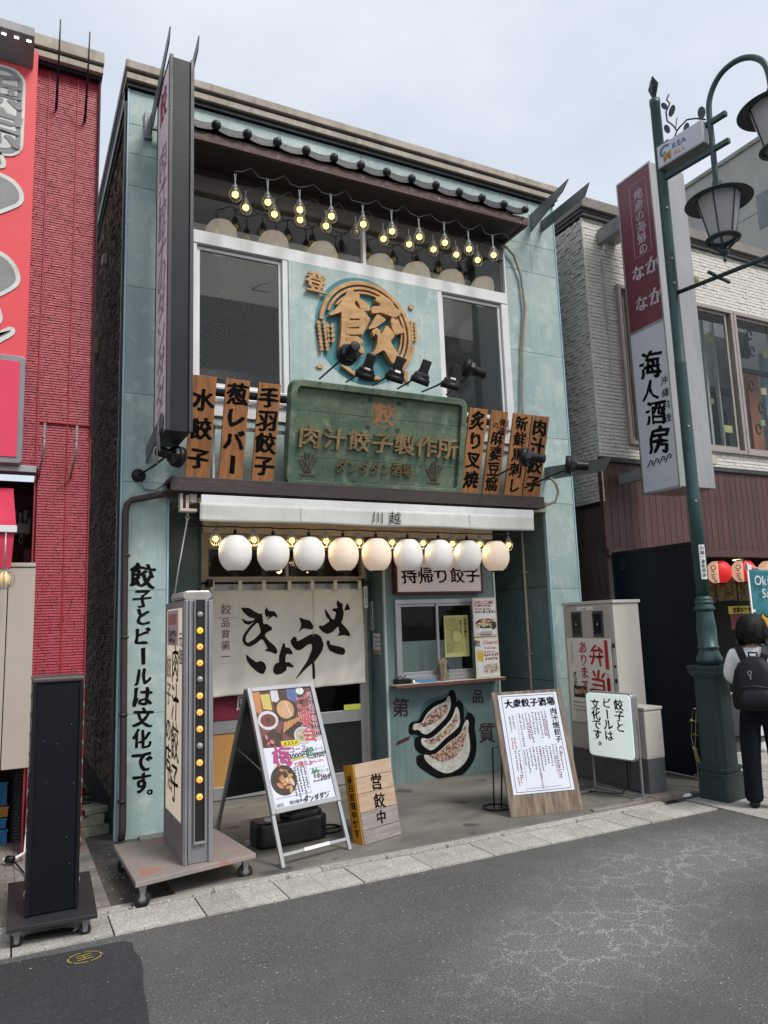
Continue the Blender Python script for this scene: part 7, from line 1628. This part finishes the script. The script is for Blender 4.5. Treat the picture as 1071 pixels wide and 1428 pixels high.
m.sheet([(7.90,1.35),(7.94,1.50),(7.98,1.56),(8.02,1.52),(8.08,1.50),(8.16,1.58),(8.30,1.60),(8.40,1.50),(8.42,1.30),(8.20,1.20),(8.0,1.22)], (0,5.862,0), XV, ZV); m.cur = 1; m.sheet([(7.885,1.33),(7.93,1.51),(7.98,1.58),(8.03,1.54),(8.08,1.52),(8.16,1.60),(8.31,1.62),(8.42,1.51),(8.44,1.28),(8.20,1.18),(8.0,1.20)], (0,5.8635,0), XV, ZV); ob('print', m, [yo, ink], t)
m = MB(); m.box(8.35,8.75,6.5,6.8,.02,.55); t = thing('white_tub', 'white box standing in the bar entrance behind the person', 'box', (8.5,6.65,.02)); ob('tub', m, paper, t, .01)

# ================================================================== PERSON
skin = M('skin', (.42,.25,.18), .6, var=.05, bump=.02)
def skinmesh(name, verts, edges, radii, mat, parent, sub=2, root=0):
    me = bpy.data.meshes.new(name); me.from_pydata([tuple(v) for v in verts], edges, [])
    o = bpy.data.objects.new(name, me); COL.objects.link(o); o.parent = parent
    m_ = o.modifiers.new('skin', 'SKIN'); m_.use_smooth_shade = True; m_.branch_smoothing = .4
    sv = me.skin_vertices[0].data
    for i, r_ in enumerate(radii):
        sv[i].radius = r_ if isinstance(r_, tuple) else (r_, r_); sv[i].use_root = (i == root)
    s_ = o.modifiers.new('smooth', 'SUBSURF'); s_.levels = sub; s_.render_levels = sub
    me.materials.append(mat); return o
# local frame: person faces +y, back to -y; height about 1.58
per = thing('person', 'person in a white shirt and black trousers seen from behind, wearing a backpack', 'person', (5.60,4.235,.003), (0,0,radians(-56)))
bodyV = [(0,0,.86),(0,-.005,.98),(0,0,1.12),(0,0,1.22),(0,.005,1.30),(0,.02,1.36),(0,.045,1.44),(0,.04,1.50),
   (.15,0,1.265),(.195,.03,1.04),(.13,.215,1.02),(-.15,0,1.265),(-.195,.03,1.04),(-.13,.215,1.00),
   (.085,0,.82),(.095,.02,.46),(.10,-.03,.09),(.105,.05,.045),(.11,.10,.03),(-.085,0,.82),(-.10,-.02,.46),(-.105,-.07,.09),(-.11,0,.045),(-.115,.06,.03)]
bodyE = [(0,1),(1,2),(2,3),(3,4),(4,5),(5,6),(6,7),(3,8),(8,9),(9,10),(3,11),(11,12),(12,13),(0,14),(14,15),(15,16),(16,17),(17,18),(0,19),(19,20),(20,21),(21,22),(22,23)]
bodyR = [(.13,.10),(.115,.09),(.125,.09),(.12,.085),(.05,.05),(.048,.048),(.075,.088),(.070,.08),.05,.038,.028,.05,.038,.028,(.075,.075),.05,.036,.033,.025,(.075,.075),.05,.036,.033,.025]
skinmesh('body', bodyV, bodyE, bodyR, skin, per)
for s_ in (-1,1):   # hands with five fingers
    hx, hy, hz = .122*s_, .235, (1.035 if s_ > 0 else 1.015)
    hv = [(hx,hy,hz+.03),(hx,hy+.005,hz-.02),(hx,hy+.008,hz-.055)]; he = [(0,1),(1,2)]; hr = [.022,(.017,.034),(.014,.034)]
    for k, (dy, L_) in enumerate(((-.028,.055),(-.010,.066),(.010,.070),(.028,.062))):
        b0 = len(hv); hv += [(hx,hy+.008+dy,hz-.065),(hx-.006*s_,hy+.010+dy,hz-.065-L_*.5),(hx-.018*s_,hy+.012+dy,hz-.065-L_)]; he += [(2,b0),(b0,b0+1),(b0+1,b0+2)]; hr += [.0085,.008,.0065]
    b0 = len(hv); hv += [(hx-.008*s_,hy+.040,hz-.030),(hx-.016*s_,hy+.052,hz-.060)]; he += [(1,b0),(b0,b0+1)]; hr += [.010,.0075]
    skinmesh('hand', hv, he, hr, skin, per, 1)
shirt = M('white_shirt', (.88,.88,.89), .8, col2=(.80,.80,.82), scale=6, bump=.5, bscale=9)
sv_ = [(0,0,.79),(0,0,.98),(0,0,1.10),(0,0,1.20),(0,.008,1.285),(0,.018,1.325),(.155,-.005,1.235),(.202,.02,1.06),(.17,.14,1.03),(-.155,-.005,1.235),(-.202,.02,1.06),(-.17,.14,1.015)]
skinmesh('shirt', sv_, [(0,1),(1,2),(2,3),(3,4),(4,5),(3,6),(6,7),(7,8),(3,9),(9,10),(10,11)], [(.175,.135),(.17,.13),(.165,.125),(.155,.115),(.075,.07),(.058,.055),.075,.062,.058,.075,.062,.058], shirt, per)
trs = M('black_trousers', (.007,.008,.013), .85, bump=.9, bscale=5, spec=.2)
tv = [(0,0,.88),(0,0,.80),(.085,0,.70),(.095,.015,.46),(.10,-.01,.20),(.102,.0,.035),(-.085,0,.70),(-.10,-.02,.46),(-.105,-.045,.20),(-.108,-.04,.035)]
skinmesh('trousers', tv, [(0,1),(1,2),(2,3),(3,4),(4,5),(1,6),(6,7),(7,8),(8,9)], [(.155,.115),(.155,.12),(.094,.10),(.080,.082),(.068,.074),(.066,.078),(.094,.10),(.080,.082),(.068,.074),(.066,.078)], trs, per)
for s_, yy in ((1,.0),(-1,-.04)):
    skinmesh('shoe', [(.105*s_,yy-.05,.035),(.108*s_,yy+.03,.035),(.115*s_,yy+.11,.028),(.118*s_,yy+.16,.022)], [(0,1),(1,2),(2,3)], [(.040,.034),(.043,.035),(.040,.026),(.030,.018)], black, per, 2)
# hair: layered bob with uneven outline
hm = M('black_hair', (.007,.006,.006), .6, bump=.7, bscale=30, stretch=(4,4,.5), spec=.3)
m = MB(); r2 = random.Random(15); pr = []
prof = [(.001,.128),(.045,.122),(.085,.100),(.112,.060),(.126,.01),(.128,-.045),(.120,-.090),(.098,-.120),(.06,-.125)]
nn_ = 40; vs = []
for j, (r_, h_) in enumerate(prof):
    for k in range(nn_):
        a = 2*pi*k/nn_; front = max(0, sin(a)); rr_ = r_*(1+.035*sin(a*9+j)+.02*sin(a*17+j*2)); hh_ = h_
        if front > .35 and j >= 5: hh_ = prof[5][1] + .045
        vs.append((rr_*cos(a)*.96, .028+rr_*sin(a)*1.02 - (.0 if front < .35 else .0), 1.447+hh_ - (.010*sin(a*13) if j > 6 else 0)))
m.smooth = True; m.add(vs, [(j*nn_+k,(j+1)*nn_+k,(j+1)*nn_+(k+1) % nn_,j*nn_+(k+1) % nn_) for j in range(len(prof)-1) for k in range(nn_)] + [tuple(range(nn_))])
hair = ob('hair', m, hm, per)
m = MB()
for k in range(260):
    a = r2.uniform(pi*.95, pi*2.05) if k % 4 else r2.uniform(0, 6.28); z = r2.uniform(-.09,.10); r_ = .122*sqrt(max(.05,1-(max(0,z)/.128)**2)); 
    p0 = Vector((r_*cos(a)*.97, .028+r_*sin(a), 1.447+z)); p1 = p0 + Vector((cos(a)*.008, sin(a)*.008, -.030)); p2 = p1 + Vector((cos(a+.3)*r2.uniform(-.010,.003), sin(a+.3)*r2.uniform(-.010,.003), -.030)); m.tube([p0,p1,p2], [.0035,.003,.0006], 5, caps=False)
ob('hair_strand', m, hm, hair, kind='stuff')
# face (turned away), ears
m = MB(); m.lathe([(.001,-.022),(.010,-.012),(.011,.010),(.001,.022)], (.092,.04,1.44), 10, (0,.2,1)); m.lathe([(.001,-.022),(.010,-.012),(.011,.010),(.001,.022)], (-.092,.04,1.44), 10, (0,.2,1)); ob('ear', m, skin, per, split=True)
m = MB(); m.lathe([(.014,-.018),(.016,-.010),(.008,.018),(.002,.030)], (0,.130,1.425), 10); ob('nose', m, skin, per)
m = MB(); m.lathe([(.001,-.010),(.011,0),(.001,.010)], (.034,.112,1.455), 10); m.lathe([(.001,-.010),(.011,0),(.001,.010)], (-.034,.112,1.455), 10); ob('eye', m, ink, per, split=True)
m = MB(); m.lathe([(.001,-.022),(.007,-.010),(.007,.010),(.001,.022)], (0,.122,1.385), 10, (1,0,0)); ob('mouth', m, M('lips', (.35,.12,.11), .5, bump=0), per)
# backpack: worn, but a thing of its own
bp = thing('backpack', 'black backpack worn over the white shirt of the person', 'backpack', (5.60,4.235,.003), (0,0,radians(-56)))
nyl = M('black_nylon', (.008,.008,.011), .6, bump=.9, bscale=7, spec=.3)
m = MB(); vs = []; nn_ = 28; lev = [(.80,.125,.05),(.805,.16,.085),(.83,.178,.105),(.90,.184,.115),(1.0,.170,.108),(1.10,.148,.090),(1.17,.115,.068),(1.21,.075,.045),(1.225,.03,.02)]
for (z, rx, ry) in lev:
    for k in range(nn_):
        a = 2*pi*k/nn_; c_, s_ = cos(a), sin(a); e = .62
        x_ = rx*abs(c_)**e*(1 if c_ > 0 else -1); y_ = ry*abs(s_)**e*(1 if s_ > 0 else -1)
        vs.append((x_*(1+.02*sin(a*5+z*30)), -.215 + y_ + .006*sin(z*40+a*3), z + .004*sin(a*4)))
m.smooth = True; m.add(vs, [(j*nn_+k,j*nn_+(k+1) % nn_,(j+1)*nn_+(k+1) % nn_,(j+1)*nn_+k) for j in range(len(lev)-1) for k in range(nn_)] + [tuple(range(nn_))[::-1], tuple(((len(lev)-1)*nn_+k) for k in range(nn_))]); ob('bag', m, nyl, bp)
m = MB(); vs = []
for (z, rx, ry) in ((.81,.10,.02),(.825,.13,.035),(.87,.135,.045),(.93,.12,.04),(.98,.08,.02)):
    for k in range(nn_): a = 2*pi*k/nn_; c_, s_ = cos(a), sin(a); vs.append((rx*abs(c_)**.6*(1 if c_ > 0 else -1), -.315+ry*abs(s_)**.6*(1 if s_ > 0 else -1), z))
m.smooth = True; m.add(vs, [(j*nn_+k,j*nn_+(k+1) % nn_,(j+1)*nn_+(k+1) % nn_,(j+1)*nn_+k) for j in range(4) for k in range(nn_)] + [tuple(range(nn_))[::-1], tuple((4*nn_+k) for k in range(nn_))]); ob('pocket', m, nyl, bp)
for s_ in (-1,1):
    m = MB(); P = [(.050*s_,-.170,1.15),(.085*s_,-.160,1.235),(.105*s_,-.115,1.300),(.115*s_,-.03,1.335),(.120*s_,.06,1.31),(.125*s_,.125,1.20),(.135*s_,.135,1.08),(.17*s_,.06,.95),(.175*s_,-.12,.86)]
    for i in range(len(P)-1): m.bar(P[i], P[i+1], .060 if i < 6 else .022, .016, (0,1,.35) if i < 2 else (1,0,.2))
    ob('strap', m, nyl, bp, .003)
m = MB(); m.tube([(-.03,-.17,1.215),(-.03,-.19,1.255),(.03,-.19,1.255),(.03,-.17,1.215)], .008, 8); ob('handle', m, nyl, bp)
m = MB(); m.tube([(-.10,-.325,.985),(0,-.345,1.005),(.10,-.325,.985)], .004, 6); m.tube([(-.165,-.24,.85),(-.17,-.24,1.0),(-.14,-.24,1.12),(-.09,-.26,1.19)], .004, 6); ob('zip', m, M('zip_dark', (.05,.05,.055), .4), bp)
m = MB(); m.tube([(-.03+.012*cos(a),-.315,1.10+.018*sin(a)) for a in [k*.8 for k in range(8)]], .004, 5, closed=True); m.box(-.03,-.022,-.32,-.312,1.05,1.085); m.box(.10,.108,-.335,-.325,.86,.90); ob('charm', m, silver, bp)
